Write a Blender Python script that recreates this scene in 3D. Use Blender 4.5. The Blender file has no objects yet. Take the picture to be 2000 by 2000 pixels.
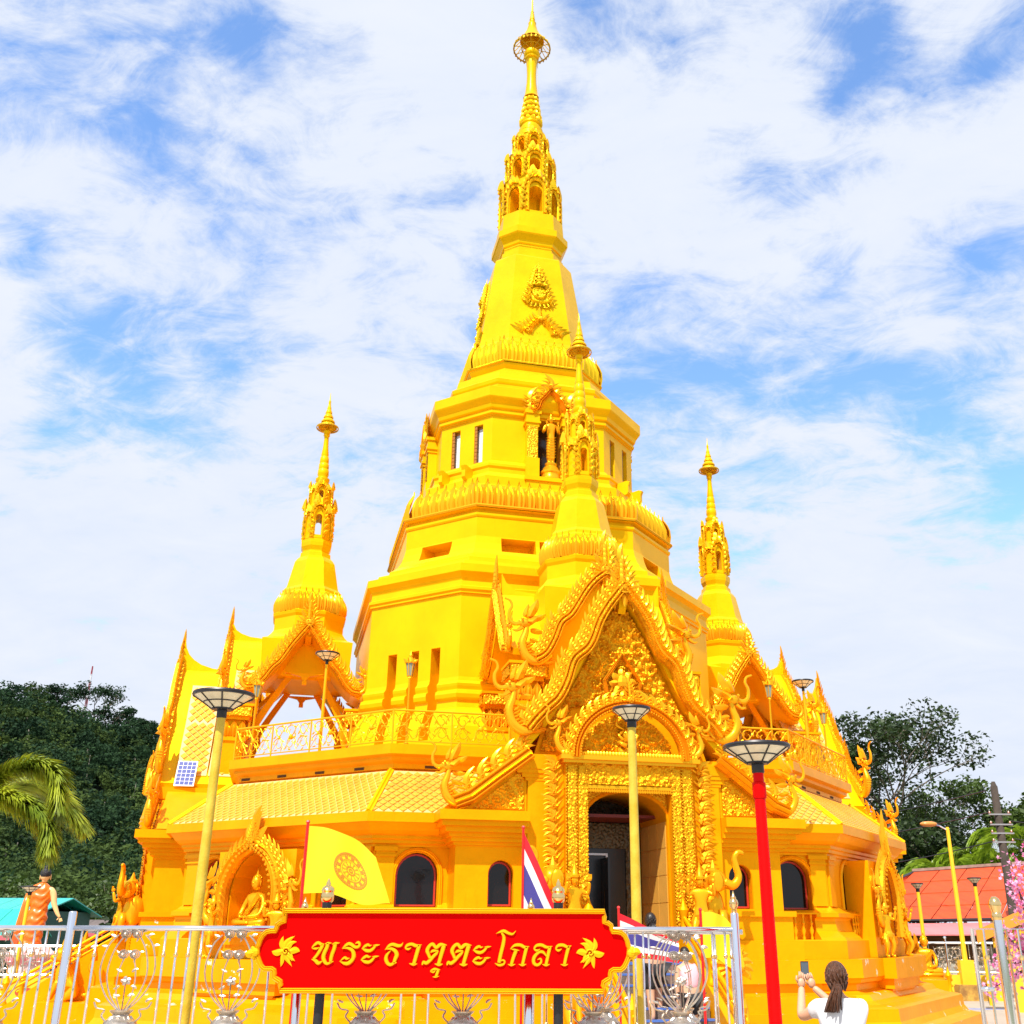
import bpy, bmesh, math, random
import numpy as np
from mathutils import Vector, Matrix, noise

# ------------------------------------------------------------------ camera, world, sun, exposure
S = bpy.context.scene
COL = S.collection
pi = math.pi
PITCH, ROLL = 0.3849, 0.0025
camd = bpy.data.cameras.new('camera')
camd.sensor_fit = 'HORIZONTAL'; camd.sensor_width = 36.0; camd.lens = 36.0*2023/2000
camd.shift_x = -82.4/2000; camd.clip_start = 0.1; camd.clip_end = 5000
cam = bpy.data.objects.new('camera', camd); COL.objects.link(cam); S.camera = cam
_f = Vector((0, math.cos(PITCH), math.sin(PITCH))); _r = Vector((1, 0, 0)); _u = Vector((0, -math.sin(PITCH), math.cos(PITCH)))
_R = _r*math.cos(ROLL)+_u*math.sin(ROLL); _U = _u*math.cos(ROLL)-_r*math.sin(ROLL)
cam.matrix_world = Matrix(((_R.x, _U.x, -_f.x, 0), (_R.y, _U.y, -_f.y, 0), (_R.z, _U.z, -_f.z, 2.0), (0, 0, 0, 1)))

SUN_AZ = math.atan2(-0.34, -0.94)      # sun stands behind the camera, to its left
SUN_EL = math.radians(53)
wd_ = bpy.data.worlds.new('World'); S.world = wd_; wd_.use_nodes = True
nt = wd_.node_tree; nt.nodes.clear()
def WN(t, **k):
    n = nt.nodes.new(t)
    for a, b in k.items(): setattr(n, a, b)
    return n
L = nt.links.new
out = WN('ShaderNodeOutputWorld'); bg = WN('ShaderNodeBackground'); bg.inputs[1].default_value = 0.1
sky = WN('ShaderNodeTexSky', sky_type='NISHITA', sun_disc=False, sun_elevation=SUN_EL, sun_rotation=SUN_AZ)
sky.air_density = 1.0; sky.dust_density = 0.6; sky.ozone_density = 1.5
geo = WN('ShaderNodeTexCoord'); sep = WN('ShaderNodeSeparateXYZ'); L(geo.outputs['Generated'], sep.inputs[0])
def M1(op, a, b=None, c=None, clamp=False):
    n = WN('ShaderNodeMath', operation=op, use_clamp=clamp)
    for i, v in enumerate((a, b, c)):
        if v is None: continue
        if isinstance(v, (int, float)): n.inputs[i].default_value = v
        else: L(v, n.inputs[i])
    return n.outputs[0]
zz = M1('ADD', M1('MAXIMUM', sep.outputs[2], 0.0), 0.22)
cmb = WN('ShaderNodeCombineXYZ')
L(M1('DIVIDE', sep.outputs[0], zz), cmb.inputs[0]); L(M1('DIVIDE', sep.outputs[1], zz), cmb.inputs[1])
def NZ(scale, det, rough, dist, off):
    mp = WN('ShaderNodeMapping'); mp.inputs['Location'].default_value = off; mp.inputs['Rotation'].default_value = (0, 0, 0.5); mp.inputs['Scale'].default_value = (1, 1.35, 1)
    L(cmb.outputs[0], mp.inputs[0])
    n = WN('ShaderNodeTexNoise'); L(mp.outputs[0], n.inputs['Vector'])
    n.inputs['Scale'].default_value = scale; n.inputs['Detail'].default_value = det
    n.inputs['Roughness'].default_value = rough; n.inputs['Distortion'].default_value = dist*1.6
    return n.outputs[0]
big = NZ(1.05, 3, 0.5, 0.3, (3.1, 1.7, 0)); fine = NZ(4.2, 10, 0.62, 0.25, (0.3, 5.2, 2)); wisp = NZ(11.0, 12, 0.7, 0.6, (4, 2, 7))
den = M1('ADD', M1('MULTIPLY', big, 0.55), M1('MULTIPLY', fine, 0.85)); den = M1('ADD', den, M1('MULTIPLY', wisp, 0.42)); den = M1('SUBTRACT', den, 0.185)
# broad openings of blue, given as directions in the sky (azimuth, elevation, radius, depth)
def dirv(az, el): return (math.sin(az)*math.cos(el), math.cos(az)*math.cos(el), math.sin(el))
for az, el, rad, amt in ((-.547, .56, .06, .26), (-.50, .50, .11, .24), (-.42, .475, .11, .22), (-.34, .50, .09, .15), (-.50, .41, .09, .20), (-.40, .41, .08, .14), (-.457, .685, .07, .14), (-.378, .783, .06, .16),
                         (.04, .84, .08, .26), (.15, .80, .07, .20), (.01, .77, .06, .12), (.384, .78, .07, .22), (.34, .735, .05, .18), (.402, .442, .08, .26), (.45, .38, .08, .24), (.25, .69, .07, .12), (-.248, .80, .07, .14), (.30, .60, .07, .10)):
    d = WN('ShaderNodeVectorMath', operation='DISTANCE'); L(geo.outputs['Generated'], d.inputs[0]); d.inputs[1].default_value = dirv(az, el)
    g = M1('SUBTRACT', 1.0, M1('DIVIDE', d.outputs['Value'], rad*1.15), clamp=True)
    den = M1('SUBTRACT', den, M1('MULTIPLY', M1('MULTIPLY', g, g), amt*1.1))
low = M1('SUBTRACT', 1.0, M1('DIVIDE', sep.outputs[2], 0.40), clamp=True)
den = M1('ADD', den, M1('MULTIPLY', low, 0.30))
ramp = WN('ShaderNodeMapRange', interpolation_type='SMOOTHSTEP'); L(den, ramp.inputs[0])
ramp.inputs[1].default_value = 0.475; ramp.inputs[2].default_value = 0.75
ccol = WN('ShaderNodeMix', data_type='RGBA'); L(M1('MULTIPLY', fine, 1.0), ccol.inputs[0])
ccol.inputs[6].default_value = (4.9, 5.6, 7.0, 1); ccol.inputs[7].default_value = (6.6, 6.8, 7.2, 1)
skt = WN('ShaderNodeMix', data_type='RGBA', blend_type='MULTIPLY'); skt.inputs[0].default_value = 1.0
L(sky.outputs[0], skt.inputs[6]); skt.inputs[7].default_value = (1.8, 2.15, 2.5, 1)
mx = WN('ShaderNodeMix', data_type='RGBA'); L(ramp.outputs[0], mx.inputs[0]); L(skt.outputs[2], mx.inputs[6]); L(ccol.outputs[2], mx.inputs[7])
L(mx.outputs[2], bg.inputs[0]); L(bg.outputs[0], out.inputs[0])

sund = bpy.data.lights.new('sun', 'SUN'); sund.energy = 4.9; sund.angle = math.radians(0.6); sund.color = (1.0, 0.955, 0.87)
sun = bpy.data.objects.new('sun', sund); COL.objects.link(sun)
_sd = Vector((math.sin(SUN_AZ)*math.cos(SUN_EL), math.cos(SUN_AZ)*math.cos(SUN_EL), math.sin(SUN_EL)))
sun.rotation_euler = _sd.to_track_quat('Z', 'Y').to_euler(); sun.location = (-10, -20, 40)
S.view_settings.view_transform = 'Standard'; S.view_settings.look = 'None'
S.view_settings.exposure = 0.50; S.view_settings.gamma = 1.0; S.view_settings.use_curve_mapping = False
S.render.engine = 'CYCLES'; S.cycles.max_bounces = 6; S.cycles.diffuse_bounces = 3; S.cycles.glossy_bounces = 3; S.cycles.transparent_max_bounces = 6

# ------------------------------------------------------------------ materials
MATS = {}
def mat(name, col, rough=0.5, metal=0.0, var=0.0, vscale=3.0, bump=0.0, bscale=30.0, spec=0.5, col2=None, kind='noise', coat=0.0, trans=0.0, stretch=(1, 1, 1), chips=0.0, dirt=0.0, backlit=0.0):
    if name in MATS: return MATS[name]
    m = bpy.data.materials.new(name); m.use_nodes = True; MATS[name] = m
    n = m.node_tree.nodes; l = m.node_tree.links.new; b = n['Principled BSDF']
    if 'gold' in name: b.inputs['Specular Tint'].default_value = (1.0, 0.62, 0.06, 1); b.inputs['Specular IOR Level'].default_value = 0.16
    b.inputs['Base Color'].default_value = (*col, 1); b.inputs['Roughness'].default_value = rough
    b.inputs['Metallic'].default_value = metal; b.inputs['Specular IOR Level'].default_value = spec
    b.inputs['Coat Weight'].default_value = coat; b.inputs['Transmission Weight'].default_value = trans
    tc = n.new('ShaderNodeTexCoord'); mp = n.new('ShaderNodeMapping'); mp.inputs['Scale'].default_value = stretch
    l(tc.outputs['Object'], mp.inputs[0]); cur = None
    if var or col2:
        t = n.new('ShaderNodeTexNoise'); t.inputs['Scale'].default_value = vscale; t.inputs['Detail'].default_value = 5; t.inputs['Roughness'].default_value = 0.6
        l(mp.outputs[0], t.inputs['Vector'])
        r = n.new('ShaderNodeValToRGB'); l(t.outputs[0], r.inputs[0])
        c2 = col2 or tuple(min(1, c*(1+var)) for c in col); c1 = tuple(c*(1-var) for c in col)
        r.color_ramp.elements[0].position = 0.32; r.color_ramp.elements[0].color = (*(c1 if not col2 else col), 1)
        r.color_ramp.elements[1].position = 0.68; r.color_ramp.elements[1].color = (*c2, 1)
        cur = r.outputs[0]
    if dirt:
        t = n.new('ShaderNodeTexNoise'); t.inputs['Scale'].default_value = 2.2; t.inputs['Detail'].default_value = 8; t.inputs['Roughness'].default_value = 0.7
        mp2 = n.new('ShaderNodeMapping'); mp2.inputs['Scale'].default_value = (5, 5, 0.6); l(tc.outputs['Object'], mp2.inputs[0]); l(mp2.outputs[0], t.inputs['Vector'])
        r = n.new('ShaderNodeMapRange'); r.inputs[1].default_value = 0.56; r.inputs[2].default_value = 0.8; r.inputs[4].default_value = dirt; l(t.outputs[0], r.inputs[0])
        x = n.new('ShaderNodeMix'); x.data_type = 'RGBA'; l(r.outputs[0], x.inputs[0])
        if cur: l(cur, x.inputs[6])
        else: x.inputs[6].default_value = (*col, 1)
        x.inputs[7].default_value = (*(c*0.45 for c in col), 1); cur = x.outputs[2]
    if chips:
        t = n.new('ShaderNodeTexNoise'); t.inputs['Scale'].default_value = 2.6; t.inputs['Detail'].default_value = 9; t.inputs['Roughness'].default_value = 0.62
        l(tc.outputs['Object'], t.inputs['Vector'])
        r = n.new('ShaderNodeMapRange'); r.inputs[1].default_value = chips; r.inputs[2].default_value = chips+0.012; l(t.outputs[0], r.inputs[0])
        x = n.new('ShaderNodeMix'); x.data_type = 'RGBA'; l(r.outputs[0], x.inputs[0])
        if cur: l(cur, x.inputs[6])
        else: x.inputs[6].default_value = (*col, 1)
        x.inputs[7].default_value = (0.86, 0.80, 0.66, 1); cur = x.outputs[2]
    if cur: l(cur, b.inputs['Base Color'])
    if bump:
        if kind == 'voronoi':
            t = n.new('ShaderNodeTexVoronoi'); t.feature = 'SMOOTH_F1'; o = t.outputs['Distance']
        elif kind == 'wave':
            t = n.new('ShaderNodeTexWave'); t.inputs['Distortion'].default_value = 1.0; o = t.outputs[1]
        else:
            t = n.new('ShaderNodeTexNoise'); t.inputs['Detail'].default_value = 6; o = t.outputs[0]
        t.inputs['Scale'].default_value = bscale; l(mp.outputs[0], t.inputs['Vector'])
        bp = n.new('ShaderNodeBump'); bp.inputs['Strength'].default_value = min(1.0, bump); bp.inputs['Distance'].default_value = 0.02*max(1, bump)
        l(o, bp.inputs['Height']); l(bp.outputs[0], b.inputs['Normal'])
    if backlit:
        tr = n.new('ShaderNodeBsdfTranslucent'); ms = n.new('ShaderNodeMixShader'); ms.inputs[0].default_value = backlit
        if cur: l(cur, tr.inputs[0])
        else: tr.inputs[0].default_value = (*col, 1)
        o = n['Material Output']; l(b.outputs[0], ms.inputs[1]); l(tr.outputs[0], ms.inputs[2]); l(ms.outputs[0], o.inputs[0])
    return m
G_BASE = mat('gold_paint_base', (0.90, 0.37, 0.002), 0.36, 0.28, var=0.09, vscale=1.2, bump=0.35, bscale=6, dirt=0.30)
G_PLINTH = mat('gold_paint_plinth', (0.90, 0.37, 0.002), 0.34, 0.28, var=0.09, vscale=1.2, bump=0.35, bscale=6, chips=0.645, dirt=0.30)
G_TOWER = mat('gold_paint_tower', (0.91, 0.50, 0.002), 0.38, 0.25, var=0.07, vscale=1.0, bump=0.3, bscale=4, dirt=0.20)
G_BELL = mat('gold_leaf_bell', (0.90, 0.52, 0.003), 0.30, 0.34, var=0.10, vscale=0.9, bump=0.5, bscale=3.5, dirt=0.16)
G_ORN = mat('gold_ornament', (0.92, 0.43, 0.012), 0.30, 0.50, var=0.18, vscale=9, bump=.9, bscale=38, kind='voronoi')
G_ORN_UP = mat('gold_ornament_spire', (0.90, 0.58, 0.010), 0.30, 0.45, var=0.15, vscale=9, bump=1.5, bscale=34, kind='voronoi')
G_LEAF = mat('gold_leaf_piece', (0.94, 0.46, 0.015), 0.26, 0.62)
G_LEAF_UP = mat('gold_leaf_piece_spire', (0.92, 0.56, 0.015), 0.26, 0.62)
G_STATUE = mat('gold_statue', (0.92, 0.45, 0.012), 0.22, 0.60, bump=0.15, bscale=40)
G_TILE = mat('roof_tile_gold', (0.84, 0.42, 0.05), 0.28, 0.20, var=0.16, vscale=2.5, bump=0.2, bscale=25, dirt=0.3)
G_GROUT = mat('roof_joint_pale', (0.78, 0.50, 0.17), 0.5, 0.1)
DARKGLASS = mat('dark_window_glass', (0.006, 0.004, 0.003), 0.06, 0.0, spec=0.4, bump=.15, bscale=2)
PALEGLASS = mat('pale_window_glass', (0.62, 0.66, 0.70), 0.15, 0.0, var=0.2, vscale=20)
REDFRAME = mat('red_window_frame', (0.42, 0.03, 0.012), 0.4)
BLACKMETAL = mat('black_lamp_metal', (0.012, 0.012, 0.014), 0.4)
LAMPGLASS = mat('lamp_panel_cream', (0.80, 0.72, 0.50), 0.25, var=0.15, vscale=8)
STEEL = mat('stainless_steel', (0.80, 0.80, 0.82), 0.10, 1.0)
BRASS = mat('brass_ball', (0.88, 0.62, 0.26), 0.15, 1.0)
STEEL_O = mat('steel_ornament', (0.55, 0.48, 0.40), 0.30, 0.85, var=0.25, vscale=20)

# ------------------------------------------------------------------ mesh helpers
class MB:
    def __init__(s): s.v = []; s.f = []
    def add(s, v, f, M=None):
        o = len(s.v)
        if M is not None: v = [tuple(M @ Vector(p)) for p in v]
        s.v += [tuple(p) for p in v]; s.f += [tuple(i+o for i in q) for q in f]; return s
    def merge(s, o, M=None): return s.add(o.v, o.f, M)
    def box(s, x0, x1, y0, y1, z0, z1, M=None):
        return s.add([(x0, y0, z0), (x1, y0, z0), (x1, y1, z0), (x0, y1, z0), (x0, y0, z1), (x1, y0, z1), (x1, y1, z1), (x0, y1, z1)],
                     [(3, 2, 1, 0), (4, 5, 6, 7), (0, 1, 5, 4), (1, 2, 6, 5), (2, 3, 7, 6), (3, 0, 4, 7)], M)
    def loft(s, rings, cap=True, M=None, closed=True):
        n = len(rings[0]); v = [p for r in rings for p in r]; f = []
        for i in range(len(rings)-1):
            for j in range(n if closed else n-1):
                a = i*n+j; b = i*n+(j+1) % n; f.append((a, b, b+n, a+n))
        if cap: f.append(tuple(range(n-1, -1, -1))); f.append(tuple((len(rings)-1)*n+j for j in range(n)))
        return s.add(v, f, M)
    def prism(s, poly, y0, y1, M=None):      # poly [(x,z)] counter-clockwise seen from -y
        n = len(poly); v = [(x, y0, z) for x, z in poly]+[(x, y1, z) for x, z in poly]
        f = [tuple(range(n)), tuple(range(2*n-1, n-1, -1))]+[((i+1) % n, i, i+n, (i+1) % n+n) for i in range(n)]
        return s.add(v, f, M)
    def lathe(s, prof, n=16, c=(0, 0), M=None, cap=True):
        return s.loft([[(c[0]+r*math.cos(2*pi*j/n), c[1]+r*math.sin(2*pi*j/n), z) for j in range(n)] for r, z in prof], cap, M)
    def tube(s, pts, r, n=6, M=None, cap=True):
        pts = [Vector(p) for p in pts]; N = len(pts); rs = r if isinstance(r, (list, tuple)) else [r]*N
        rings = []; up = None
        for i in range(N):
            t = (pts[min(i+1, N-1)]-pts[max(i-1, 0)])
            if t.length < 1e-9: t = Vector((0, 0, 1))
            t.normalize()
            if up is None:
                up = Vector((0, 0, 1)) if abs(t.z) < 0.9 else Vector((1, 0, 0))
            a = up.cross(t)
            if a.length < 1e-6: a = Vector((0, 1, 0)).cross(t)
            a.normalize(); b = t.cross(a); up = b
            rings.append([tuple(pts[i]+(a*math.cos(2*pi*k/n)+b*math.sin(2*pi*k/n))*rs[i]) for k in range(n)])
        return s.loft(rings, cap, M)
    def ball(s, c, r, n=8, m=6, sc=(1, 1, 1), M=None):
        rings = []
        for i in range(1, m):
            a = pi*i/m
            rings.append([(c[0]+sc[0]*r*math.sin(a)*math.cos(2*pi*k/n), c[1]+sc[1]*r*math.sin(a)*math.sin(2*pi*k/n), c[2]-sc[2]*r*math.cos(a)) for k in range(n)])
        o = len(s.v) if M is None else len(s.v)
        v = [p for q in rings for p in q]+[(c[0], c[1], c[2]-sc[2]*r), (c[0], c[1], c[2]+sc[2]*r)]
        f = []; R = len(rings)
        for i in range(R-1):
            for k in range(n): a = i*n+k; b = i*n+(k+1) % n; f.append((a, b, b+n, a+n))
        B = R*n; T = B+1
        for k in range(n): f.append((B, (k+1) % n, k)); f.append((T, (R-1)*n+k, (R-1)*n+(k+1) % n))
        return s.add(v, f, M)
    def mesh(s, name, m=None, smooth=False):
        me = bpy.data.meshes.new(name); me.from_pydata(s.v, [], s.f)
        if m:
            for q in (m if isinstance(m, (list, tuple)) else [m]): me.materials.append(q)
        if smooth is not False:
            for p in me.polygons: p.use_smooth = True
            if smooth is not True: me.set_sharp_from_angle(angle=math.radians(smooth))
        me.update(); return me
    def build(s, name, m, parent=None, M=None, smooth=False, **tags):
        return place(s.mesh(name, m, smooth), name, parent, M, **tags)
def place(me, name, parent=None, M=None, **tags):
    o = bpy.data.objects.new(name, me); COL.objects.link(o)
    if parent is not None: o.parent = parent
    if M is not None: o.matrix_basis = M
    for k, v in tags.items(): o[k] = v
    return o
def thing(name, label, cat, M=None, group=None, parent=None):
    o = bpy.data.objects.new(name, None); COL.objects.link(o); o.empty_display_size = 0.1
    if M is not None: o.matrix_basis = M
    o['label'] = label; o['category'] = cat
    if group: o['group'] = group
    return o
def tag(o, label, cat, group=None):
    o['label'] = label; o['category'] = cat
    if group: o['group'] = group
    return o
def children_of():
    d = {}
    for o in bpy.data.objects:
        if o.parent: d.setdefault(o.parent.name, []).append(o)
    return d
def copy_tree(src, M, label, group=None):
    ch = children_of()
    def rec(o, p):
        c = o.copy(); COL.objects.link(c)
        if p is not None: c.parent = p
        for q in ch.get(o.name, []): rec(q, c)
        return c
    r = rec(src, None); r.matrix_basis = M; r['label'] = label
    if group: r['group'] = group
    return r
def T(x, y, z): return Matrix.Translation((x, y, z))
def RZ(a): return Matrix.Rotation(a, 4, 'Z')
def RX(a): return Matrix.Rotation(a, 4, 'X')
def RY(a): return Matrix.Rotation(a, 4, 'Y')
def SC(x, y=None, z=None): return Matrix.Diagonal((x, x if y is None else y, x if z is None else z, 1))
def crom(pts, n=5, closed=False):
    pts = [Vector(p) for p in pts]; o = []; N = len(pts)
    for i in range(N-1 if not closed else N):
        g = lambda k: pts[k % N] if closed else pts[max(0, min(N-1, k))]
        p0, p1, p2, p3 = g(i-1), g(i), g(i+1), g(i+2)
        for k in range(n):
            t = k/n; o.append(0.5*((2*p1)+(p2-p0)*t+(2*p0-5*p1+4*p2-p3)*t*t+(3*p1-p0-3*p2+p3)*t**3))
    if not closed: o.append(pts[-1])
    return o
def fixn(me):
    bm = bmesh.new(); bm.from_mesh(me); bmesh.ops.remove_doubles(bm, verts=bm.verts, dist=1e-5); bmesh.ops.recalc_face_normals(bm, faces=bm.faces); bm.to_mesh(me); bm.free()
def cut(obj, cutters, name='cut'):
    cm = MB()
    for c in cutters: cm.merge(c)
    fixn(obj.data)
    co = cm.build('cutter', None); fixn(co.data); co.parent = obj.parent; co.matrix_basis = obj.matrix_basis.copy()
    md = obj.modifiers.new('b', 'BOOLEAN'); md.operation = 'DIFFERENCE'; md.object = co; md.solver = 'EXACT'; md.use_self = True
    dg = bpy.context.evaluated_depsgraph_get(); dg.update()
    me = bpy.data.meshes.new_from_object(obj.evaluated_get(dg)); obj.modifiers.clear(); obj.data = me
    bpy.data.objects.remove(co)
def skin(verts, edges, name, m, parent=None, M=None, sub=2, root=0, **tags):
    me = bpy.data.meshes.new(name); me.from_pydata([v[0] for v in verts], edges, []); o = bpy.data.objects.new(name, me); COL.objects.link(o)
    md = o.modifiers.new('s', 'SKIN'); md.use_smooth_shade = True
    for i, v in enumerate(verts):
        r = v[1]; me.skin_vertices[0].data[i].radius = r if isinstance(r, tuple) else (r, r)
        me.skin_vertices[0].data[i].use_root = (i == root)
    sb = o.modifiers.new('u', 'SUBSURF'); sb.levels = sub; sb.render_levels = sub
    dg = bpy.context.evaluated_depsgraph_get(); dg.update()
    ev = bpy.data.meshes.new_from_object(o.evaluated_get(dg)); bpy.data.objects.remove(o)
    ev.materials.clear(); ev.materials.append(m)
    for p in ev.polygons: p.use_smooth = True
    return place(ev, name, parent, M, **tags)
random.seed(7)
RNG = np.random.default_rng(11)

# ornament pieces ---------------------------------------------------------
def petal_mesh(w, h, bulge=0.3, tip=0.12, m=None, name='lotus_petal'):
    # pointed leaf standing up, outward is -y: raised rim and mid rib, tip flicked outwards
    rows = [(0.0, 0.90), (0.22, 1.04), (0.45, 1.04), (0.64, 0.88), (0.78, 0.54), (0.87, 0.20), (1.0, 0.0)]
    b = MB(); v = []; f = []
    for t, ww in rows:
        y = -bulge*0.55*h*math.sin(pi*min(1, t*1.15)) - tip*h*max(0, t-0.55)**1.5*2.0
        for sx, dy in ((-1, 0.16), (-0.72, -0.06), (-0.42, 0.06), (0, -0.16), (0.42, 0.06), (0.72, -0.06), (1, 0.16)):
            v.append((sx*w*0.54*ww, y+dy*w*(0.4+0.6*ww), t*h-abs(sx)*0.02))
    for i in range(len(rows)-1):
        for j in range(6): a = i*7+j; f.append((a, a+1, a+8, a+7))
    b.add(v, f); return b.mesh(name, m, smooth=30)
def flame_mb(h=1.0, w=0.42, curl=0.35, th=0.12):
    # kranok flame leaf in the xz plane, root at origin, pointing up and curling towards +x
    n = 7; b = MB(); v = []; f = []
    for i in range(n):
        t = i/(n-1); cx = curl*h*(t**2.2)-0.10*h*math.sin(pi*t); cz = t*h
        ww = w*h*0.5*(math.sin(pi*(0.18+0.82*t))**0.8 if t < 1 else 0)
        if i == n-1: ww = 0
        tx = 0.55*t
        d = (math.cos(tx), -math.sin(tx))
        v += [(cx-ww*d[0], 0.0, cz-ww*d[1]), (cx, -th*h*(1-t)**0.6, cz), (cx+ww*d[0], 0.0, cz+ww*d[1]), (cx, th*0.7*h*(1-t)**0.6, cz)]
    for i in range(n-1):
        for j in range(4): a = i*4+j; c = i*4+(j+1) % 4; f.append((a, c, c+4, a+4))
    f.append((3, 2, 1, 0)); b.add(v, f); return b
def flame_cluster():
    b = flame_mb(1, 0.34, 0.40, 0.12)
    for z, q, r, x in ((0.02, .52, .75, .12), (.22, .46, .55, .12), (.44, .36, .45, .12)): b.merge(flame_mb(q, 0.34, 0.6, 0.16), T(x-.02, -0.04, z) @ RY(r))
    for z, q, r in ((0.04, .46, -.75), (.26, .34, -.6)): b.merge(flame_mb(q, 0.36, -0.55, 0.16), T(-0.12, -0.03, z) @ RY(r))
    b.tube([(.02+.12*(1-q/8)*math.cos(q*.75), -.12, .14+.12*(1-q/8)*math.sin(q*.75)) for q in range(8)], .035, 4); return b
FLAME = flame_cluster().mesh('flame_leaf', G_LEAF, smooth=25)
FLAME_UP = FLAME.copy(); FLAME_UP.materials.clear(); FLAME_UP.materials.append(G_LEAF_UP)
FLAME1 = flame_mb(1, 0.5, 0.3, 0.16).mesh('flame_leaf', G_LEAF, smooth=45)
def scroll_field(X, Z, cs, k=9.0):
    h = np.zeros_like(X)
    for cx, cz, r, sg, ph in cs:
        dx, dz = X-cx, Z-cz; rr = np.hypot(dx, dz)/r; th = np.arctan2(dz, dx)
        env = np.clip(1.12-rr, 0, 1)**0.45
        val = env*(0.5+0.5*np.cos(sg*th+rr*k+ph))**1.3
        lob = 0.75+0.25*np.cos(th*7+ph)
        h = np.maximum(h, val*lob)
    return h
def inpoly(X, Z, poly):
    r = np.zeros(X.shape, bool); n = len(poly); j = n-1
    for i in range(n):
        xi, zi = poly[i]; xj, zj = poly[j]
        c = ((zi > Z) != (zj > Z)) & (X < (xj-xi)*(Z-zi)/(zj-zi+1e-12)+xi); r ^= c; j = i
    return r
def relief(poly, res, depth, seed, density=1.0, mirror=False, name='relief_panel', m=None, rs=(0.10, 0.22), fill=0.25):
    xs = [p[0] for p in poly]; zs = [p[1] for p in poly]; x0, x1, z0, z1 = min(xs), max(xs), min(zs), max(zs)
    nx = max(3, int((x1-x0)/res)+1); nz = max(3, int((z1-z0)/res)+1)
    X, Z = np.meshgrid(np.linspace(x0, x1, nx), np.linspace(z0, z1, nz)); rg = np.random.default_rng(seed)
    area = (x1-x0)*(z1-z0); rm = (rs[0]+rs[1])/2; cnt = int(density*area/(rm*rm*2.2))+2; cs = []
    tries = 0
    while len(cs) < cnt and tries < cnt*30:
        tries += 1; cx = rg.uniform(x0, x1); cz = rg.uniform(z0, z1); r = rg.uniform(*rs)
        if mirror and cx < (x0+x1)/2: continue
        if all(math.hypot(cx-c[0], cz-c[1]) > 0.62*(r+c[2]) for c in cs):
            sg = rg.choice((-1, 1)); ph = rg.uniform(0, 6.28); cs.append((cx, cz, r, sg, ph))
            if mirror: cs.append((x0+x1-cx, cz, r, -sg, ph-sg*pi))
    H = scroll_field(X, Z, cs)
    N2 = 0.5+0.5*np.sin(X*57+3*np.sin(Z*31+seed))*np.sin(Z*49+3*np.sin(X*37))
    H = np.maximum(H, fill*N2); mask = inpoly(X, Z, poly)
    P = [(float(a), float(-depth*h), float(c)) for a, h, c in zip(X.ravel(), H.ravel(), Z.ravel())]
    f = []
    for i in range(nz-1):
        for j in range(nx-1):
            if mask[i, j] and mask[i+1, j+1] and mask[i+1, j] and mask[i, j+1]:
                a = i*nx+j; f.append((a, a+1, a+nx+1, a+nx))
    b = MB(); b.v = P; b.f = f; me = b.mesh(name, m or G_ORN, smooth=True)
    bm = bmesh.new(); bm.from_mesh(me); bmesh.ops.delete(bm, geom=[q for q in bm.verts if not q.link_faces], context='VERTS'); bm.to_mesh(me); bm.free()
    return me
def frame_on(face_deg, d):      # frame on a face of the tower: x along the face, -y outwards
    return RZ(math.radians(face_deg)) @ T(0, -d, 0)
def ribbon(pts, w, th, M=None, b=None):
    # flat band of width w in the xz plane swept along pts [(x,z)], thickness th to -y with bevelled front
    b = b or MB(); P = [Vector((p[0], p[1])) for p in pts]; n = len(P); rings = []
    for i in range(n):
        t = (P[min(i+1, n-1)]-P[max(i-1, 0)]).normalized(); nn = Vector((-t.y, t.x)); ww = w[i] if isinstance(w, (list, tuple)) else w
        prof = ((-0.5, 0), (-0.5, -0.55), (-0.36, -1.0), (-0.22, -0.7), (0, -1.05), (0.22, -0.7), (0.36, -1.0), (0.5, -0.55), (0.5, 0))
        rings.append([(P[i].x+nn.x*a*ww, c*th, P[i].y+nn.y*a*ww) for a, c in prof])
    b.loft(rings, True, M); return b
# ------------------------------------------------------------------ ground and hill
ground = MB(); ground.add([(-900, -60, -0.03), (900, -60, -0.03), (900, 1600, -0.03), (-900, 1600, -0.03)], [(0, 1, 2, 3)])
ground.build('ground', mat('grass_earth', (0.10, 0.12, 0.045), 0.9, var=0.35, vscale=0.4, bump=0.5, bscale=3), kind='structure')
pm = mat('plaza_paving', (0.42, 0.37, 0.31), 0.5, var=0.08, vscale=0.7, bump=0.1, bscale=40, dirt=0.12)
bpv = MB()
for i in range(-22, 24):
    for j in range(-3, 29):
        if j*1.5 > 36: continue
        x = i*1.5; y = j*1.5; bpv.box(x+0.006, x+1.494, y+0.006, y+1.494, -0.02, 0.0)
bpv.build('plaza', pm, kind='structure')
line = MB(); line.box(-30, 34, 32.25, 32.5, 0.0, 0.004); line.build('painted_line', mat('blue_line_paint', (0.09, 0.2, 0.62), 0.6, var=0.15), kind='structure')

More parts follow.
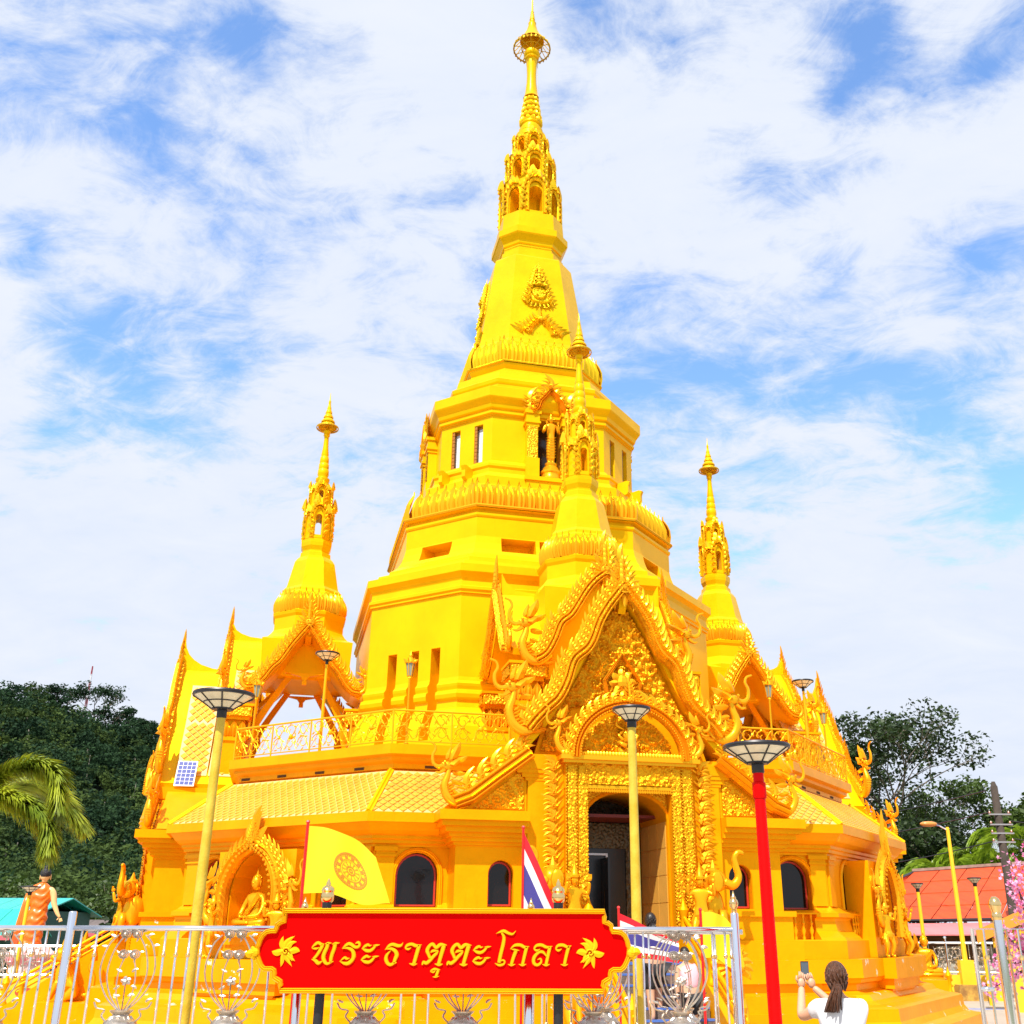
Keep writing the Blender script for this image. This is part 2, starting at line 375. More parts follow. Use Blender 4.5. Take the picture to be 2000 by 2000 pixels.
def hill_h(x, y):
    # forested ridge to the left of the temple, falling away to the right behind it
    crest = 55*math.exp(-((x+200)/130)**2)+10*math.exp(-((x+140)/40)**2)+40*math.exp(-((x+420)/150)**2)
    t = max(0, min(1, (y-95-0.12*(x+200))/250)); prof = t*t*(3-2*t)
    back = 1-max(0, min(1, (y-380)/500))
    return crest*prof*back+4*noise.noise(Vector((x*0.02, y*0.02, 0)))*prof
gx = np.linspace(-700, 160, 70); gy = np.linspace(90, 900, 66)
hv = [(x, y, hill_h(x, y)-0.5) for y in gy for x in gx]; hf = [(j*70+i, j*70+i+1, (j+1)*70+i+1, (j+1)*70+i) for j in range(65) for i in range(69)]
hb = MB(); hb.add(hv, hf); hb.build('hillside', mat('forest_floor', (0.016, 0.035, 0.014), 0.95, var=0.4, vscale=0.05), smooth=True, kind='structure')

def leafcloud(blobs, n, size, rg, flat=0.55):
    # n leaf shards spread over lumpy blobs [(cx,cy,cz,rx,rz)], returned as vertex / face arrays
    bl = np.array(blobs); w = bl[:, 3]**2; idx = rg.choice(len(bl), n, p=w/w.sum())
    d = rg.normal(size=(n, 3)); d /= np.linalg.norm(d, axis=1)[:, None]; rad = rg.uniform(0.45, 1.05, n)**0.6
    c = bl[idx, :3]+d*rad[:, None]*np.stack([bl[idx, 3], bl[idx, 3], bl[idx, 4]], 1)
    a = rg.normal(size=(n, 3)); a[:, 2] *= flat; a /= np.linalg.norm(a, axis=1)[:, None]
    b = np.cross(a, d+rg.normal(size=(n, 3))*0.5); b /= np.linalg.norm(b, axis=1)[:, None]+1e-9
    s = size*rg.uniform(0.6, 1.4, n)[:, None]
    V = np.stack([c-a*s, c-b*s*0.55, c+a*s, c+b*s*0.55], 1).reshape(-1, 3)
    return V, n
def quads_obj(V, name, m, parent=None, M=None, **tags):
    n = len(V)//4; me = bpy.data.meshes.new(name); me.vertices.add(len(V)); me.vertices.foreach_set('co', V.astype(np.float32).ravel())
    me.loops.add(n*4); me.loops.foreach_set('vertex_index', np.arange(n*4, dtype=np.int32))
    me.polygons.add(n); me.polygons.foreach_set('loop_start', np.arange(0, n*4, 4, dtype=np.int32)); me.polygons.foreach_set('loop_total', np.full(n, 4, np.int32))
    me.materials.append(m); me.update(); me.validate()
    return place(me, name, parent, M, **tags)
FOREST = mat('forest_leaves', (0.012, 0.032, 0.012), 0.8, col2=(0.085, 0.130, 0.028), vscale=0.16, spec=0.15, backlit=0.25)
FOREST2 = mat('forest_leaves_dark', (0.007, 0.024, 0.014), 0.8, col2=(0.034, 0.075, 0.026), vscale=0.17, spec=0.15, backlit=0.25)
BARK = mat('bark', (0.16, 0.13, 0.10), 0.9, var=0.3, vscale=8, bump=0.5, bscale=20, stretch=(1, 1, 0.3))
def to_px(x, y, z):
    d = Vector((x, y, z-2)); q = d.dot(_f*1.0); return 1082.4+2023*d.dot(_R)/q, 1000-2023*d.dot(_U)/q
chunks = [[], []]; trunks = MB(); k = 0
while k < 1500:
    x = random.uniform(-330, -15); y = random.uniform(100, 400); h = hill_h(x, y)
    px, py = to_px(x, y, h)
    if px < -60 or px > 480 or y > 372: k += 0.05; continue
    k += 1; r = random.uniform(2.4, 5.2)*(0.75+0.25*y/300); tall = random.uniform(0.7, 1.5)
    bl = [(x+random.uniform(-1, 1)*r*0.8, y+random.uniform(-1, 1)*r*0.5, h+r*tall*random.uniform(0.5, 1.6), r*random.uniform(0.35, 0.65), r*random.uniform(0.25, 0.5)) for _ in range(6)]
    V, n = leafcloud(bl, 230 if y > 180 else 320, 0.34*(0.5+y/300), RNG); chunks[0 if random.random() < (.75 if y < 210 else .4) else 1].append(V)
    if random.random() < 0.10: trunks.tube([(x, y-r*0.5, h), (x+random.uniform(-.6, .6), y-r*0.5, h+r*tall*random.uniform(.8, 1.5))], random.uniform(.08, .18), 4)
quads_obj(np.concatenate(chunks[0]), 'forest_canopy', FOREST, kind='stuff'); quads_obj(np.concatenate(chunks[1]), 'forest_canopy_dark', FOREST2, kind='stuff')
trunks.build('forest_trunks', mat('pale_trunk', (0.30, 0.27, 0.22), 0.9), kind='stuff')

def branchy(b, p, d, length, r, depth, tips, rg):
    q = p+d*length; mid = (p+q)/2+Vector((rg.uniform(-1, 1), rg.uniform(-1, 1), 0))*length*0.06
    b.tube([p, mid, q], [r, r*0.85, r*0.68], 5 if r > 0.05 else 4)
    if depth == 0: tips.append(q); return
    for i in range(rg.choice((2, 3, 3))):
        a = rg.uniform(0, 2*pi); sp = rg.uniform(0.35, 0.8); nd = (d+Vector((math.cos(a), math.sin(a), rg.uniform(-0.1, 0.35)))*sp).normalized()
        branchy(b, q, nd, length*rg.uniform(0.62, 0.85), r*0.62, depth-1, tips, rg)
    tips.append(q)
def tree(name, label, base, H, r, leaf, m, depth=4, n=5000, spread=1.0, seed=1, group=None, clump=0.09, first=0.3, squash=0.75):
    rg = random.Random(seed); t = thing(name, label, 'tree', T(*base), group); b = MB(); tips = []
    p = Vector((0, 0, 0)); top = Vector((rg.uniform(-0.3, 0.3), 0, H*first)); b.tube([p, (top+p)/2+Vector((0.1, 0, 0)), top], [r, r*0.85, r*0.75], 7)
    for i in range(4):
        a = i*1.6+rg.uniform(-0.4, 0.4); d = Vector((math.cos(a)*0.45*spread, math.sin(a)*0.45*spread, 1)).normalized()
        branchy(b, top, d, H*0.24, r*0.6, depth, tips, rg)
    zmax = max(q.z for q in tips); s = H*0.97/zmax
    M = SC(1, 1, s); b.build('trunk', BARK, t, M)
    bl = [(q.x, q.y, q.z*s, H*clump*rg.uniform(0.6, 1.3), H*clump*squash*rg.uniform(0.6, 1.2)) for q in tips if q.z*s > H*0.25]
    V, _ = leafcloud(bl, n, leaf, np.random.default_rng(seed)); quads_obj(V, 'crown', m, t); return t
# trees that stand out along the ridge line
for i, (x, y, H, sp, lab) in enumerate(((-190, 352, 17, 1.5, 'broad dark ridge tree at the far left of the skyline'), (-180, 350, 18, 1.2, 'tall round-headed ridge tree left of the mast'),
        (-171, 348, 15, 1.0, 'slender ridge tree in a gap left of the mast'), (-165.5, 346, 17, 1.1, 'rounded ridge tree just left of the mast foot'), (-153, 346, 21, 1.3, 'high flat-topped ridge tree right of the mast'),
        (-146, 344, 15, 1.4, 'spreading ridge tree on the falling skyline'), (-139, 344, 14, 1.4, 'low spreading tree lower down the skyline'), (-131, 342, 14, 1.0, 'small ridge tree nearest the temple roof on the skyline'))):
    tree('ridge_tree', lab, (x, y, hill_h(x, y)-1), H, 0.3, 0.42, FOREST2, depth=3, n=1500, spread=sp*1.5, seed=30+i, group='trees along the ridge line', clump=0.095, first=0.55, squash=0.5)

# ------------------------------------------------------------------ radio mast on the ridge
mh = hill_h(-163, 360)
t = thing('radio_mast', 'red and white lattice mast on top of the wooded hill', 'mast', T(-163, 360, mh-1))
H = 88.5-mh+1; seg = 10
for i in range(seg):
    z0 = H*i/seg; z1 = H*(i+1)/seg; w0 = 0.5*(1-0.75*i/seg); w1 = 0.5*(1-0.75*(i+1)/seg); b = MB()
    for sx, sy in ((1, 1), (1, -1), (-1, -1), (-1, 1)): b.tube([(sx*w0, sy*w0, z0), (sx*w1, sy*w1, z1)], 0.075, 4)
    c = ((1, 1), (1, -1), (-1, -1), (-1, 1))
    for j in range(4):
        a = c[j]; d = c[(j+1) % 4]; b.tube([(a[0]*w0, a[1]*w0, z0), (d[0]*w1, d[1]*w1, z1)], 0.05, 4); b.tube([(a[0]*w1, a[1]*w1, z1), (d[0]*w1, d[1]*w1, z1)], 0.09, 4)
    b.build('mast_section', mat('mast_red', (0.38, 0.05, 0.07), 0.6) if i % 2 else mat('mast_white', (0.75, 0.75, 0.78), 0.5), t)

# ------------------------------------------------------------------ main stupa
CX, CY, TH = -0.8945, 30.0, 0.2496
ORI = T(CX, CY, 0) @ RZ(TH)
stupa = thing('golden_stupa', 'tall gold eight-sided stupa with tiered drum, bell and needle spire', 'stupa', ORI)
KA = 0.567
def octo(b_, z, a=None):
    a = b_*KA if a is None else a
    return [(-a, -b_, z), (a, -b_, z), (b_, -a, z), (b_, a, z), (a, b_, z), (-a, b_, z), (-b_, a, z), (-b_, -a, z)]
def tier(name, prof, m, parent=stupa):
    b = MB(); b.loft([octo(p[0], p[1], p[2] if len(p) > 2 else None) for p in prof]); return b.build(name, m, parent)
def off(b0, d, z): return (b0+d, z, b0*KA+0.414*d)
B0 = 8.35
tier('plinth', [off(B0, 1.78, 0), off(B0, 1.76, .25), off(B0, 1.55, .27), off(B0, 1.42, .31), off(B0, 1.34, .42), off(B0, 1.32, .64), off(B0, 1.22, .67), off(B0, 0.98, .70), off(B0, 0.80, .76), off(B0, 0.72, .86), off(B0, .52, .90),
     off(B0, .46, .93), off(B0, .46, 1.03), off(B0, .56, 1.07), off(B0, .58, 1.13), off(B0, .64, 1.16), off(B0, .64, 1.5)], G_PLINTH)
wall = tier('lower_wall', [off(B0, .34, 1.502), off(B0, .34, 1.84), off(B0, .30, 1.9), off(B0, .14, 2.02), off(B0, .10, 2.22), off(B0, .12, 2.26), off(B0, .20, 2.29), off(B0, .20, 2.37), off(B0, .09, 2.42), off(B0, .0, 2.5), off(B0, 0, 3.5)], G_BASE)
def arch_poly(x0, x1, z0, zs, n=10, rise=None):
    c = (x0+x1)/2; r = (x1-x0)/2; rise = r if rise is None else rise
    return [(x0, z0), (x1, z0)]+[(c+r*math.cos(pi*i/n), zs+rise*math.sin(pi*i/n)) for i in range(n+1)]
DW = (B0+B0*KA)/math.sqrt(2)
cutters = []; WINS = []
for fd, xs in ((0, (-3.9, -2.42, 2.42, 3.93)), (-45, (-1.75, 1.58)), (45, (-1.15, 1.75)), (-90, (-3.9, -2.42, 3.93)), (90, (-3.9, -2.42, 3.93))):
    for x in xs:
        d = B0 if fd % 90 == 0 else DW; wide = 0.36 if abs(x) > 3 or fd % 90 else 0.20
        if fd % 90 == 0 and abs(x) < 3: d = B0+0.75
        WINS.append((fd, x, d, wide))
        if d == B0 or d == DW:
            c = MB(); c.prism(arch_poly(x-wide-0.05, x+wide+0.05, 2.42, 3.0), -0.5, 0.32, frame_on(fd, d)); cutters.append(c)
            c = MB(); c.box(x-wide+0.02, x+wide+0.03, -0.6, 0.1, 1.86, 2.34, frame_on(fd, d)); cutters.append(c)
cut(wall, cutters)
# entablature and eave
tier('lower_cornice', [off(B0, .05, 3.5), off(B0, .05, 3.54), off(B0, .11, 3.56), off(B0, .11, 3.62), off(B0, .16, 3.64), off(B0, .16, 3.70), off(B0, .22, 3.72), off(B0, .3, 3.78), off(B0, .42, 3.92), off(B0, .50, 3.92), off(B0, .50, 4.10), off(B0, .3, 4.13)], G_BASE)
roofb = tier('lower_roof', [off(B0, .46, 4.09), off(B0, -0.72, 5.03), off(B0, -0.9, 5.03)], G_GROUT)
tier('terrace_slab', [off(B0, -.95, 4.9), off(B0, -.95, 5.08), off(B0, -.85, 5.1), off(B0, -.85, 5.2), off(B0, -.72, 5.26), off(B0, -.72, 5.33), off(B0, -.60, 5.36), off(B0, -.60, 5.56), off(B0, -.9, 5.562)], G_BASE)
# windows of the lower storey
paneA = {}
for fd, x, d, wide in WINS:
    F = frame_on(fd, d); w = wide
    fr = MB(); fr.merge(ribbon([(x-w-0.09, 2.42), (x-w-0.09, 3.0)]+[(x+(w+0.09)*math.cos(pi-pi*i/12), 3.0+(w+0.09)*math.sin(pi-pi*i/12)) for i in range(1, 12)]+[(x+w+0.09, 3.0), (x+w+0.09, 2.42)], 0.10, 0.045))
    f = fr.build('window', G_BASE, stupa, F @ T(0, -0.002, 0))
    b = MB(); o = arch_poly(x-w-0.03, x+w+0.03, 2.44, 3.0, 12); i_ = arch_poly(x-w+0.005, x+w-0.005, 2.47, 3.0, 12); n = len(o)
    b.add([(p[0], 0.14, p[1]) for p in o]+[(p[0], 0.14, p[1]) for p in i_]+[(p[0], 0.19, p[1]) for p in i_], [(k, (k+1) % n, (k+1) % n+n, k+n) for k in range(n)]+[(k+n, (k+1) % n+n, (k+1) % n+2*n, k+2*n) for k in range(n)])
    b.build('red_frame', REDFRAME, f)
    b = MB(); b.prism(arch_poly(x-w, x+w, 2.46, 3.0, 12), 0.17, 0.20); b.build('pane', DARKGLASS, f)
    if d == B0 or d == DW:
        for q in range(4):
            b = MB(); b.lathe([(0.03, 1.86), (0.03, 1.9), (0.018, 1.94), (0.045, 2.03), (0.018, 2.12), (0.04, 2.17), (0.018, 2.22), (0.03, 2.3), (0.03, 2.34)], 8)
            b.build('baluster', G_BASE, stupa, F @ T(x-w*0.72+q*w*0.5, -0.14, 0), smooth=40)
# pilasters at the corners of each face
for fd in (-90, -45, 0, 45, 90):
    d = B0 if fd % 90 == 0 else DW; hw = B0*KA if fd % 90 == 0 else (B0-B0*KA)/math.sqrt(2)
    for sx in (-1, 1):
        b = MB(); xc = sx*(hw-0.22)
        for (dz0, dz1, p, ww) in ((2.5, 3.32, .05, .17), (3.32, 3.36, .08, .2), (3.36, 3.42, .06, .18), (3.42, 3.5, .10, .22)):
            b.box(xc-ww, xc+ww, -p, 0.05, dz0, dz1, frame_on(fd, d))
        b.build('pilaster', G_BASE, stupa)
# roof tiles: diamonds on the lower roof, each its own piece on the nearest faces
tile = MB(); tile.add([(0, 0, -.5), (.5, 0, 0), (0, 0, .5), (-.5, 0, 0), (0, -.10, -.47), (.46, -.03, 0), (0, -.0, .46), (-.46, -.03, 0)], [(4, 5, 6, 7), (0, 1, 5, 4), (1, 2, 6, 5), (2, 3, 7, 6), (3, 0, 4, 7)])
TILE = tile.mesh('roof_tile', G_TILE)
def tile_field(poly, M, tw, tz, parent, limit, stuff_name='roof_tiles_far'):
    # diamonds of width tw, height tz over a polygon in the (x,z) plane of M
    xs = [p[0] for p in poly]; zs = [p[1] for p in poly]; made = 0; rest = MB()
    r = int((max(zs)-min(zs))/(tz/2))+2; c = int((max(xs)-min(xs))/tw)+2
    for i in range(r):
        for j in range(c):
            x = min(xs)+(j+(0.5 if i % 2 else 0))*tw; z = min(zs)+i*tz/2
            if not all(inpoly(np.array([x+dx]), np.array([z+dz]), poly)[0] for dx, dz in ((tw*.22, 0), (-tw*.22, 0), (0, tz*.22), (0, -tz*.22))): continue
            Mt = T(x, -0.006, z) @ SC(tw*0.93, 0.22, tz*0.93)
            if made < limit: place(TILE, 'roof_tile', parent, M @ Mt); made += 1
            else: rest.merge(tile, M @ Mt)
    if rest.f: rest.build(stuff_name, G_TILE, parent, kind='stuff')
    return made
for fd, lim in ((-45, 150), (0, 90), (45, 60), (-90, 0), (90, 0)):
    card = fd % 90 == 0
    o0 = off(B0, .46, 4.09); o1 = off(B0, -.72, 5.03)
    d0 = o0[0] if card else (o0[0]+o0[2])/math.sqrt(2); d1 = o1[0] if card else (o1[0]+o1[2])/math.sqrt(2)
    h0 = o0[2] if card else (o0[0]-o0[2])/math.sqrt(2); h1 = o1[2] if card else (o1[0]-o1[2])/math.sqrt(2)
    sl = math.hypot(d0-d1, .94); ang = math.atan2(d0-d1, .94)
    Mf = RZ(math.radians(fd)) @ T(0, -d0, 4.09) @ RX(-ang)
    zt = sl-0.03; hh = lambda z: h0+(h1-h0)*z/sl
    if card:
        for s_, l_ in ((-1, lim*2//3), (1, lim//3)):
            P = [(s_*3.3, .02), (s_*(hh(.02)-.0), .02), (s_*(hh(zt)-.0), zt), (s_*2.0, zt)]
            if s_ < 0: P = P[::-1]
            tile_field(P, Mf, .185, .21, stupa, l_)
    else:
        tile_field([(-hh(.02), .02), (hh(.02), .02), (hh(zt), zt), (-hh(zt), zt)], Mf, .185, .21, stupa, lim)
    for s_ in (-1, 1):
        b = MB(); b.tube([(s_*h0, 0, 0), (s_*h1, 0, sl)], .07, 4); b.build('hip_ridge', G_TOWER, stupa, Mf)
# small vents under the terrace
vents = MB()
for fd in (-45, 0, 45):
    d = off(B0, -.85, 0); dd = d[0] if fd % 90 == 0 else (d[0]+d[2])/math.sqrt(2)
    for x in (-2.0, -.9, .2, 1.3) if fd else (-3.6, -2.5, 2.5, 3.6):
        b = MB(); b.box(x-.13, x+.13, -.006, .05, 5.115, 5.17, frame_on(fd, dd)); b.build('vent', mat('vent_dark', (.08, .03, .005), .8), stupa)
# first drum
B1 = 4.70
d1 = tier('first_drum', [off(B1, .34, 5.55), off(B1, .34, 6.2), off(B1, .30, 6.5), off(B1, .16, 6.86), off(B1, .12, 6.93), off(B1, .06, 6.98), off(B1, .04, 7.16), off(B1, .12, 7.21), off(B1, .14, 7.30), off(B1, .12, 7.38),
     off(B1, .05, 7.42), off(B1, .08, 7.5), off(B1, .09, 7.56), off(B1, .02, 7.64), off(B1, 0, 7.74), off(B1, 0, 9.86)], G_TOWER)
D1 = (B1+B1*KA)/math.sqrt(2); cs_ = []
for fd in (-90, -45, 0, 45, 90):
    for x in (-.64, .06, .72):
        if fd % 90 == 0: continue
        c = MB(); c.box(x-.14, x+.14, -.6, .42, 6.2, 8.53, frame_on(fd, D1)); cs_.append(c)
cut(d1, cs_)
tier('first_cornice', [off(B1, .05, 9.86), off(B1, .05, 9.92), off(B1, .09, 9.95), off(B1, .09, 10.02), off(B1, .03, 10.06), off(B1, .02, 10.2), off(B1, .06, 10.3), off(B1, .13, 10.38), off(B1, .16, 10.4), off(B1, .16, 10.6), off(B1, .05, 10.62)], G_TOWER)
B2 = 3.86
d2 = tier('second_drum', [(4.62, 10.6), (4.58, 10.78), (4.3, 10.8), (4.28, 11.0), (4.22, 11.04), (4.06, 11.18), (3.96, 11.36), (3.90, 11.55), (B2, 11.75), (B2, 12.3)], G_TOWER)
cs_ = []
for fd, xs in ((0, (-1.05, 0.0, 1.05)), (-45, (-.1,)), (45, (-.1,)), (-90, (-1.05, 0, 1.05)), (90, (-1.05, 0, 1.05))):
    d = B2 if fd % 90 == 0 else (B2+B2*KA)/math.sqrt(2)
    for x in xs:
        hw = .5 if fd % 90 else .47
        c = MB(); c.box(x-hw, x+hw, -.8, .55, 11.3, 11.72, frame_on(fd, d)); cs_.append(c)
cut(d2, cs_)
tier('second_cornice', [(3.88, 12.3), (3.9, 12.34), (3.9, 12.4), (3.8, 12.44), (3.8, 12.52), (3.92, 12.55), (3.93, 12.62), (3.7, 12.7), (3.55, 13.3), (3.42, 13.36), (3.40, 13.5)], G_TOWER)
PETAL = petal_mesh(.30, .92, .22, .10, G_LEAF); PETAL_UP = petal_mesh(.29, .98, .2, .12, G_LEAF_UP)
def band(bb, z, tb, step, me, kz, parent, lean=0.0, name='lotus_petal', faces=range(-180, 180, 45), ka=KA):
    for fd in faces:
        card = fd % 90 == 0; d = bb if card else (bb+bb*ka)/math.sqrt(2); hw = bb*ka if card else (bb-bb*ka)/math.sqrt(2)
        n = max(2, round(2*hw/step))
        for i in range(n+(1 if card else -1)+0):
            x = -hw+2*hw*i/n if card else -hw+2*hw*(i+1)/n
            place(me, name, parent, frame_on(fd, d) @ T(x, 0, z) @ RX(-lean) @ SC(1, 1, kz))
band(3.86, 12.62, 0, .285, PETAL, 1.0, stupa, .22); tier('band_core', [(3.78, 12.6), (3.81, 12.9), (3.68, 13.3), (3.5, 13.4)], G_LEAF)
rim = MB()
def ringtube(bb, z, r, ka=KA):
    o = octo(bb, z, bb*ka); b = MB(); b.tube([Vector(p) for p in o]+[Vector(o[0]), Vector(o[1])], r, 6); return b
ringtube(3.93, 12.6, .05).build('band_rim', G_LEAF, stupa)
# third drum
B3 = 2.95
d3 = tier('third_drum', [(3.36, 13.36), (3.36, 13.75), (3.30, 13.8), (3.18, 13.86), (3.12, 13.98), (3.12, 14.12), (3.16, 14.16), (3.16, 14.24), (3.06, 14.28), (3.0, 14.38), (B3, 14.42), (B3, 15.84)], G_TOWER)
D3 = (B3+B3*KA)/math.sqrt(2); cs_ = []
for fd in (-45, 45, -90, 0, 90):
    if fd % 90:
        for x in (-.37, .43):
            c = MB(); c.box(x-.15, x+.15, -.3, .22, 14.44, 15.64, frame_on(fd, D3)); cs_.append(c)
    else:
        c = MB(); c.prism(arch_poly(-.38, .38, 13.86, 15.9, 8), -.6, .85, frame_on(fd, B3)); cs_.append(c)
cut(d3, cs_)
for fd in (-45, 45):
    for x in (-.37, .43):
        b = MB(); b.box(x-.14, x+.14, .17, .2, 14.46, 15.62); w_ = b.build('window', mat('window_pale_back', (.5, .5, .48), .3, var=.2), stupa, frame_on(fd, D3))
        b = MB()
        for q in range(10): b.box(x-.148, x-.07, .02, .05, 14.46+q*.118, 14.46+q*.118+.1)
        b.box(x-.15, x+.148, .10, .13, 15.56, 15.62); b.build('window_lattice', mat('lattice_brown', (.35, .13, .01), .5), w_)
        b = MB(); b.box(x-.06, x+.13, .13, .165, 14.47, 15.6); b.build('pane', PALEGLASS, w_)
tier('third_cornice', [(2.98, 15.84), (2.98, 15.88), (3.04, 15.9), (3.04, 15.97), (3.0, 15.99), (3.0, 16.04), (3.07, 16.07), (3.10, 16.18), (3.2, 16.32), (3.22, 16.36), (3.22, 16.66), (2.95, 16.68), (2.92, 16.84), (2.62, 16.9)], G_TOWER)
tier('bell_base', [(2.62, 16.88), (2.62, 17.12), (2.66, 17.15), (2.68, 17.25), (2.60, 17.33), (2.52, 17.4), (2.48, 17.62), (2.3, 17.66), (2.12, 17.8), (2.05, 18.0), (2.12, 18.1), (2.15, 18.22), (1.98, 18.3), (1.9, 19.0), (1.86, 19.05)], G_BELL)
band(2.13, 18.24, 0, .275, PETAL_UP, 1.0, stupa, .20); tier('band_core', [(2.08, 18.22), (2.11, 18.5), (2.02, 18.9), (1.86, 19.0)], G_LEAF_UP)
ringtube(2.16, 18.2, .04).build('band_rim', G_LEAF_UP, stupa)
tier('bell', [(1.88, 18.9), (1.86, 19.1), (1.80, 19.25), (1.76, 19.45), (1.30, 22.76), (1.27, 22.82), (1.06, 22.96), (1.05, 23.2), (.98, 23.22), (.98, 23.4)], G_BELL)
tier('bell_crown', [(.98, 23.35), (.98, 23.48), (1.02, 23.5), (1.04, 23.6), (1.16, 23.78), (1.2, 23.82), (1.2, 24.06), (1.08, 24.1), (1.04, 24.8), (.96, 24.82)], G_BELL)
# curved brackets under the third drum
for fd in (-45, 45):
    for x in (-.45, .35):
        b = MB(); P = [(-.16, 0), (0, .04), (.05, .10), (.05, .30), (.1, .42), (.0, .46), (-.34, .42), (-.36, .28), (-.28, .1)]
        b.prism([(p[0], p[1]) for p in P], -.06, .06, frame_on(fd, (3.4+3.4*KA)/math.sqrt(2)) @ T(x, -.02, 13.72) @ RZ(pi/2) @ SC(-1, 1, 1)); b.build('bracket', G_TOWER, stupa)
# spire storeys with gablets
def gablet(w, h, zb, depth, m, up=True):
    # small arched niche with flame border standing on a spire face
    b = MB(); a = [(-w/2, 0), (-w/2, h*.55)]+[(w/2*math.cos(pi-pi*i/8)*(1-.0*i), h*.55+(h*.30)*math.sin(pi*i/8)) for i in range(1, 8)]+[(w/2, h*.55), (w/2, 0)]
    b.merge(ribbon(a, w*.2, depth)); n = 9
    for i in range(n):
        t = i/(n-1); ang = pi-pi*t; x = w*.60*math.cos(ang); z = h*.55+h*.34*math.sin(ang); s = h*(.13+.22*math.sin(pi*t)**6)
        b.merge(flame_mb(s, .6, .2 if t < .5 else -.2, .3), T(x, -depth*.5, z) @ RY((t-.5)*1.3))
    for sx in (-1, 1):
        for k in range(3): b.merge(flame_mb(h*.17, .6, .3*sx, .3), T(sx*w*.55, -depth*.5, h*(.08+k*.17)) @ RY(sx*.5))
    return b
def spire_storey(parent, r0, z0, z1, w, n, m, mo, op):
    # octagonal storey with hollow arched openings
    R = [[(r*math.cos(2*pi*(k+.5)/8), r*math.sin(2*pi*(k+.5)/8), z) for k in range(8)] for r, z in ((r0, z0), (r0*.97, z1-(z1-z0)*.08), (r0*1.02, z1-(z1-z0)*.04), (r0*.9, z1))]
    b = MB(); b.loft(R); o = b.build('spire_storey', m, parent); ap = r0*math.cos(pi/8)
    cc = []
    for k in range(8):
        c = MB(); wd = w*.5 if k % 2 == 0 else w*.42; c.prism(arch_poly(-wd, wd, z0+(z1-z0)*.08, z0+(z1-z0)*.58, 6), -.2, ap*.62, frame_on(k*45, ap)); cc.append(c)
    cut(o, cc)
    for k in range(8):
        place(mo, 'gablet', parent, frame_on(k*45, ap) @ T(0, -.005, z0+(z1-z0)*.04) @ SC(1 if k % 2 == 0 else .86))
def meshof(b, n, m): return b.mesh(n, m)
for r0, z0, z1, w in ((1.06, 24.8, 26.45, .46), (.86, 26.4, 27.75, .38), (.62, 27.7, 28.72, .27)):
    spire_storey(stupa, r0, z0, z1, w, 8, G_BELL, gablet(w*1.35, (z1-z0)*.98, 0, .07, None).mesh('gablet', G_LEAF_UP), None)
b = MB(); b.lathe([(.56, 28.6), (.56, 28.9), (.42, 28.92), (.40, 29.0), (.44, 29.05), (.44, 29.2), (.36, 29.24), (.36, 29.36), (.34, 29.4), (.40, 29.44), (.40, 29.5)], 20); b.build('spire_ring', G_BELL, stupa, smooth=35)
pl = petal_mesh(.16, .3, .3, .2, G_LEAF_UP)
for k in range(5):
    z = 29.45+k*.27; r = .41-k*.035
    b = MB(); b.lathe([(r*.85, z), (r*1.0, z+.05), (r*1.02, z+.1), (r*.8, z+.2), (r*.75, z+.3)], 16); b.build('spire_ring', G_BELL, stupa, smooth=35)
    for j in range(12): place(pl, 'lotus_petal', stupa, RZ(2*pi*j/12+k*.26) @ T(0, -r*.95, z+.03) @ RX(-.12) @ SC(.95-k*.06))
b = MB(); b.lathe([(.3, 30.75), (.26, 30.85), (.235, 31.0), (.185, 31.5), (.175, 31.9), (.19, 32.3), (.22, 32.6), (.215, 32.64), (.26, 32.66), (.27, 32.72), (.235, 32.76), (.28, 32.8), (.31, 32.9), (.28, 33.02), (.2, 33.06), (.1, 33.1), (.06, 33.9)], 20); b.build('spire_shaft', G_BELL, stupa, smooth=40)
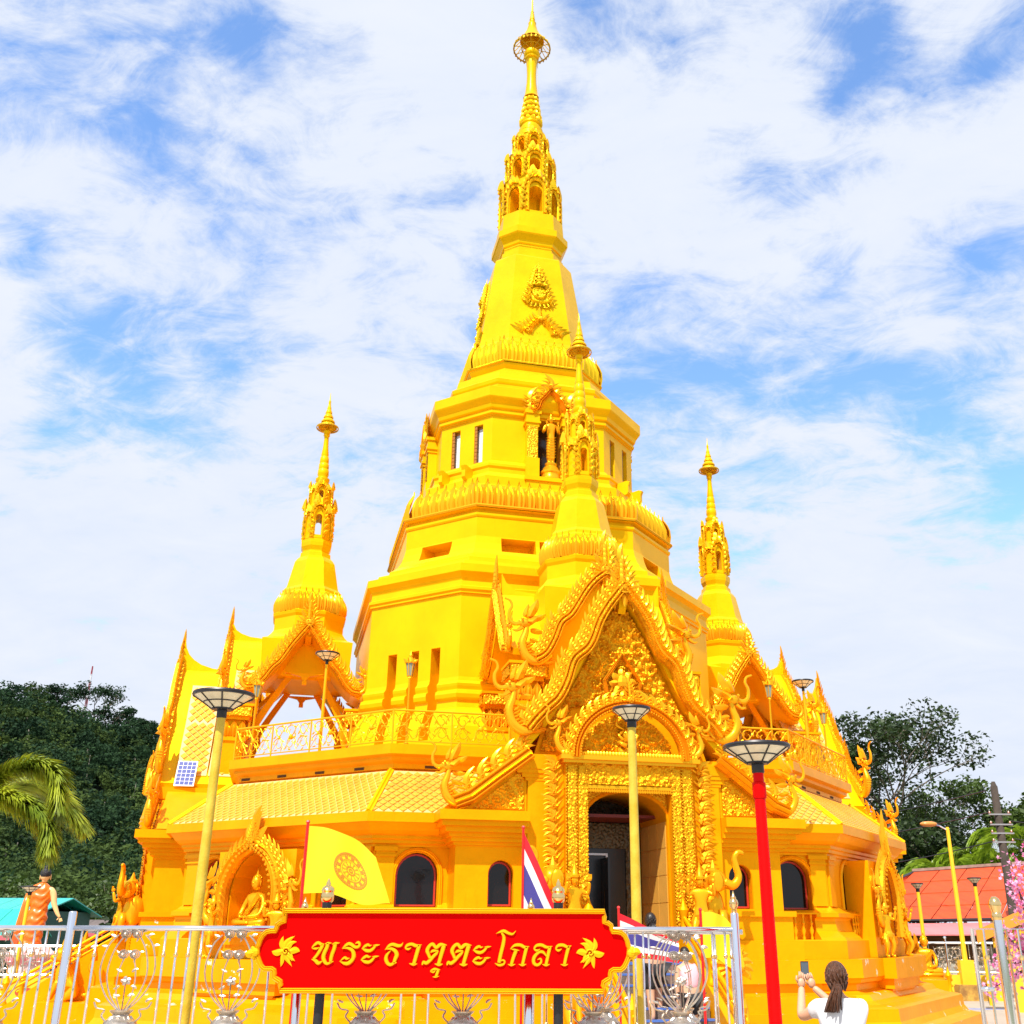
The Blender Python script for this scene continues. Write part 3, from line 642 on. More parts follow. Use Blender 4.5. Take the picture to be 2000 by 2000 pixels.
def umbrella(parent, zc, R, H, m, tiers=0):
    b = MB()
    if not tiers:
        b.lathe([(R*.66, zc+R*.52), (R*.48, zc+R*.86), (R*.30, zc+R*1.3), (R*.2, zc+R*1.75), (R*.22, zc+R*1.85), (R*.13, zc+R*1.95), (R*.13, zc+R*2.3), (R*.06, zc+R*2.7), (R*.05, zc+R*3.0), (R*.02, zc+H)], 24, cap=False)
        for k in range(24):
            a = 2*pi*k/24; c, s_ = math.cos(a), math.sin(a); b.tube([(R*c, R*s_, zc), (R*1.0*c, R*1.0*s_, zc+R*.12), (R*.85*c, R*.85*s_, zc+R*.28), (R*.66*c, R*.66*s_, zc+R*.53)], .016, 4)
        z = zc+R*1.9
        for q in range(5): b.lathe([(R*(.16-.02*q), z), (R*(.18-.022*q), z+.03), (R*(.12-.02*q), z+.07)], 10); z += .13
    else:
        zs = [zc, zc+H*.14, zc+H*.27, zc+H*.40, zc+H*.52]; rs = [.86, .62, .44, .30, .19]
        for q, (z, r) in enumerate(zip(zs, rs)):
            nz_ = H*.13; b.lathe([(R*r, z), (R*r*1.02, z+nz_*.25), (R*r*.82, z+nz_*.6), (R*r*.55, z+nz_*1.08)], 18, cap=False)
        b.lathe([(R*.13, zc+H*.62), (R*.10, zc+H*.72), (R*.12, zc+H*.74), (R*.05, zc+H*.8), (R*.015, zc+H)], 8)
    o = b.build('umbrella', m, parent, smooth=40)
    b = MB(); b.lathe([(R*1.0, zc-.03), (R*1.03, zc), (R*1.0, zc+.03), (R*.95, zc+.02), (R*.95, zc-.02), (R*1.0, zc-.03)], 24, cap=False)
    b.tube([(R*.55*math.cos(a*pi/8), R*.55*math.sin(a*pi/8), zc) for a in range(17)], R*.03, 4)
    for k in range(10):
        a = 2*pi*k/10; b.tube([(0.03*math.cos(a), .03*math.sin(a), zc+.01), (R*math.cos(a), R*math.sin(a), zc)], R*.028, 4)
    for k in range(28):
        a = 2*pi*k/28; b.merge(flame_mb(R*.16, .7, 0, .2), T(R*1.01*math.cos(a), R*1.01*math.sin(a), zc+.02) @ RZ(a+pi/2) @ RX(pi))
    b.build('umbrella_frame', mat('gold_dark_metal', (.62, .36, .02), .35, .5), parent)  # rim, spokes and fringe in a darker gold than the canopy
umbrella(stupa, 33.2, .70, 2.75, G_BELL)
b = MB(); b.tube([(.24, -.05, 33.1), (.20, -.1, 32), (.23, -.12, 30.9), (.3, -.2, 30.4)], .012, 4); b.build('lightning_cable', mat('cable_grey', (.5, .5, .5), .5), stupa)
# emblems and flame crests on the bell
def emblem_mb():
    b = MB(); P = [(-.42, .12), (-.3, 0), (.3, 0), (.42, .12), (.44, .4), (.40, .75), (.32, 1.05), (.22, 1.35), (.1, 1.65), (0, 1.86), (-.1, 1.65), (-.22, 1.35), (-.32, 1.05), (-.40, .75), (-.44, .4)]
    b.prism(P, -.05, .14); b.lathe([(.23, 0), (.235, .05), (.20, .09), (.185, .06), (.06, .07), (.01, .1)], 22, M=T(0, -.05, .56) @ RX(pi/2))
    for q in range(3): b.tube([(.12*math.cos(q*2.1)+.05*math.cos(a*.9+q)*(1-a/9), -.13, .56+.12*math.sin(q*2.1)+.05*math.sin(a*.9+q)*(1-a/9)) for a in range(8)], .018, 4)
    rg = random.Random(3)
    for sx in (-1, 1):
        for i in range(9): b.merge(flame_mb(.34-.012*i, .36, .35*sx, .3), T(sx*(.37-.038*i), -.08, .10+i*.165) @ RY(sx*(.42-.03*i)))
        for i in range(6): b.merge(flame_mb(.27, .4, -.35*sx, .3), T(sx*(.23-.03*i), -.12, .82+i*.13) @ RY(sx*.15))
        for i in range(4): b.tube([(sx*(.33+.06*math.cos(a*.8)*(1-a/9)), -.11, .22+.16*i+.06*math.sin(a*.8)*(1-a/9)) for a in range(8)], .02, 4)
        for i in range(3): b.lathe([(.05, .85+i*.18), (.055, .9+i*.18), (.02, 1.0+i*.18), (.005, 1.12+i*.18)], 6, (sx*(.17-.04*i), -.14))
    for i in range(5): b.lathe([(.13-.02*i, .84+i*.13), (.145-.022*i, .88+i*.13), (.08-.012*i, .95+i*.13)], 8, (0, -.13))
    b.lathe([(.03, 1.45), (.02, 1.7), (.003, 1.95)], 6, (0, -.12))
    for k in range(9): a = -1.2+2.4*k/8; b.merge(flame_mb(.16, .5, 0, .3), T(.42*math.sin(a), -.1, .30-.2*math.cos(a)) @ RY(pi-a*.9))
    b.merge(ribbon([(-.42, .28), (-.25, .17), (0, .13), (.25, .17), (.42, .28)], .09, .09), T(0, -.05, 0))
    return b
def crest_mb():
    b = MB(); b.merge(ribbon([(-.36, .02), (-.30, .22), (-.16, .42), (0, .60), (.16, .42), (.30, .22), (.36, .02)], .11, .14))
    for sx in (-1, 1):
        for i in range(6): b.merge(flame_mb(.44-.02*i, .32, .45*sx, .25), T(sx*(.62-.105*i), -.06, .0+.075*i) @ RY(sx*(.55-.07*i)))
        for i in range(5): b.merge(flame_mb(.30, .36, .4*sx, .25), T(sx*(.50-.09*i), -.09, .12+.12*i) @ RY(sx*(.3-.04*i)))
        b.tube([(sx*(.46+.10*math.cos(a*.8)*(1-a/10)), -.12, .08+.10*math.sin(a*.8)*(1-a/10)) for a in range(9)], .03, 5)
    for i in range(4): b.merge(flame_mb(.42-.03*i, .36, 0, .25), T(0, -.06-.01*i, .52+.10*i))
    b.ball((0, -.12, .60), .08, 8, 6)
    for q in range(4): b.merge(flame_mb(.26, .5, .3*(1 if q % 2 else -1), .25), T(-.12+.08*q, .0, .02) @ RY((-.3+.2*q)))
    return b
EM = emblem_mb().mesh('emblem', G_ORN_UP); CR = crest_mb().mesh('flame_crest', G_LEAF_UP)
for fd in (-90, 0, 90):
    place(EM, 'emblem', stupa, frame_on(fd, 1.585) @ T(0, 0, 20.62) @ RX(-math.radians(8)))
    place(CR, 'flame_crest', stupa, frame_on(fd, 1.70) @ T(.04, 0, 19.52) @ RX(-math.radians(8)))
# image niches on the third drum
PILR = relief([(-.16, 0), (.16, 0), (.16, 1.15), (-.16, 1.15)], .018, .05, 5, 2.0, rs=(.06, .1), fill=.5, name='niche_relief')
for fd in (-90, 0, 90):
    F = frame_on(fd, B3); nb = MB()
    for sx in (-1, 1):
        x = sx*.54
        nb.box(x-.2, x+.2, -.30, .05, 13.75, 14.5, F); nb.box(x-.16, x+.16, -.26, .05, 14.5, 15.55, F)
        nb.box(x-.19, x+.19, -.29, .05, 15.5, 15.6, F); nb.box(x-.23, x+.23, -.33, .05, 15.6, 15.66, F); nb.box(x-.2, x+.2, -.3, .05, 15.66, 15.9, F); nb.box(x-.24, x+.24, -.34, .05, 15.9, 16.0, F)
        nb.build('niche_pillar', G_TOWER, stupa); nb = MB()
    for sx in (-1, 1):
        place(PILR, 'niche_relief', stupa, F @ T(sx*.54, -.265, 14.42))
        place(FLAME, 'flame_leaf', stupa, F @ T(sx*.62, -.3, 16.0) @ SC(.42)); place(FLAME, 'flame_leaf', stupa, F @ T(sx*.6, -.3, 16.2) @ SC(.55, .55, .62))
    A = [(-.56, 15.95), (-.46, 16.0), (-.36, 16.12), (-.3, 16.32), (-.16, 16.5), (0, 16.72)]
    A = [tuple(p) for p in crom([(p[0], p[1], 0) for p in A], 3)]; A = [(p[0], p[1]) for p in A]; A += [(-p[0], p[1]) for p in A[-2::-1]]
    ribbon(A, .15, .22).build('niche_gable', G_LEAF, stupa, F @ T(0, -.16, 0))
    for k in range(11):
        t = k/10; i = int(t*(len(A)-1)); x, z = A[i]; s = .22+.3*(1-abs(t-.5)*2)**3
        place(FLAME, 'flame_leaf', stupa, F @ T(x, -.28, z+.05) @ RY((t-.5)*.9) @ SC(s*(1 if t > .5 else -1), s, s))
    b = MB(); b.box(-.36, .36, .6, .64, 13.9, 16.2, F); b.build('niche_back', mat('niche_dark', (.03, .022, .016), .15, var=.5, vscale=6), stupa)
    for sx in (-1, 1):
        b = MB(); b.box(sx*.27-.03, sx*.27+.03, .5, .55, 13.95, 16.0, F); b.build('niche_glass_strip', PALEGLASS, stupa)
    b = MB(); b.box(-.75, .75, -.45, .05, 13.36, 13.72, F); b.box(-.8, .8, -.5, .05, 13.72, 13.84, F); b.build('niche_ledge', G_TOWER, stupa)
# terrace railing between the porches
RAILG = mat('gold_railing', (.90, .48, .015), .3, .5)
def lace(w, h, seed):
    b = MB(); rg = random.Random(seed); n = max(2, round(w/.34)); s = w/n
    for i in range(n):
        for row in range(2):
            cx = (i+.5)*s; cz = h*(.27+.46*row); sg = 1 if (i+row) % 2 else -1
            pts = [(cx+sg*r*math.cos(a), 0, cz+r*math.sin(a)) for a, r in [(q*.62, .15*(1-q/15)+.012) for q in range(13)]]
            b.tube(pts, [.008+.005*(1-q/13) for q in range(13)], 4)
            for q in range(5):
                a = q*1.26+i; b.merge(flame_mb(.085, .5, .4*sg, .25), T(cx+sg*.13*math.cos(a), 0, cz+.13*math.sin(a)) @ RY(a))
        b.tube([(i*s, 0, .02), (i*s+s*.5, 0, h*.5), (i*s, 0, h-.02)], .009, 4); b.tube([((i+1)*s, 0, .02), (i*s+s*.5, 0, h*.5), ((i+1)*s, 0, h-.02)], .009, 4)
    b.ball((w/2, 0, h*.5), .055, 8, 5); return b
def rail_run(parent, x0, x1, M, seed):
    L_ = x1-x0; n = max(1, round(L_/1.25)); w = L_/n; b = MB()
    b.tube([(x0, 0, .70), (x1, 0, .70)], .022, 6); b.tube([(x0, 0, .07), (x1, 0, .07)], .014, 5); b.build('rail', RAILG, parent, M)
    for i in range(n+1):
        b = MB(); b.tube([(x0+i*w, 0, 0), (x0+i*w, 0, .7)], .018, 6); b.build('rail_post', RAILG, parent, M)
    me = lace(w-.06, .58, seed).mesh('scroll_panel', RAILG)
    for i in range(n): place(me, 'scroll_panel', parent, M @ T(x0+i*w+.03, 0, .09))
rb = B0-.66
for fd in (-90, -45, 0, 45, 90):
    card = fd % 90 == 0; d = off(B0, -.68, 0); dd = d[0] if card else (d[0]+d[2])/math.sqrt(2); hw = d[2] if card else (d[0]-d[2])/math.sqrt(2)
    t = thing('terrace_railing', {0: 'gold scrollwork terrace railing at both sides of the entrance gable', -45: 'gold scrollwork railing on the terrace left of the entrance', 45: 'gold scrollwork railing on the terrace right of the entrance',
              -90: 'gold scrollwork railing beside the left porch, seen end on', 90: 'gold scrollwork railing beside the right porch, seen end on'}[fd], 'railing', ORI @ frame_on(fd, dd) @ T(0, 0, 5.562), 'scrollwork railings round the terrace')
    if card: rail_run(t, -hw, -2.0, Matrix(), 1); rail_run(t, 2.0, hw, Matrix(), 1)
    else: rail_run(t, -hw, hw, Matrix(), 2)
# ------------------------------------------------------------------ porches (front one built, then copied to the left and right)
def naga_mb():
    # rearing serpent end-piece in the xz plane, facing +x, about 1.35 high
    b = MB(); body = crom([(-.25, 0, .12), (-.08, 0, -.02), (.12, 0, -.06), (.32, 0, .08), (.40, 0, .32), (.33, 0, .56), (.30, 0, .72)], 4)
    n = len(body); b.tube(body, [.055+.045*math.sin(pi*min(1, i/(n-1)*1.05)) for i in range(n)], 8)
    b.ball((.34, 0, .79), .115, 10, 7, (1.2, .85, .9)); b.ball((.43, 0, .83), .055, 8, 5, (1.2, 1, .8))
    tr = crom([(.42, 0, .80), (.56, 0, .76), (.68, 0, .84), (.70, 0, 1.02), (.64, 0, 1.16), (.68, 0, 1.28), (.80, 0, 1.33)], 4); n = len(tr)
    b.tube(tr, [.052*(1-.62*i/(n-1)) for i in range(n)], 7)
    b.tube(crom([(.40, 0, .70), (.52, 0, .62), (.62, 0, .64)], 3), [.05, .045, .04, .03, .03, .02, .01], 5)
    for s in (-1, 1):
        b.ball((.42, s*.11, .86), .035, 6, 4); b.merge(flame_mb(.34, .5, -.5, .3), T(.26, s*.10, .78) @ RZ(s*.4) @ RY(-.5))
    for i, (x, z, r, q) in enumerate(((.26, .92, -.1, .46), (.16, .86, -.7, .32), (.20, .62, -1.2, .30), (.22, .42, -1.4, .26), (.2, .2, -1.7, .24), (.34, .95, .1, .28))):
        b.merge(flame_mb(q, .55, -.35, .3), T(x, 0, z) @ RY(r))
    for i in range(14): p = body[3+i] if 3+i < len(body) else body[-1]; b.ball((p.x+.075, 0, p.z+.01), .045, 5, 3, (.7, 1.9, .8)); b.merge(flame_mb(.17, .5, -.4, .3), T(p.x-.09, 0, p.z) @ RY(-1.3+i*.05))
    for i in range(0): t = i/5; p = body[4+i*4 if 4+i*4 < len(body) else -1]; b.ball((p.x+.10, 0, p.z), .07, 6, 4, (.7, 1.6, .8))
    return b
NAGA = naga_mb().mesh('naga_finial', G_LEAF, smooth=50)
def kala_mb():
    b = MB(); b.ball((0, -.12, .22), .13, 10, 7, (1.1, .7, 1)); b.ball((0, -.22, .20), .04, 6, 4); b.tube([(-.07, -.2, .12), (0, -.23, .10), (.07, -.2, .12)], .02, 5)
    for s in (-1, 1):
        b.ball((s*.06, -.2, .27), .032, 6, 4); b.tube([(s*.02, -.2, .33), (s*.08, -.2, .35), (s*.12, -.17, .31)], .018, 5)
        for i in range(8):
            a = .25+.34*i; q = .30-.012*i; b.merge(flame_mb(q, .34, .45*s, .22), T(s*(.10+.02*min(i, 4)), -.07, .30-.05*i) @ RY(s*a))
        for i in range(4): b.merge(flame_mb(.26-.03*i, .36, .3*s, .25), T(s*(.13-.028*i), -.08, .42+.13*i) @ RY(s*(.35-.05*i)))
    b.merge(flame_mb(.52, .30, 0, .2), T(0, -.06, .72))
    for i in range(4): b.merge(flame_mb(.28, .42, 0, .3), T(0, -.13+.01*i, .32+.12*i))
    for i in range(3): b.merge(flame_mb(.22-.04*i, .6, 0, .3), T(0, -.12, .06-.06*i) @ RY(pi))
    return b
KALA = kala_mb().mesh('crown_ornament', G_LEAF, smooth=25)
def sm2(P, n=4): return [(p[0], p[1]) for p in crom([(a, c, 0) for a, c in P], n)]
porch = thing('temple_porch', 'front entrance porch with carved arched doorway, double gable and spired roof', 'porch', ORI, 'spired porches of the stupa')
def P_(b, name, m, M=None, smooth=False, parent=porch): return b.build(name, m, parent, M, smooth)
def gable(L_, y, w, th, fl, parent, name='gable_board', M=None, kala=1.0, zoff=0.0, naga=None, bead=True):
    """L_: left edge from apex down; builds a mirrored wavy board with flames, crown and serpents."""
    M = M or Matrix(); Lp = sm2(L_); A = [(x, z) for x, z in Lp[::-1]]+[(-x, z) for x, z in Lp[1:]]
    o = ribbon(A, w, th).build(name, G_ORN, parent, M @ T(0, y, 0))
    if bead:
        bb = MB(); n = len(A)
        for i in range(n-1):
            for q in range(2):
                t = q/2; x = A[i][0]*(1-t)+A[i+1][0]*t; z = A[i][1]*(1-t)+A[i+1][1]*t; bb.ball((x, -th*.9, z), w*.15, 5, 3)
        bb.build('bead_row', G_LEAF, o, kind='stuff')
    # flames along the outer edge
    d = [0]
    for i in range(1, len(Lp)): d.append(d[-1]+math.hypot(Lp[i][0]-Lp[i-1][0], Lp[i][1]-Lp[i-1][1]))
    tot = d[-1]; n = int(tot/fl)
    for k in range(n):
        s = (k+.6)/n*tot; i = max(1, next((q for q in range(len(d)) if d[q] >= s), len(d)-1)); t = (s-d[i-1])/(d[i]-d[i-1]+1e-9)
        x = Lp[i-1][0]*(1-t)+Lp[i][0]*t; z = Lp[i-1][1]*(1-t)+Lp[i][1]*t; tx, tz = Lp[i][0]-Lp[i-1][0], Lp[i][1]-Lp[i-1][1]; l_ = math.hypot(tx, tz)
        nx, nz = -abs(tz)/l_, abs(tx)/l_ if tx < 0 else -abs(tx)/l_*0.3
        ang = math.atan2(nx, nz+.35); sz = fl*2.0
        for sg in (1, -1):
            place(FLAME, 'flame_leaf', o, T(sg*(x+nx*w*.4), -th*.4, z+nz*w*.4) @ RY(sg*ang) @ SC(sg*sz, sz, sz))
    if kala: place(KALA, 'crown_ornament', o, T(0, -th*.25, L_[0][1]+zoff) @ SC(kala, kala*.7, kala))
    if naga:
        x, z, s = naga
        for sg in (1, -1): place(NAGA, 'naga_finial', o, T(-sg*x*-1, -th*.3, z) @ SC(sg*s, s, s))
    return o
# lower block with the doorway
wb = MB(); wb.box(-1.97, 1.97, -9.35, -6.9, 0.0, 5.08); wo = P_(wb, 'porch_wall', G_BASE)
c = MB(); c.prism(arch_poly(-.84, .84, 1.5, 4.02, 14, .53), -9.8, -7.66); cut(wo, [c])
for sx in (-1, 1):
    bb = MB(); bb.box(min(sx*1.975, sx*3.3), max(sx*1.975, sx*3.3), -9.15, -7.9, 0, 3.5); bo = P_(bb, 'side_bay_wall', G_BASE)
    c = MB(); x = sx*2.42; c.prism(arch_poly(x-.25, x+.25, 2.42, 3.0), -9.6, -8.83); cut(bo, [c])
for sx in (-1, 1):
    b = MB()
    for d, z0, z1 in ((.06, 3.5, 3.56), (.13, 3.56, 3.64), (.19, 3.64, 3.72), (.3, 3.72, 3.82), (.4, 3.82, 3.92), (.48, 3.92, 4.10)):
        b.box(min(sx*1.98, sx*(3.3+d*.8)), max(sx*1.98, sx*(3.3+d*.8)), -9.15-d, -8.3, z0, z1)
    P_(b, 'bay_cornice', G_BASE); b = MB()
    for d, z0, z1 in ((.55, 1.1, 1.5), (.45, .9, 1.1), (.9, .62, .9), (1.0, .3, .62), (1.1, 0, .3), (.25, 1.5, 1.85), (.12, 1.85, 2.28), (.18, 2.28, 2.38)):
        if d > .3: b.box(min(sx*.98, sx*(3.3+d)), max(sx*.98, sx*(3.3+d)), -9.15-d, -8.0, z0, z1)
        else: b.box(min(sx*1.98, sx*(3.3+d)), max(sx*1.98, sx*(3.3+d)), -9.15-d, -8.0, z0, z1)
    P_(b, 'bay_mouldings', G_PLINTH)
b = MB()
for d, z0, z1 in ((.05, 4.7, 4.76), (.12, 4.76, 4.84), (.22, 4.84, 4.92), (.3, 4.92, 5.2)): b.box(-1.97-d, 1.97+d, -9.35-d*.2, -6.9, z0, z1)
P_(b, 'porch_cornice', G_BASE)
# doorway interior
for nm in ('lower_wall', 'lower_cornice', 'lower_roof', 'terrace_slab'):
    o = bpy.data.objects[nm]; cc = []
    for a in (0, -pi/2, pi/2):
        c = MB(); c.prism(arch_poly(-.86, .86, 1.51, 4.02, 14, .55), -9.9, -7.66, RZ(a)); cc.append(c)
    cut(o, cc)
b = MB(); b.box(-1.0, 1.0, -7.70, -7.5, 1.5, 4.9); P_(b, 'inner_wall', mat('carved_bronze_dark', (.03, .022, .010), .5, .3, bump=1.5, bscale=14, kind='voronoi'))
place(relief([(-.84, 0), (-.44, 0), (-.44, 2.1), (.50, 2.1), (.50, 0), (.84, 0), (.84, 2.62), (-.84, 2.62)], .02, .06, 9, 2.0, rs=(.08, .13), fill=.4, m=mat('carved_bronze', (.11, .08, .035), .4, .4)), 'inner_door_surround', porch, T(0, -7.73, 1.5))
b = MB(); b.box(-.44, .5, -7.72, -7.705, 1.5, 3.6); P_(b, 'inner_door', mat('door_black', (.006, .005, .005), .25))
b = MB(); b.box(-.42, -.38, -7.78, -7.72, 1.52, 3.5); b.box(-.42, .10, -7.78, -7.72, 3.46, 3.5); b.box(.06, .10, -7.78, -7.72, 1.52, 3.5); P_(b, 'door_frame_strip', mat('door_aluminium', (.62, .62, .63), .3, .4))
b = MB(); b.box(-.03, .01, -8.2, -7.74, 1.54, 3.4); b.tube([(-.05, -8.1, 2.2), (-.08, -8.1, 2.25), (-.08, -8.1, 2.75), (-.05, -8.1, 2.8)], .012, 5); P_(b, 'door_leaf', mat('door_black', (0, 0, 0)))
b = MB(); b.box(-.84, .84, -9.3, -7.7, 1.46, 1.5); P_(b, 'threshold_floor', mat('granite_floor', (.28, .22, .16), .25))
b = MB(); b.box(-.84, .84, -8.9, -7.72, 4.05, 4.5); 
DT = mat('doorway_tile', (.80, .42, .07), .12, .1, var=.10, vscale=2)
for sx in (-1, 1):
    for i in range(3):
        for j in range(5):
            t_ = MB(); t_.box(-.006, .006, .008, .49, .006, .494); t_.build('wall_tile', DT, porch, T(sx*.832, -9.28+i*.5, 1.52+j*.5))
b = MB(); b.box(-.82, .82, -8.75, -7.74, 4.12, 4.18); P_(b, 'doorway_ceiling', mat('dark_red_ceiling', (.14, .012, .008), .5))
# carved surround
def rel(name, poly, res, dep, seed, M, dens=1.2, mir=False, rs=(.1, .2), fill=.3): return place(relief(poly, res, dep, seed, dens, mir, name, G_ORN, rs, fill), name, porch, M)
for sx in (-1, 1):
    b = MB(); b.box(sx*1.07-.215, sx*1.07+.215, -9.62, -9.35, 1.5, 5.02); P_(b, 'door_pilaster', G_BASE)
    b = MB(); b.box(sx*1.45-.16, sx*1.45+.16, -9.5, -9.35, 1.5, 5.1); P_(b, 'outer_pilaster', G_BASE)
colr = relief([(-.095, 0), (.095, 0), (.095, 3.45), (-.095, 3.45)], .017, .07, 12, 2.5, rs=(.06, .10), fill=.5, name='carved_column')
for sx in (-1, 1):
    for x in (.96, 1.18): place(colr, 'carved_column', porch, T(sx*x, -9.63, 1.55) @ SC(sx, 1, 1))
    b = MB()
    for x in (.86, 1.07, 1.28):
        for k in range(58): b.ball((sx*x, -9.64, 1.56+k*.06), .022, 5, 3)
    b.build('bead_row', G_LEAF, porch, kind='stuff')
    for k in range(15): place(FLAME, 'flame_leaf', porch, T(sx*1.47, -9.56, 1.6+k*.235) @ RY(sx*(.35+.15*(k % 2))) @ SC(sx*.36, .36, .36))
rel('door_lintel', [(-.95, 4.64), (.95, 4.64), (.95, 5.08), (-.95, 5.08)], .016, .09, 4, T(0, -9.62, 0), 1.6, True, (.13, .2))
b = MB(); b.box(-1.30, 1.30, -9.60, -9.34, 4.56, 5.10); P_(b, 'lintel_block', G_BASE)
b = MB()
for k in range(36): b.merge(flame_mb(.07, .9, 0, .3), T(-.84+k*.048, -9.62, 4.56) @ RY(pi))
b.box(-.86, .86, -9.64, -9.60, 4.56, 4.62); b.build('fringe', G_LEAF, porch, kind='stuff')
def spandrel(sx): 
    P = [(sx*.84, 4.02)]+[(sx*.84*math.cos(a), 4.02+.53*math.sin(a)) for a in (.3, .6, .9, 1.2, pi/2)]+[(0, 4.56), (sx*.84, 4.56)]
    return P if sx < 0 else P[::-1]
for sx in (-1, 1): rel('spandrel', spandrel(sx), .016, .05, 3, T(0, -9.37, 0), 2.5, False, (.05, .1))
ribbon([(-.86, 1.5), (-.86, 4.02)]+[(.86*math.cos(pi-pi*i/14), 4.02+.54*math.sin(pi*i/14)) for i in range(1, 14)]+[(.86, 4.02), (.86, 1.5)], .07, .05).build('door_arch', G_BASE, porch, T(0, -9.36, 0))
b = MB(); b.box(-1.42, 1.42, -9.80, -9.3, 5.08, 5.16); b.box(-1.36, 1.36, -9.74, -9.3, 5.02, 5.08)
for k in range(44): b.merge(flame_mb(.10, .8, 0, .3), T(-1.36+k*.0633, -9.76, 5.15))
P_(b, 'lintel_cornice', G_LEAF)
# tympanum and round arch
tp = [(-.98, 5.16), (.98, 5.16)]+[(.98*math.cos(pi*i/16), 5.16+.90*math.sin(pi*i/16)) for i in range(17)]
rel('tympanum', tp, .016, .18, 21, T(0, -9.42, 0), 1.5, True, (.18, .30))
b = MB(); b.prism(tp, -9.40, -9.3); P_(b, 'tympanum_back', G_BASE)
# seated deity in the tympanum
b = MB(); b.ball((0, -9.55, 5.62), .10, 8, 6, (1.3, .7, 1.2)); b.ball((0, -9.6, 5.82), .06, 8, 6); b.merge(flame_mb(.18, .5, 0, .3), T(0, -9.58, 5.85)); b.box(-.2, .2, -9.6, -9.45, 5.2, 5.36)
for s in (-1, 1):
    b.tube([(s*.08, -9.58, 5.70), (s*.2, -9.6, 5.6), (s*.12, -9.66, 5.5)], .035, 6); b.tube([(0, -9.56, 5.5), (s*.2, -9.62, 5.45), (s*.06, -9.68, 5.38)], .05, 6); b.tube([(s*.08, -9.58, 5.72), (s*.24, -9.58, 5.8), (s*.22, -9.58, 5.95)], .03, 6)
P_(b, 'deity_figure', G_STATUE, smooth=True)
arc = [(-1.12, 5.12)]+[(1.12*math.cos(pi-pi*i/20), 5.16+1.02*math.sin(pi*i/20)) for i in range(1, 20)]+[(1.12, 5.12)]
ao = ribbon(arc, .17, .20).build('round_arch', G_LEAF, porch, T(0, -9.66, 0))
bb = MB()
for i in range(60):
    a = pi*i/59
    for r in (1.05, 1.19): bb.ball((r*math.cos(a), -.22, 5.16+(r-.1)*math.sin(a)), .022, 5, 3)
bb.build('bead_row', G_LEAF, ao, kind='stuff')
for i in range(21):
    a = pi*(i+.5)/21; s = .24+.08*math.sin(a)**6; r = 1.22; sg = 1 if a < pi/2 else -1
    place(FLAME, 'flame_leaf', ao, T(r*math.cos(a), -.1, 5.16+(r-.12)*math.sin(a)) @ RY(pi/2-a+(-.5*sg)) @ SC(-sg*s, s, s))
place(KALA, 'crown_ornament', ao, T(0, -.10, 6.16) @ SC(.52))
for sg in (1, -1): place(NAGA, 'naga_finial', ao, T(sg*1.24, -.05, 5.26) @ SC(sg*.64, .64, .64))
# front gable
GB = [(0, 8.72), (-.33, 8.29), (-.54, 7.93), (-.68, 7.55), (-.82, 7.32), (-1.08, 7.08), (-1.22, 6.66), (-1.40, 6.30), (-1.66, 6.05), (-1.86, 5.84), (-2.0, 5.66)]
gable(GB, -9.42, .22, .22, .155, porch, kala=1.0, zoff=-.25, naga=(2.0, 5.68, 1.0))
ped = [(0, 5.2)]+[(x*.96, z-.08) for x, z in [(-1.9, 5.3)]+GB[::-1][1:-1]]+[(0, 8.55)]+[(-x*.96, z-.08) for x, z in GB[1:-1]]+[(1.8, 5.22)]
ped = [(-1.82, 5.2), (1.82, 5.2)]+[(-x*.95, z-.06) for x, z in GB[::-1][2:]][:-1]+[(0, 8.6)]+[(x*.95, z-.06) for x, z in GB[1:-2]]
b = MB(); b.prism(ped, -9.16, -9.06); P_(b, 'pediment_wall', G_BASE)
inn = [(-1.28, 6.16), (-1.02, 5.16+1.02), (0, 6.35), (1.02, 6.18), (1.28, 6.16), (1.0, 6.7), (.72, 7.2), (.42, 7.9), (0, 8.5), (-.42, 7.9), (-.72, 7.2), (-1.0, 6.7)]
rel('pediment_relief', inn, .017, .20, 33, T(0, -9.17, 0), 1.5, True, (.18, .32))
rel('pediment_wing', [(-1.72, 5.3), (-1.3, 5.3), (-1.2, 5.75), (-1.05, 6.15), (-1.3, 6.2), (-1.5, 5.95)], .017, .12, 6, T(0, -9.17, 0), 1.8, False, (.1, .18))
place(bpy.data.objects['pediment_wing'].data, 'pediment_wing', porch, T(0, -9.17, 0) @ SC(-1, 1, 1))
# lotus medallion at the centre of the pediment
b = MB(); b.ball((0, -9.34, 6.72), .15, 10, 6, (1, .6, 1.1)); b.merge(ribbon([(-.34, 6.5), (-.38, 6.75), (-.2, 7.0), (0, 7.3), (.2, 7.0), (.38, 6.75), (.34, 6.5), (.15, 6.38), (-.15, 6.38), (-.34, 6.5)], .08, .1), T(0, -9.26, 0))
for k in range(8): a = 2*pi*k/8; b.merge(flame_mb(.2, .8, 0, .3), T(.1*math.cos(a), -9.34, 6.72+.1*math.sin(a)) @ RY(pi/2-a))
P_(b, 'medallion', G_LEAF)
# rear gable
GA = [(0, 9.42), (-.22, 9.25), (-.45, 8.98), (-.70, 8.56), (-.84, 8.36), (-1.04, 8.18), (-1.18, 7.82), (-1.36, 7.50), (-1.58, 7.34)]
gable(GA, -8.24, .20, .2, .15, porch, kala=.95, zoff=-.15, naga=(1.50, 7.36, .98))
b = MB(); pa = [(-1.5, 7.05), (1.5, 7.05)]+[(-x*.95, z-.05) for x, z in GA[::-1]]+[(x*.95, z-.05) for x, z in GA[1:]]
b.prism(pa, -8.2, -8.08); P_(b, 'rear_gable_wall', G_TOWER)
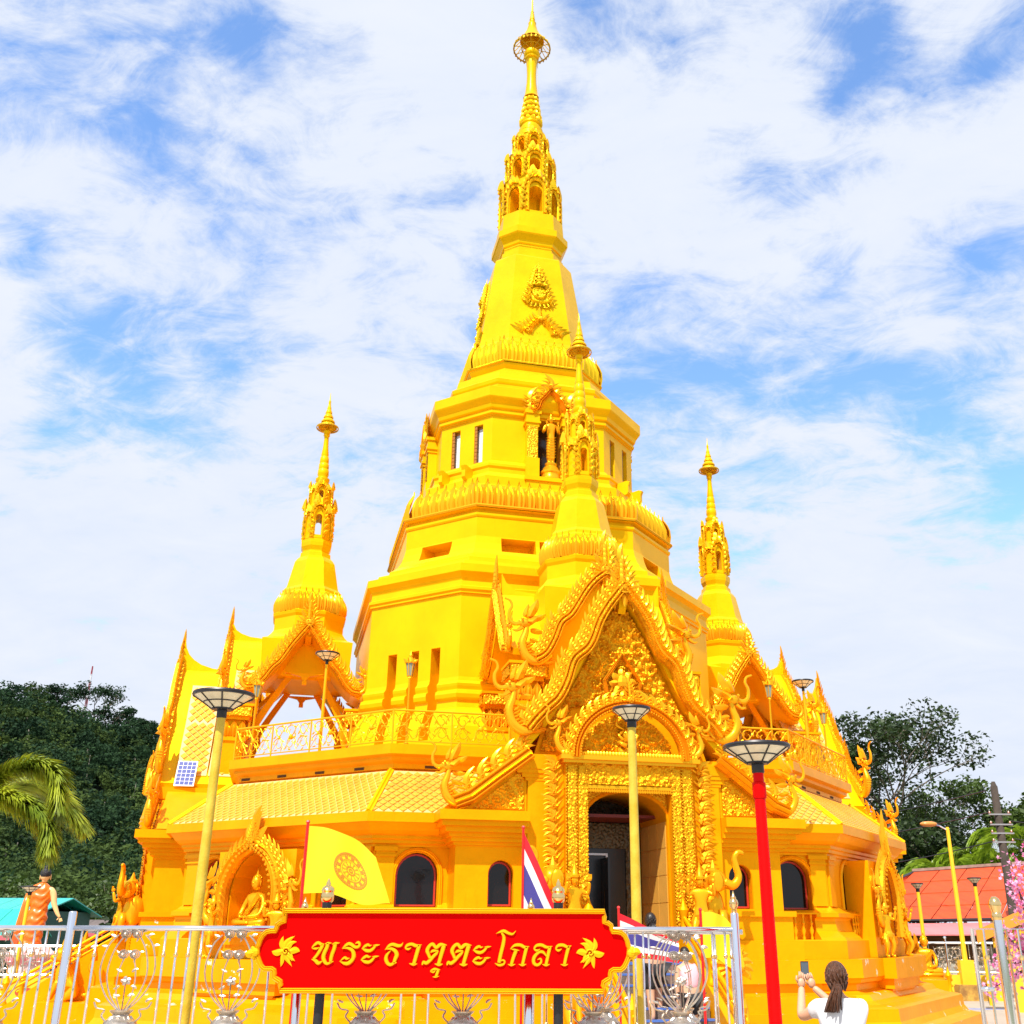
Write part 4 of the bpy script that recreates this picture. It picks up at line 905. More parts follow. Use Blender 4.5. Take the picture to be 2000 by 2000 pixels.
# side gables of the crossing
for sx in (-1, 1):
    Ms = T(0, -6.25, 0) @ RZ(sx*pi/2)
    GS = [(0, 9.46), (-.22, 9.16), (-.42, 8.86), (-.64, 8.48), (-.84, 8.26), (-1.02, 7.98), (-1.22, 7.78), (-1.42, 7.74)]
    gable(GS, -2.0, .18, .18, .15, porch, name='side_gable_board', M=Ms, kala=.85, zoff=-.1, naga=(1.36, 7.78, .52))
# roof shells
def shell(Lp, y0, y1, th, name, M=None, m=G_GROUT, dz=0.0):
    Lp = sm2(Lp, 3); A = [(x, z+dz) for x, z in Lp[::-1]]+[(-x, z+dz) for x, z in Lp[1:]]; n = len(A); b = MB()
    v = [(x, y0, z) for x, z in A]+[(x, y1, z) for x, z in A]+[(x*(1-th*.3), y0, z-th*1.3) for x, z in A]+[(x*(1-th*.3), y1, z-th*1.3) for x, z in A]; f = []
    for i in range(n-1): f += [(i, i+1, i+1+n, i+n), (i+2*n, i+3*n, i+1+3*n, i+1+2*n), (i, i+2*n, i+1+2*n, i+1), (i+n, i+1+n, i+1+3*n, i+3*n)]
    f += [(0, n, 3*n, 2*n), (n-1, 3*n-1, 4*n-1, 2*n-1)]; b.add(v, f); return b.build(name, m, porch, M)
RB = [(0, 8.60), (-.3, 8.28), (-.62, 7.75), (-.95, 7.1), (-1.3, 6.45), (-1.7, 5.85), (-2.12, 5.38), (-2.2, 5.30)]
shell(RB, -9.42, -7.4, .10, 'front_roof', m=G_TOWER)
RA = [(0, 9.52), (-.3, 9.20), (-.6, 8.72), (-.95, 8.18), (-1.3, 7.72), (-1.66, 7.36), (-1.86, 7.26)]
shell(RA, -8.26, -7.35, .10, 'rear_roof', m=G_TOWER)
RS_ = [(0, 9.46), (-.3, 9.05), (-.6, 8.55), (-.9, 8.18), (-1.25, 7.84), (-1.5, 7.72)]
for sx in (-1, 1): shell(RS_, -1.96, -.85, .10, 'side_roof', T(0, -6.25, 0) @ RZ(sx*pi/2), m=G_TOWER)
b = MB(); b.loft([[(x*sx, -6.25+y, z) for sx, x, y in ((1, -r, -r), (1, r, -r), (1, r, r), (1, -r, r))] for r, z in ((1.0, 8.25), (1.15, 8.3), (1.2, 9.3), (1.0, 9.4))]); P_(b, 'crossing_block', G_TOWER)
# tiles on the flanks of the roofs (own pieces on the flank that shows largest)
def flank_tiles(P0, P1, y0, y1, sx, lim):
    # plane from P0 (lower) to P1 (upper) in (x,z)
    dx, dz = P1[0]-P0[0], P1[1]-P0[1]; sl = math.hypot(dx, dz); ang = math.atan2(abs(dx), dz)
    M = T(-sx*P0[0]*-1 if False else sx*abs(P0[0]), 0, P0[1])
    Mz = RZ(sx*pi/2); M = M @ Mz @ RX(-ang) @ T(0, -.045, 0)
    a, b2 = (y0, y1) if sx > 0 else (-y1, -y0)
    g = MB(); g.box(a-.0, b2+.0, -.0, .04, .0, sl); g.build('roof_panel', G_GROUT, porch, M)
    return tile_field([(a+.02, .02), (b2-.02, .02), (b2-.02, sl-.02), (a+.02, sl-.02)], M, .20, .23, porch, lim)
for sx, lim in ((1, 110), (-1, 110)):
    flank_tiles((1.98, 5.50), (1.05, 6.93), -9.10, -8.38, sx, lim*0+48)
    flank_tiles((1.05, 6.93), (.48, 8.02), -9.10, -8.38, sx, 30)
    flank_tiles((1.98, 5.50), (1.05, 6.93), -8.34, -7.45, sx, 40)
    flank_tiles((1.62, 7.42), (.78, 8.44), -8.02, -7.40, sx, 32)
for sx in (-1, 1):      # boards edging the roofs
    b = MB(); b.merge(ribbon([(2.0, 5.45), (1.07, 6.93), (.42, 8.06)], .16, .08), T(0, 0, 0)); 
# ridges that sweep up to the gable points
def ridge(pts, w, name, M=None):
    b = MB(); R = []
    for y, z, h in pts: R.append([(-w, y, z-h), (w, y, z-h), (w*.7, y, z), (-w*.7, y, z)])
    b.loft(R); b.build(name, G_TOWER, porch, M)
ridge([(-9.50, 9.46, 1.0), (-9.44, 9.18, .9), (-9.34, 8.98, .8), (-9.2, 8.84, .5), (-9.0, 8.72, .35), (-8.7, 8.63, .28), (-8.38, 8.60, .28)], .08, 'ridge')
ridge([(-8.36, 10.18, .9), (-8.30, 9.95, .8), (-8.2, 9.76, .6), (-8.05, 9.66, .4), (-7.8, 9.58, .3), (-7.4, 9.55, .28), (-6.9, 9.55, .28)], .08, 'ridge')
for sx in (-1, 1): ridge([(-1.96, 9.9, .7), (-1.85, 9.68, .5), (-1.6, 9.5, .35), (-1.2, 9.46, .3), (-.9, 9.46, .3)], .08, 'ridge', T(0, -6.25, 0) @ RZ(sx*pi/2))
# piers of the open pavilion with lotus capitals
pk = petal_mesh(.2, .5, .3, .15, G_LEAF)
for sx in (-1, 1):
    for y in (-7.86, -4.75):
        x = sx*1.72; b = MB(); b.box(x-.26, x+.26, y-.26, y+.26, 5.2, 6.4); b.box(x-.30, x+.30, y-.3, y+.3, 6.4, 6.5)
        b.box(x-.34, x+.34, y-.34, y+.34, 6.92, 7.0); b.box(x-.40, x+.40, y-.40, y+.40, 7.0, 7.26); b.box(x-.44, x+.44, y-.44, y+.44, 7.26, 7.32); b.box(x-.24, x+.24, y-.24, y+.24, 6.4, 6.95)
        P_(b, 'pier', G_BASE)
        for k in range(4):
            for q in (-.2, 0, .2): place(pk, 'lotus_petal', porch, T(x, y, 6.46) @ RZ(k*pi/2) @ T(q, -.24, 0) @ RX(.18))
            place(relief([(-.38, 0), (.38, 0), (.38, .24), (-.38, .24)], .02, .05, 8, 2, rs=(.08, .12), fill=.5, name='capital_relief') if not bpy.data.meshes.get('capital_relief') else bpy.data.meshes['capital_relief'], 'capital_relief', porch, T(x, y, 7.01) @ RZ(k*pi/2) @ T(0, -.405, 0))
b = MB(); b.box(-2.0, 2.0, -8.1, -7.62, 7.0, 7.12); P_(b, 'tie_beam', G_TOWER)
# slanting braces inside the pavilion arches
for sx in (-1, 1):
    for s2 in (-1, 1):
        P = [(s2*1.30, 5.6), (s2*1.20, 6.0), (s2*1.12, 6.5), (s2*1.0, 6.85), (s2*1.03, 7.0), (s2*.80, 7.45), (s2*.45, 8.05), (s2*.30, 8.3), (s2*.48, 8.3), (s2*.78, 7.8), (s2*1.1, 7.25), (s2*1.25, 6.9), (s2*1.38, 6.3), (s2*1.42, 5.6)]
        if s2 > 0: P = P[::-1]
        b = MB(); b.prism(P, -.04, .04, T(0, -6.25, 0) @ RZ(sx*pi/2) @ T(0, -1.05, 0)); P_(b, 'arch_brace', G_BASE)
    b = MB(); b.prism([(-.5, 8.3), (-.12, 8.22), (0, 8.05), (.12, 8.22), (.5, 8.3)], -.06, .06, T(0, -6.25, 0) @ RZ(sx*pi/2) @ T(0, -1.5, 0)); b.box(-.06, .06, -.06, .06, 8.0, 8.1, T(sx*1.5, -6.25, 0)); P_(b, 'arch_pendant', G_BASE)
# lean-to gables at both sides of the door
for sx in (-1, 1):
    Mx = SC(sx, 1, 1)
    b = MB(); b.prism([(1.98, 4.11), (3.2, 4.11), (1.98, 5.12)][::1], -9.30, -9.22, Mx); b.prism([(1.98, 4.12), (3.62, 4.12), (1.98, 5.30)], -9.2, -7.9, Mx); P_(b, 'side_pediment', G_BASE)
    P_(ribbon([(1.95, 5.22), (2.6, 4.74), (3.1, 4.36), (3.4, 4.24)], .26, .24), 'side_board', G_LEAF, T(0, -9.36, 0) @ Mx)
    for k in range(5): place(FLAME, 'flame_leaf', porch, Mx @ T(2.1+k*.26, -9.42, 5.24-k*.19) @ RY(.15) @ SC(-.42, .42, .42))
    place(NAGA, 'naga_finial', porch, Mx @ T(3.28, -9.42, 4.28) @ SC(.80))
place(relief([(0, 0), (1.0, 0), (0, .78)], .015, .09, 14, 2.0, rs=(.1, .16), fill=.2, name='side_relief'), 'side_relief', porch, T(2.05, -9.31, 4.16))
place(bpy.data.meshes['side_relief'], 'side_relief', porch, SC(-1, 1, 1) @ T(2.05, -9.31, 4.16))
# stair
ST = mat('stair_granite', (.16, .12, .10), .45, var=.5, vscale=60); BL = mat('blue_step_edge', (.07, .16, .5), .5)
for k in range(9):
    b = MB(); b.box(-.8, .8, -9.9-.26*(9-k), -9.3, k*.165, (k+1)*.165+.012*(k == 8)); s_ = P_(b, 'step', ST)
    b = MB(); b.box(-.8, .8, -9.9-.26*(9-k)-.006, -9.9-.26*(9-k)+.07, (k+1)*.165-.03, (k+1)*.165+.004*(k < 8)+.014*(k == 8)); b.build('step_edge', BL, s_)
for sx in (-1, 1):
    x = sx*.92; b = MB(); b.prism([(-.0, 0), (2.5, 0), (2.5, .35), (.1, 1.95), (0, 1.95)], -.09, .09, T(x, -9.8, 0) @ RZ(-pi/2)); P_(b, 'stair_wall', G_BASE)
    for s2 in (-1, 1):
        rel('stair_relief', [(.1, .05), (2.4, .05), (2.4, .3), (.2, 1.8), (.1, 1.8)], .03, .07, 17, T(x+s2*.095, -9.8, 0) @ RZ(-pi/2) @ (Matrix() if s2 > 0 else SC(1, -1, 1)), 1.4, False, (.12, .2)) if s2*sx < 0 or True else None
    b = MB(); b.tube([(x, -9.7, 2.35), (x, -12.35, .75)], .04, 8); b.tube([(x, -9.7, 2.2), (x, -12.35, .6)], .03, 8); P_(b, 'handrail', G_BASE)
    for k in range(3):
        yy = -9.85-k*1.2; zb_ = max(.3, 1.9-k*.75); b = MB(); b.lathe([(.09, 0), (.09, .05), (.06, .1), (.06, .35), (.08, .4), (.1, .48), (.06, .55), (.03, .62), (.01, .7)], 10); b.build('newel', G_BASE, porch, T(x, yy, zb_), smooth=40)
    b = MB(); b.box(sx*1.4-.42, sx*1.4+.42, -11.5, -9.9, 0, .42); b.box(sx*1.4-.36, sx*1.4+.36, -11.44, -9.9, .42, .5); P_(b, 'lion_plinth', G_PLINTH)
# mini spire on the crossing
def mini(parent, X0, Y0):
    C_ = T(X0, Y0, 0)
    def oc(prof): return [[(r/math.cos(pi/8)*math.cos(2*pi*(k+.5)/8), r/math.cos(pi/8)*math.sin(2*pi*(k+.5)/8), z) for k in range(8)] for r, z in prof]
    b = MB(); b.loft(oc([(1.2, 9.2), (1.18, 9.42), (1.0, 9.62), (.94, 9.72), (.94, 10.05), (.98, 10.12), (1.0, 10.2), (.9, 10.25), (.84, 10.8), (.82, 10.84)])); b.build('spire_drum', G_TOWER, parent, C_)
    b = MB(); b.loft(oc([(.82, 10.8), (.80, 10.92), (.72, 11.02), (.70, 11.1), (.56, 11.82), (.50, 11.92), (.43, 12.0), (.42, 12.12), (.37, 12.16), (.37, 12.2), (.42, 12.32), (.43, 12.42), (.43, 12.5), (.38, 12.53), (.38, 12.6)])); b.build('spire_bell', G_BELL, parent, C_)
    pm_ = petal_mesh(.19, .68, .28, .12, G_LEAF)
    for k in range(32): place(pm_, 'lotus_petal', parent, C_ @ RZ(2*pi*k/32) @ T(0, -.95, 10.24) @ RX(-.18))
    for r0, z0, z1, w in ((.42, 12.56, 13.66, .21), (.33, 13.62, 14.32, .15)):
        g = gablet(w*1.5, (z1-z0), 0, .05, None).mesh('gablet', G_LEAF_UP)
        R = [[(r*math.cos(2*pi*(k+.5)/8), r*math.sin(2*pi*(k+.5)/8), z) for k in range(8)] for r, z in ((r0, z0), (r0*.97, z1-.08), (r0*.8, z1))]
        b = MB(); b.loft(R); o = b.build('spire_storey', G_BELL, parent, C_); ap = r0*math.cos(pi/8)
        c1 = MB(); c1.prism(arch_poly(-w*.42, w*.42, z0+.1, z0+(z1-z0)*.6, 6), -.5, 1.0, frame_on(0, ap)); c2 = MB(); c2.prism(arch_poly(-w*.42, w*.42, z0+.1, z0+(z1-z0)*.6, 6), -.5, 1.0, frame_on(90, ap)); cut(o, [c1]); cut(o, [c2])
        for k in range(8): place(g, 'gablet', parent, C_ @ frame_on(k*45, ap) @ T(0, 0, z0+.02) @ SC(1 if k % 2 == 0 else .8))
    b = MB(); b.lathe([(.22, 14.25), (.22, 14.4), (.17, 14.43), (.21, 14.5), (.21, 14.56), (.15, 14.6), (.15, 14.66), (.17, 14.7), (.165, 14.85), (.14, 14.88), (.155, 14.93), (.15, 15.05), (.125, 15.08), (.14, 15.13), (.13, 15.28), (.105, 15.31), (.115, 15.36), (.085, 15.6),
                       (.07, 15.9), (.075, 15.98), (.10, 16.02), (.08, 16.05), (.10, 16.09), (.11, 16.16), (.05, 16.2), (.03, 16.4)], 14); b.build('spire_shaft', G_BELL, parent, C_, smooth=40)
    e = umbrella_at(parent, C_)
def umbrella_at(parent, C_):
    n0 = set(o.name for o in bpy.data.objects); umbrella(parent, 16.28, .33, 1.22, G_BELL, 5)
    for o in bpy.data.objects:
        if o.name not in n0: o.matrix_basis = C_ @ o.matrix_basis
mini(porch, 0, -6.25)
porch2 = copy_tree(porch, ORI @ RZ(-pi/2), 'left porch seen from its side, with open arch showing sky under its spire')
porch3 = copy_tree(porch, ORI @ RZ(pi/2), 'right porch half hidden behind the entrance, with small spire against the sky')
# ------------------------------------------------------------------ image niches on the slanting faces of the lower storey
def niche(fd, extra):
    F = frame_on(fd, DW+.55); root = bpy.data.objects.new('image_niche', None); COL.objects.link(root); root.parent = stupa; root.matrix_basis = F
    def pt(b, n, m, M=None, **k): return b.build(n, m, root, M, **k)
    b = MB(); b.box(-1.05, 1.05, .05, .62, 1.502, 3.48); o = pt(b, 'niche_body', G_BASE)
    c = MB(); c.prism([(-.62, 1.9), (.62, 1.9), (.62, 2.7), (.56, 3.0), (.42, 3.22), (.2, 3.38), (0, 3.42), (-.2, 3.38), (-.42, 3.22), (-.56, 3.0), (-.62, 2.7)], -.2, .9); cut(o, [c])
    b = MB(); b.box(-.75, .75, .63, .66, 1.9, 3.45); pt(b, 'niche_window', DARKGLASS)
    b = MB()
    for i in range(-9, 10):
        for s in (-1, 1):
            x0 = i*.17; z0 = 1.95; pts = [(x0, .60, z0), (x0+s*.75, .60, 3.4)]
            if abs(x0) < 1.3 and abs(x0+s*.75) < 1.3: b.tube([(max(-.6, min(.6, p[0])), p[1], p[2]) for p in pts], .008, 4)
    pt(b, 'window_lattice', G_BASE)
    ribbon([(-.60, 1.9), (-.60, 2.7), (-.5, 3.05), (-.3, 3.3), (0, 3.42), (.3, 3.3), (.5, 3.05), (.60, 2.7), (.60, 1.9)], .07, .05).build('window_arch', G_BASE, root, T(0, .60, -.06))
    A = sm2([(-.74, 1.9), (-.75, 2.4), (-.74, 2.8), (-.62, 3.12), (-.4, 3.38), (-.14, 3.52), (0, 3.62)], 3); A += [(-x, z) for x, z in A[-2::-1]]
    fo = ribbon(A, .22, .18).build('niche_frame', G_LEAF, root, T(0, .02, 0))
    bb = MB()
    for x, z in A: bb.ball((x*.86, -.2, z-.02), .03, 5, 3); bb.ball((x*1.12, -.2, z+.02), .025, 5, 3)
    bb.build('bead_row', G_LEAF, fo, kind='stuff')
    n = 29
    for k in range(n):
        t = k/(n-1); i = min(len(A)-2, int(t*(len(A)-1))); f_ = t*(len(A)-1)-i; x = A[i][0]*(1-f_)+A[i+1][0]*f_; z = A[i][1]*(1-f_)+A[i+1][1]*f_
        s = .30; sg = 1 if t > .5 else -1; ang = sg*(1.1-1.1*max(0, min(1, (z-2.4)/1.4)))
        place(FLAME, 'flame_leaf', fo, T(x*1.14, -.08, z+.03) @ RY(ang) @ SC(-sg*s, s, s))
    for k, (q, s, z) in enumerate(((0, .62, 3.62), (.4, .4, 3.60), (-.4, .4, 3.60), (0, .5, 3.85))): place(FLAME1, 'flame_leaf', fo, T(q*.25, -.1, z) @ RY(q) @ SC(s*.8, s, s*(1+extra)))
    place(KALA, 'crown_ornament', fo, T(0, -.12, 3.55) @ SC(.5))
    for s in (-1, 1): place(NAGA, 'naga_finial', fo, T(s*.92, -.12, 2.22) @ SC(s*.62, .62, .80))
    b = MB(); b.box(-1.3, 1.3, -.5, .3, 0, .3); b.box(-1.2, 1.2, -.4, .3, .3, .62); b.box(-1.1, 1.1, -.25, .3, .9, 1.1); b.box(-1.2, 1.2, -.35, .3, 1.1, 1.5); b.box(-1.0, 1.0, -.18, .3, .62, .9); pt(b, 'niche_plinth', G_PLINTH)
    b = MB(); b.box(-.62, .62, .0, .6, 1.75, 1.92); pt(b, 'niche_floor', G_BASE)
    return F
NF1 = niche(-45, 0.0); NF2 = niche(45, .7)

# ------------------------------------------------------------------ statues
def buddha_head(b, c, r, spire=True):
    x, y, z = c; b.ball((x, y, z), r, 14, 10, (.86, .92, 1.15)); b.ball((x, y+.05*r, z+.85*r), r*.55, 10, 6)
    b.ball((x, y-.92*r, z-.05*r), r*.13, 6, 4, (.8, 1.1, 2)); b.tube([(x-.2*r, y-.84*r, z-.48*r), (x, y-.9*r, z-.52*r), (x+.2*r, y-.84*r, z-.48*r)], r*.07, 5)
    for s in (-1, 1):
        b.ball((x+s*.34*r, y-.80*r, z+.12*r), r*.12, 6, 4, (1.4, .6, .5)); b.ball((x+s*.88*r, y, z-.1*r), r*.2, 6, 4, (.4, .7, 2.3))
    if spire: b.lathe([(r*.25, z+1.2*r), (r*.2, z+1.45*r), (r*.1, z+1.8*r), (r*.02, z+2.5*r)], 8, (x, y))
    for k in range(26):       # hair curls
        a = 2.4*k; q = .25+.75*k/26; b.ball((x+r*.86*q*math.cos(a), y+.1*r+r*.86*q*math.sin(a)*.9, z+r*(.42+.75*math.sqrt(max(0, 1-q*q)))), r*.13, 5, 3)
def seated_buddha(name, label, M, grp):
    t = thing(name, label, 'statue', M, grp)
    V = [((0, .02, .10), (.20, .15)), ((0, .03, .26), (.15, .11)), ((0, .02, .42), (.17, .11)), ((0, .02, .53), (.16, .10)), ((0, 0, .62), (.06, .06)),
         ((-.17, .02, .53), (.06, .06)), ((-.25, -.02, .36), (.052, .052)), ((-.24, -.12, .20), (.045, .045)), ((-.10, -.24, .17), (.035, .03)), ((.17, .02, .53), (.06, .06)), ((.25, -.02, .36), (.052, .052)), ((.24, -.12, .20), (.045, .045)), ((.06, -.24, .18), (.035, .03)),
         ((-.14, -.02, .09), (.10, .09)), ((-.38, -.12, .08), (.09, .08)), ((-.12, -.28, .09), (.06, .05)), ((.16, -.26, .08), (.045, .035)), ((.14, -.02, .09), (.10, .09)), ((.38, -.12, .08), (.09, .08)), ((.12, -.22, .07), (.06, .05)), ((-.16, -.2, .06), (.045, .035))]
    E = [(0, 1), (1, 2), (2, 3), (3, 4), (3, 5), (5, 6), (6, 7), (7, 8), (3, 9), (9, 10), (10, 11), (11, 12), (0, 13), (13, 14), (14, 15), (15, 16), (0, 17), (17, 18), (18, 19), (19, 20)]
    skin(V, E, 'body', G_STATUE, t)
    b = MB(); buddha_head(b, (0, 0, .78), .115); b.build('head', G_STATUE, t, smooth=True)
    b = MB(); b.merge(ribbon([(.18, .56), (.05, .40), (-.08, .26), (-.14, .2)], .09, .03), T(0, -.10, 0)); b.build('robe_sash', G_STATUE, t)
    b = MB()
    for s in (-1, 1):
        for k in range(5): b.tube([(s*.02, -.25, .17+.008*k), (s*.07+.01*k*s, -.27, .175), (s*.02+.012*s, -.295, .18)], .009, 4)
    b.build('hands', G_STATUE, t)
    b = MB(); b.lathe([(.42, -.16), (.44, -.1), (.36, -.06), (.42, 0), (.40, .03)], 20); b.build('lotus_base', G_STATUE, t, SC(1.05, .8, 1) @ T(0, -.1, 0), smooth=40); return t
seated_buddha('seated_buddha_statue', 'gold seated meditating figure inside the flame-framed niche on the left', ORI @ NF1 @ T(0, .12, 2.06) @ SC(1.05), 'seated figures in the wall niches')
def standing_buddha(label, M, s):
    t = thing('standing_buddha_statue', label, 'statue', M @ SC(s))
    b = MB(); b.lathe([(.30, 0), (.30, .06), (.27, .1), (.26, .22), (.29, .26), (.29, .32), (.25, .36), (.22, .44), (.15, .5), (.17, .55), (.17, .58)], 20); b.build('pedestal', G_STATUE, t, smooth=35)
    V = [((0, 0, 1.38), (.12, .09)), ((0, 0, 1.62), (.13, .085)), ((0, 0, 1.80), (.155, .085)), ((0, 0, 1.88), (.05, .05)), ((-.17, 0, 1.79), (.05, .05)), ((-.24, -.02, 1.56), (.045, .045)), ((-.20, -.16, 1.62), (.036, .036)), ((-.17, -.20, 1.76), (.034, .026)), ((.17, 0, 1.79), (.05, .05)), ((.24, -.02, 1.56), (.045, .045)), ((.20, -.16, 1.62), (.036, .036)), ((.17, -.20, 1.76), (.034, .026)),
         ((0, 0, 1.15), (.15, .11)), ((0, 0, .92), (.14, .10)), ((0, 0, .72), (.13, .10)), ((-.06, 0, .62), (.05, .05)), ((-.07, -.08, .6), (.04, .02)), ((.06, 0, .62), (.05, .05)), ((.07, -.08, .6), (.04, .02))]
    E = [(0, 1), (1, 2), (2, 3), (2, 4), (4, 5), (5, 6), (6, 7), (2, 8), (8, 9), (9, 10), (10, 11), (0, 12), (12, 13), (13, 14), (14, 15), (15, 16), (14, 17), (17, 18)]
    skin(V, E, 'body', G_STATUE, t)
    b = MB(); buddha_head(b, (0, 0, 2.0), .095); b.build('head', G_STATUE, t, smooth=True)
    b = MB()
    for s_ in (-1, 1):
        for k in range(4): b.tube([(s_*(.15+.012*k), -.205, 1.77), (s_*(.15+.013*k), -.215, 1.85+.01*(1 if k in (1, 2) else 0))], .009, 4)
        b.tube([(s_*.15, -.205, 1.75), (s_*.125, -.22, 1.80)], .010, 4)
    b.build('hands', G_STATUE, t)
    b = MB()
    for k in range(8): b.tube([(-.14, -.02, .78+.09*k), (-.05, -.115, .72+.09*k), (.06, -.115, .73+.09*k), (.15, -.02, .82+.09*k)], .010, 4)
    b.build('robe_folds', G_STATUE, t); return t
standing_buddha('gold standing figure with both palms raised in the upper front niche', ORI @ T(0.02, -3.12, 13.82), 1.0)
def guardian(label, M, grp, arms=1, s=1.0, crown=True):
    t = thing('guardian_statue', label, 'statue', M @ SC(s), grp)
    V = [((0, 0, .52), (.10, .08)), ((0, 0, .68), (.085, .07)), ((0, 0, .82), (.12, .08)), ((0, 0, .92), (.045, .045)), ((-.13, 0, .84), (.045, .045)), ((-.22, -.06, .80), (.038, .038)), ((-.20, -.12, .98), (.03, .03)), ((.13, 0, .84), (.045, .045)), ((.22, -.06, .80), (.038, .038)), ((.20, -.12, .98), (.03, .03)),
         ((-.08, 0, .46), (.075, .075)), ((-.13, -.10, .26), (.06, .06)), ((-.09, 0, .05), (.038, .038)), ((-.10, -.10, .02), (.035, .02)), ((.08, 0, .46), (.075, .075)), ((.13, -.06, .26), (.06, .06)), ((.10, .02, .05), (.038, .038)), ((.12, -.08, .02), (.035, .02))]
    E = [(0, 1), (1, 2), (2, 3), (2, 4), (4, 5), (5, 6), (2, 7), (7, 8), (8, 9), (0, 10), (10, 11), (11, 12), (12, 13), (0, 14), (14, 15), (15, 16), (16, 17)]
    skin(V, E, 'body', G_STATUE, t)
    b = MB(); b.ball((0, 0, 1.0), .075, 10, 8, (.9, .95, 1.1)); b.ball((0, -.075, .99), .02, 5, 3); b.lathe([(.085, 1.04), (.09, 1.07), (.06, 1.1), (.05, 1.16), (.02, 1.22), (.005, 1.32)], 10)
    for q in (-1, 1): b.merge(flame_mb(.13, .5, .3*q, .3), T(q*.07, 0, 1.0) @ RY(q*.5))
    b.build('crowned_head', G_STATUE, t, smooth=45)
    b = MB()
    for q in (-1, 1):
        b.ball((q*.20, -.13, 1.02), .04, 6, 4)
        for k in range(4): b.tube([(q*(.18+.015*k), -.15, 1.03), (q*(.17+.018*k), -.15, 1.09)], .009, 4)
        b.merge(flame_mb(.16, .6, .3*q, .3), T(q*.14, .02, .86) @ RY(q*.9)); b.merge(flame_mb(.16, .6, .3*q, .3), T(q*.08, -.04, .5) @ RY(q*2.2))
    b.build('hands', G_LEAF, t, kind='stuff'); b = MB(); b.lathe([(.12, .44), (.13, .5), (.11, .56)], 10); b.build('belt', G_LEAF, t); return t
for q, lab in ((-1, 'left'), (1, 'right')):
    guardian(f'small gold guardian with raised arms at the {lab} foot of the left niche', ORI @ NF1 @ T(q*.85, -.15, 1.5) @ RZ(q*.5), 'guardian figures by the niches', s=.95)
    guardian(f'small gold guardian with raised arms at the {lab} foot of the right-hand niche', ORI @ NF2 @ T(q*.85, -.15, 1.5) @ RZ(q*.5), 'guardian figures by the niches', s=.95)
def elephant(label, M, grp):
    t = thing('elephant_statue', label, 'statue', M, grp)
    b = MB(); b.ball((0, .06, .45), .30, 12, 9, (.85, .8, 1.25)); b.ball((.08, -.12, .92), .19, 12, 9, (1, 1, 1.05)); b.tube([(-.12, -.16, 0), (-.12, -.14, .4)], .09, 7); b.tube([(.16, -.16, 0), (.14, -.14, .4)], .09, 7)
    b.build('body', G_STATUE, t, smooth=True)
    tr = crom([(.18, -.2, .90), (.34, -.24, .84), (.46, -.25, .98), (.42, -.25, 1.18), (.40, -.25, 1.34), (.48, -.26, 1.44), (.58, -.26, 1.42)], 4)
    b = MB(); b.tube(tr, [.095*(1-.62*i/(len(tr)-1)) for i in range(len(tr))], 8); b.build('trunk_raised', G_STATUE, t, smooth=True)
    for q in (-1, 1):
        b = MB(); b.ball((0, -.12+q*.2, .90), .15, 8, 6, (.9, .2, 1.2)); b.build('ear', G_STATUE, t, smooth=True)
        b = MB(); b.tube([(.22, -.12+q*.08, .84), (.36, -.14+q*.1, .80), (.44, -.14+q*.1, .88)], [.03, .022, .008], 6); b.build('tusk', G_STATUE, t, smooth=True)
    b = MB(); b.lathe([(.12, 1.06), (.13, 1.1), (.06, 1.16), (.01, 1.3)], 8, (.03, -.05)); b.build('headdress', G_LEAF, t); return t
def lion(label, M, grp):
    t = thing('lion_statue', label, 'statue', M, grp)
    V = [((0, .30, .22), (.19, .20)), ((0, .12, .42), (.17, .19)), ((0, -.06, .62), (.16, .19)), ((0, -.12, .84), (.11, .13)), ((-.10, -.12, .42), (.075, .08)), ((-.11, -.22, .18), (.055, .055)), ((-.11, -.28, .03), (.06, .045)), ((.10, -.12, .42), (.075, .08)), ((.11, -.22, .18), (.055, .055)), ((.11, -.28, .03), (.06, .045)),
         ((-.16, .24, .20), (.13, .15)), ((-.18, .02, .05), (.07, .06)), ((.16, .24, .20), (.13, .15)), ((.18, .02, .05), (.07, .06))]
    E = [(0, 1), (1, 2), (2, 3), (2, 4), (4, 5), (5, 6), (2, 7), (7, 8), (8, 9), (0, 10), (10, 11), (0, 12), (12, 13)]
    skin(V, E, 'body', G_STATUE, t)
    b = MB(); b.ball((0, -.16, .98), .16, 12, 9, (1, 1, 1)); b.ball((0, -.30, .93), .09, 8, 6, (1.1, 1, .7)); b.ball((0, -.28, .84), .07, 8, 5, (1, 1, .5))
    for q in (-1, 1): b.ball((q*.07, -.28, 1.03), .035, 6, 4); b.merge(flame_mb(.2, .5, .2*q, .3), T(q*.12, -.06, 1.06) @ RY(q*.3))
    b.build('head', G_STATUE, t, smooth=True)
    b = MB()
    for k in range(11):
        a = -1.9+3.8*k/10; b.merge(flame_mb(.26, .6, .3 if a > 0 else -.3, .3), T(.13*math.sin(a), 0.0, .92+.13*math.cos(a)) @ RY(a))
    for k in range(7): b.merge(flame_mb(.16, .7, .2, .3), T(0, -.30+.01*k, .80-.07*k) @ RX(.5) @ RY(pi))
    b.merge(flame_mb(.4, .4, 0, .3), T(0, -.08, 1.1)); b.build('mane', G_LEAF, t)
    tl = crom([(0, .42, .12), (.02, .60, .2), (0, .62, .5), (.02, .50, .72), (0, .58, .9)], 4); b = MB(); b.tube(tl, [.045, .04]*8+[.03], 6); b.merge(flame_mb(.3, .7, .2, .3), T(0, .58, .85)); b.build('tail', G_STATUE, t, smooth=True); return t
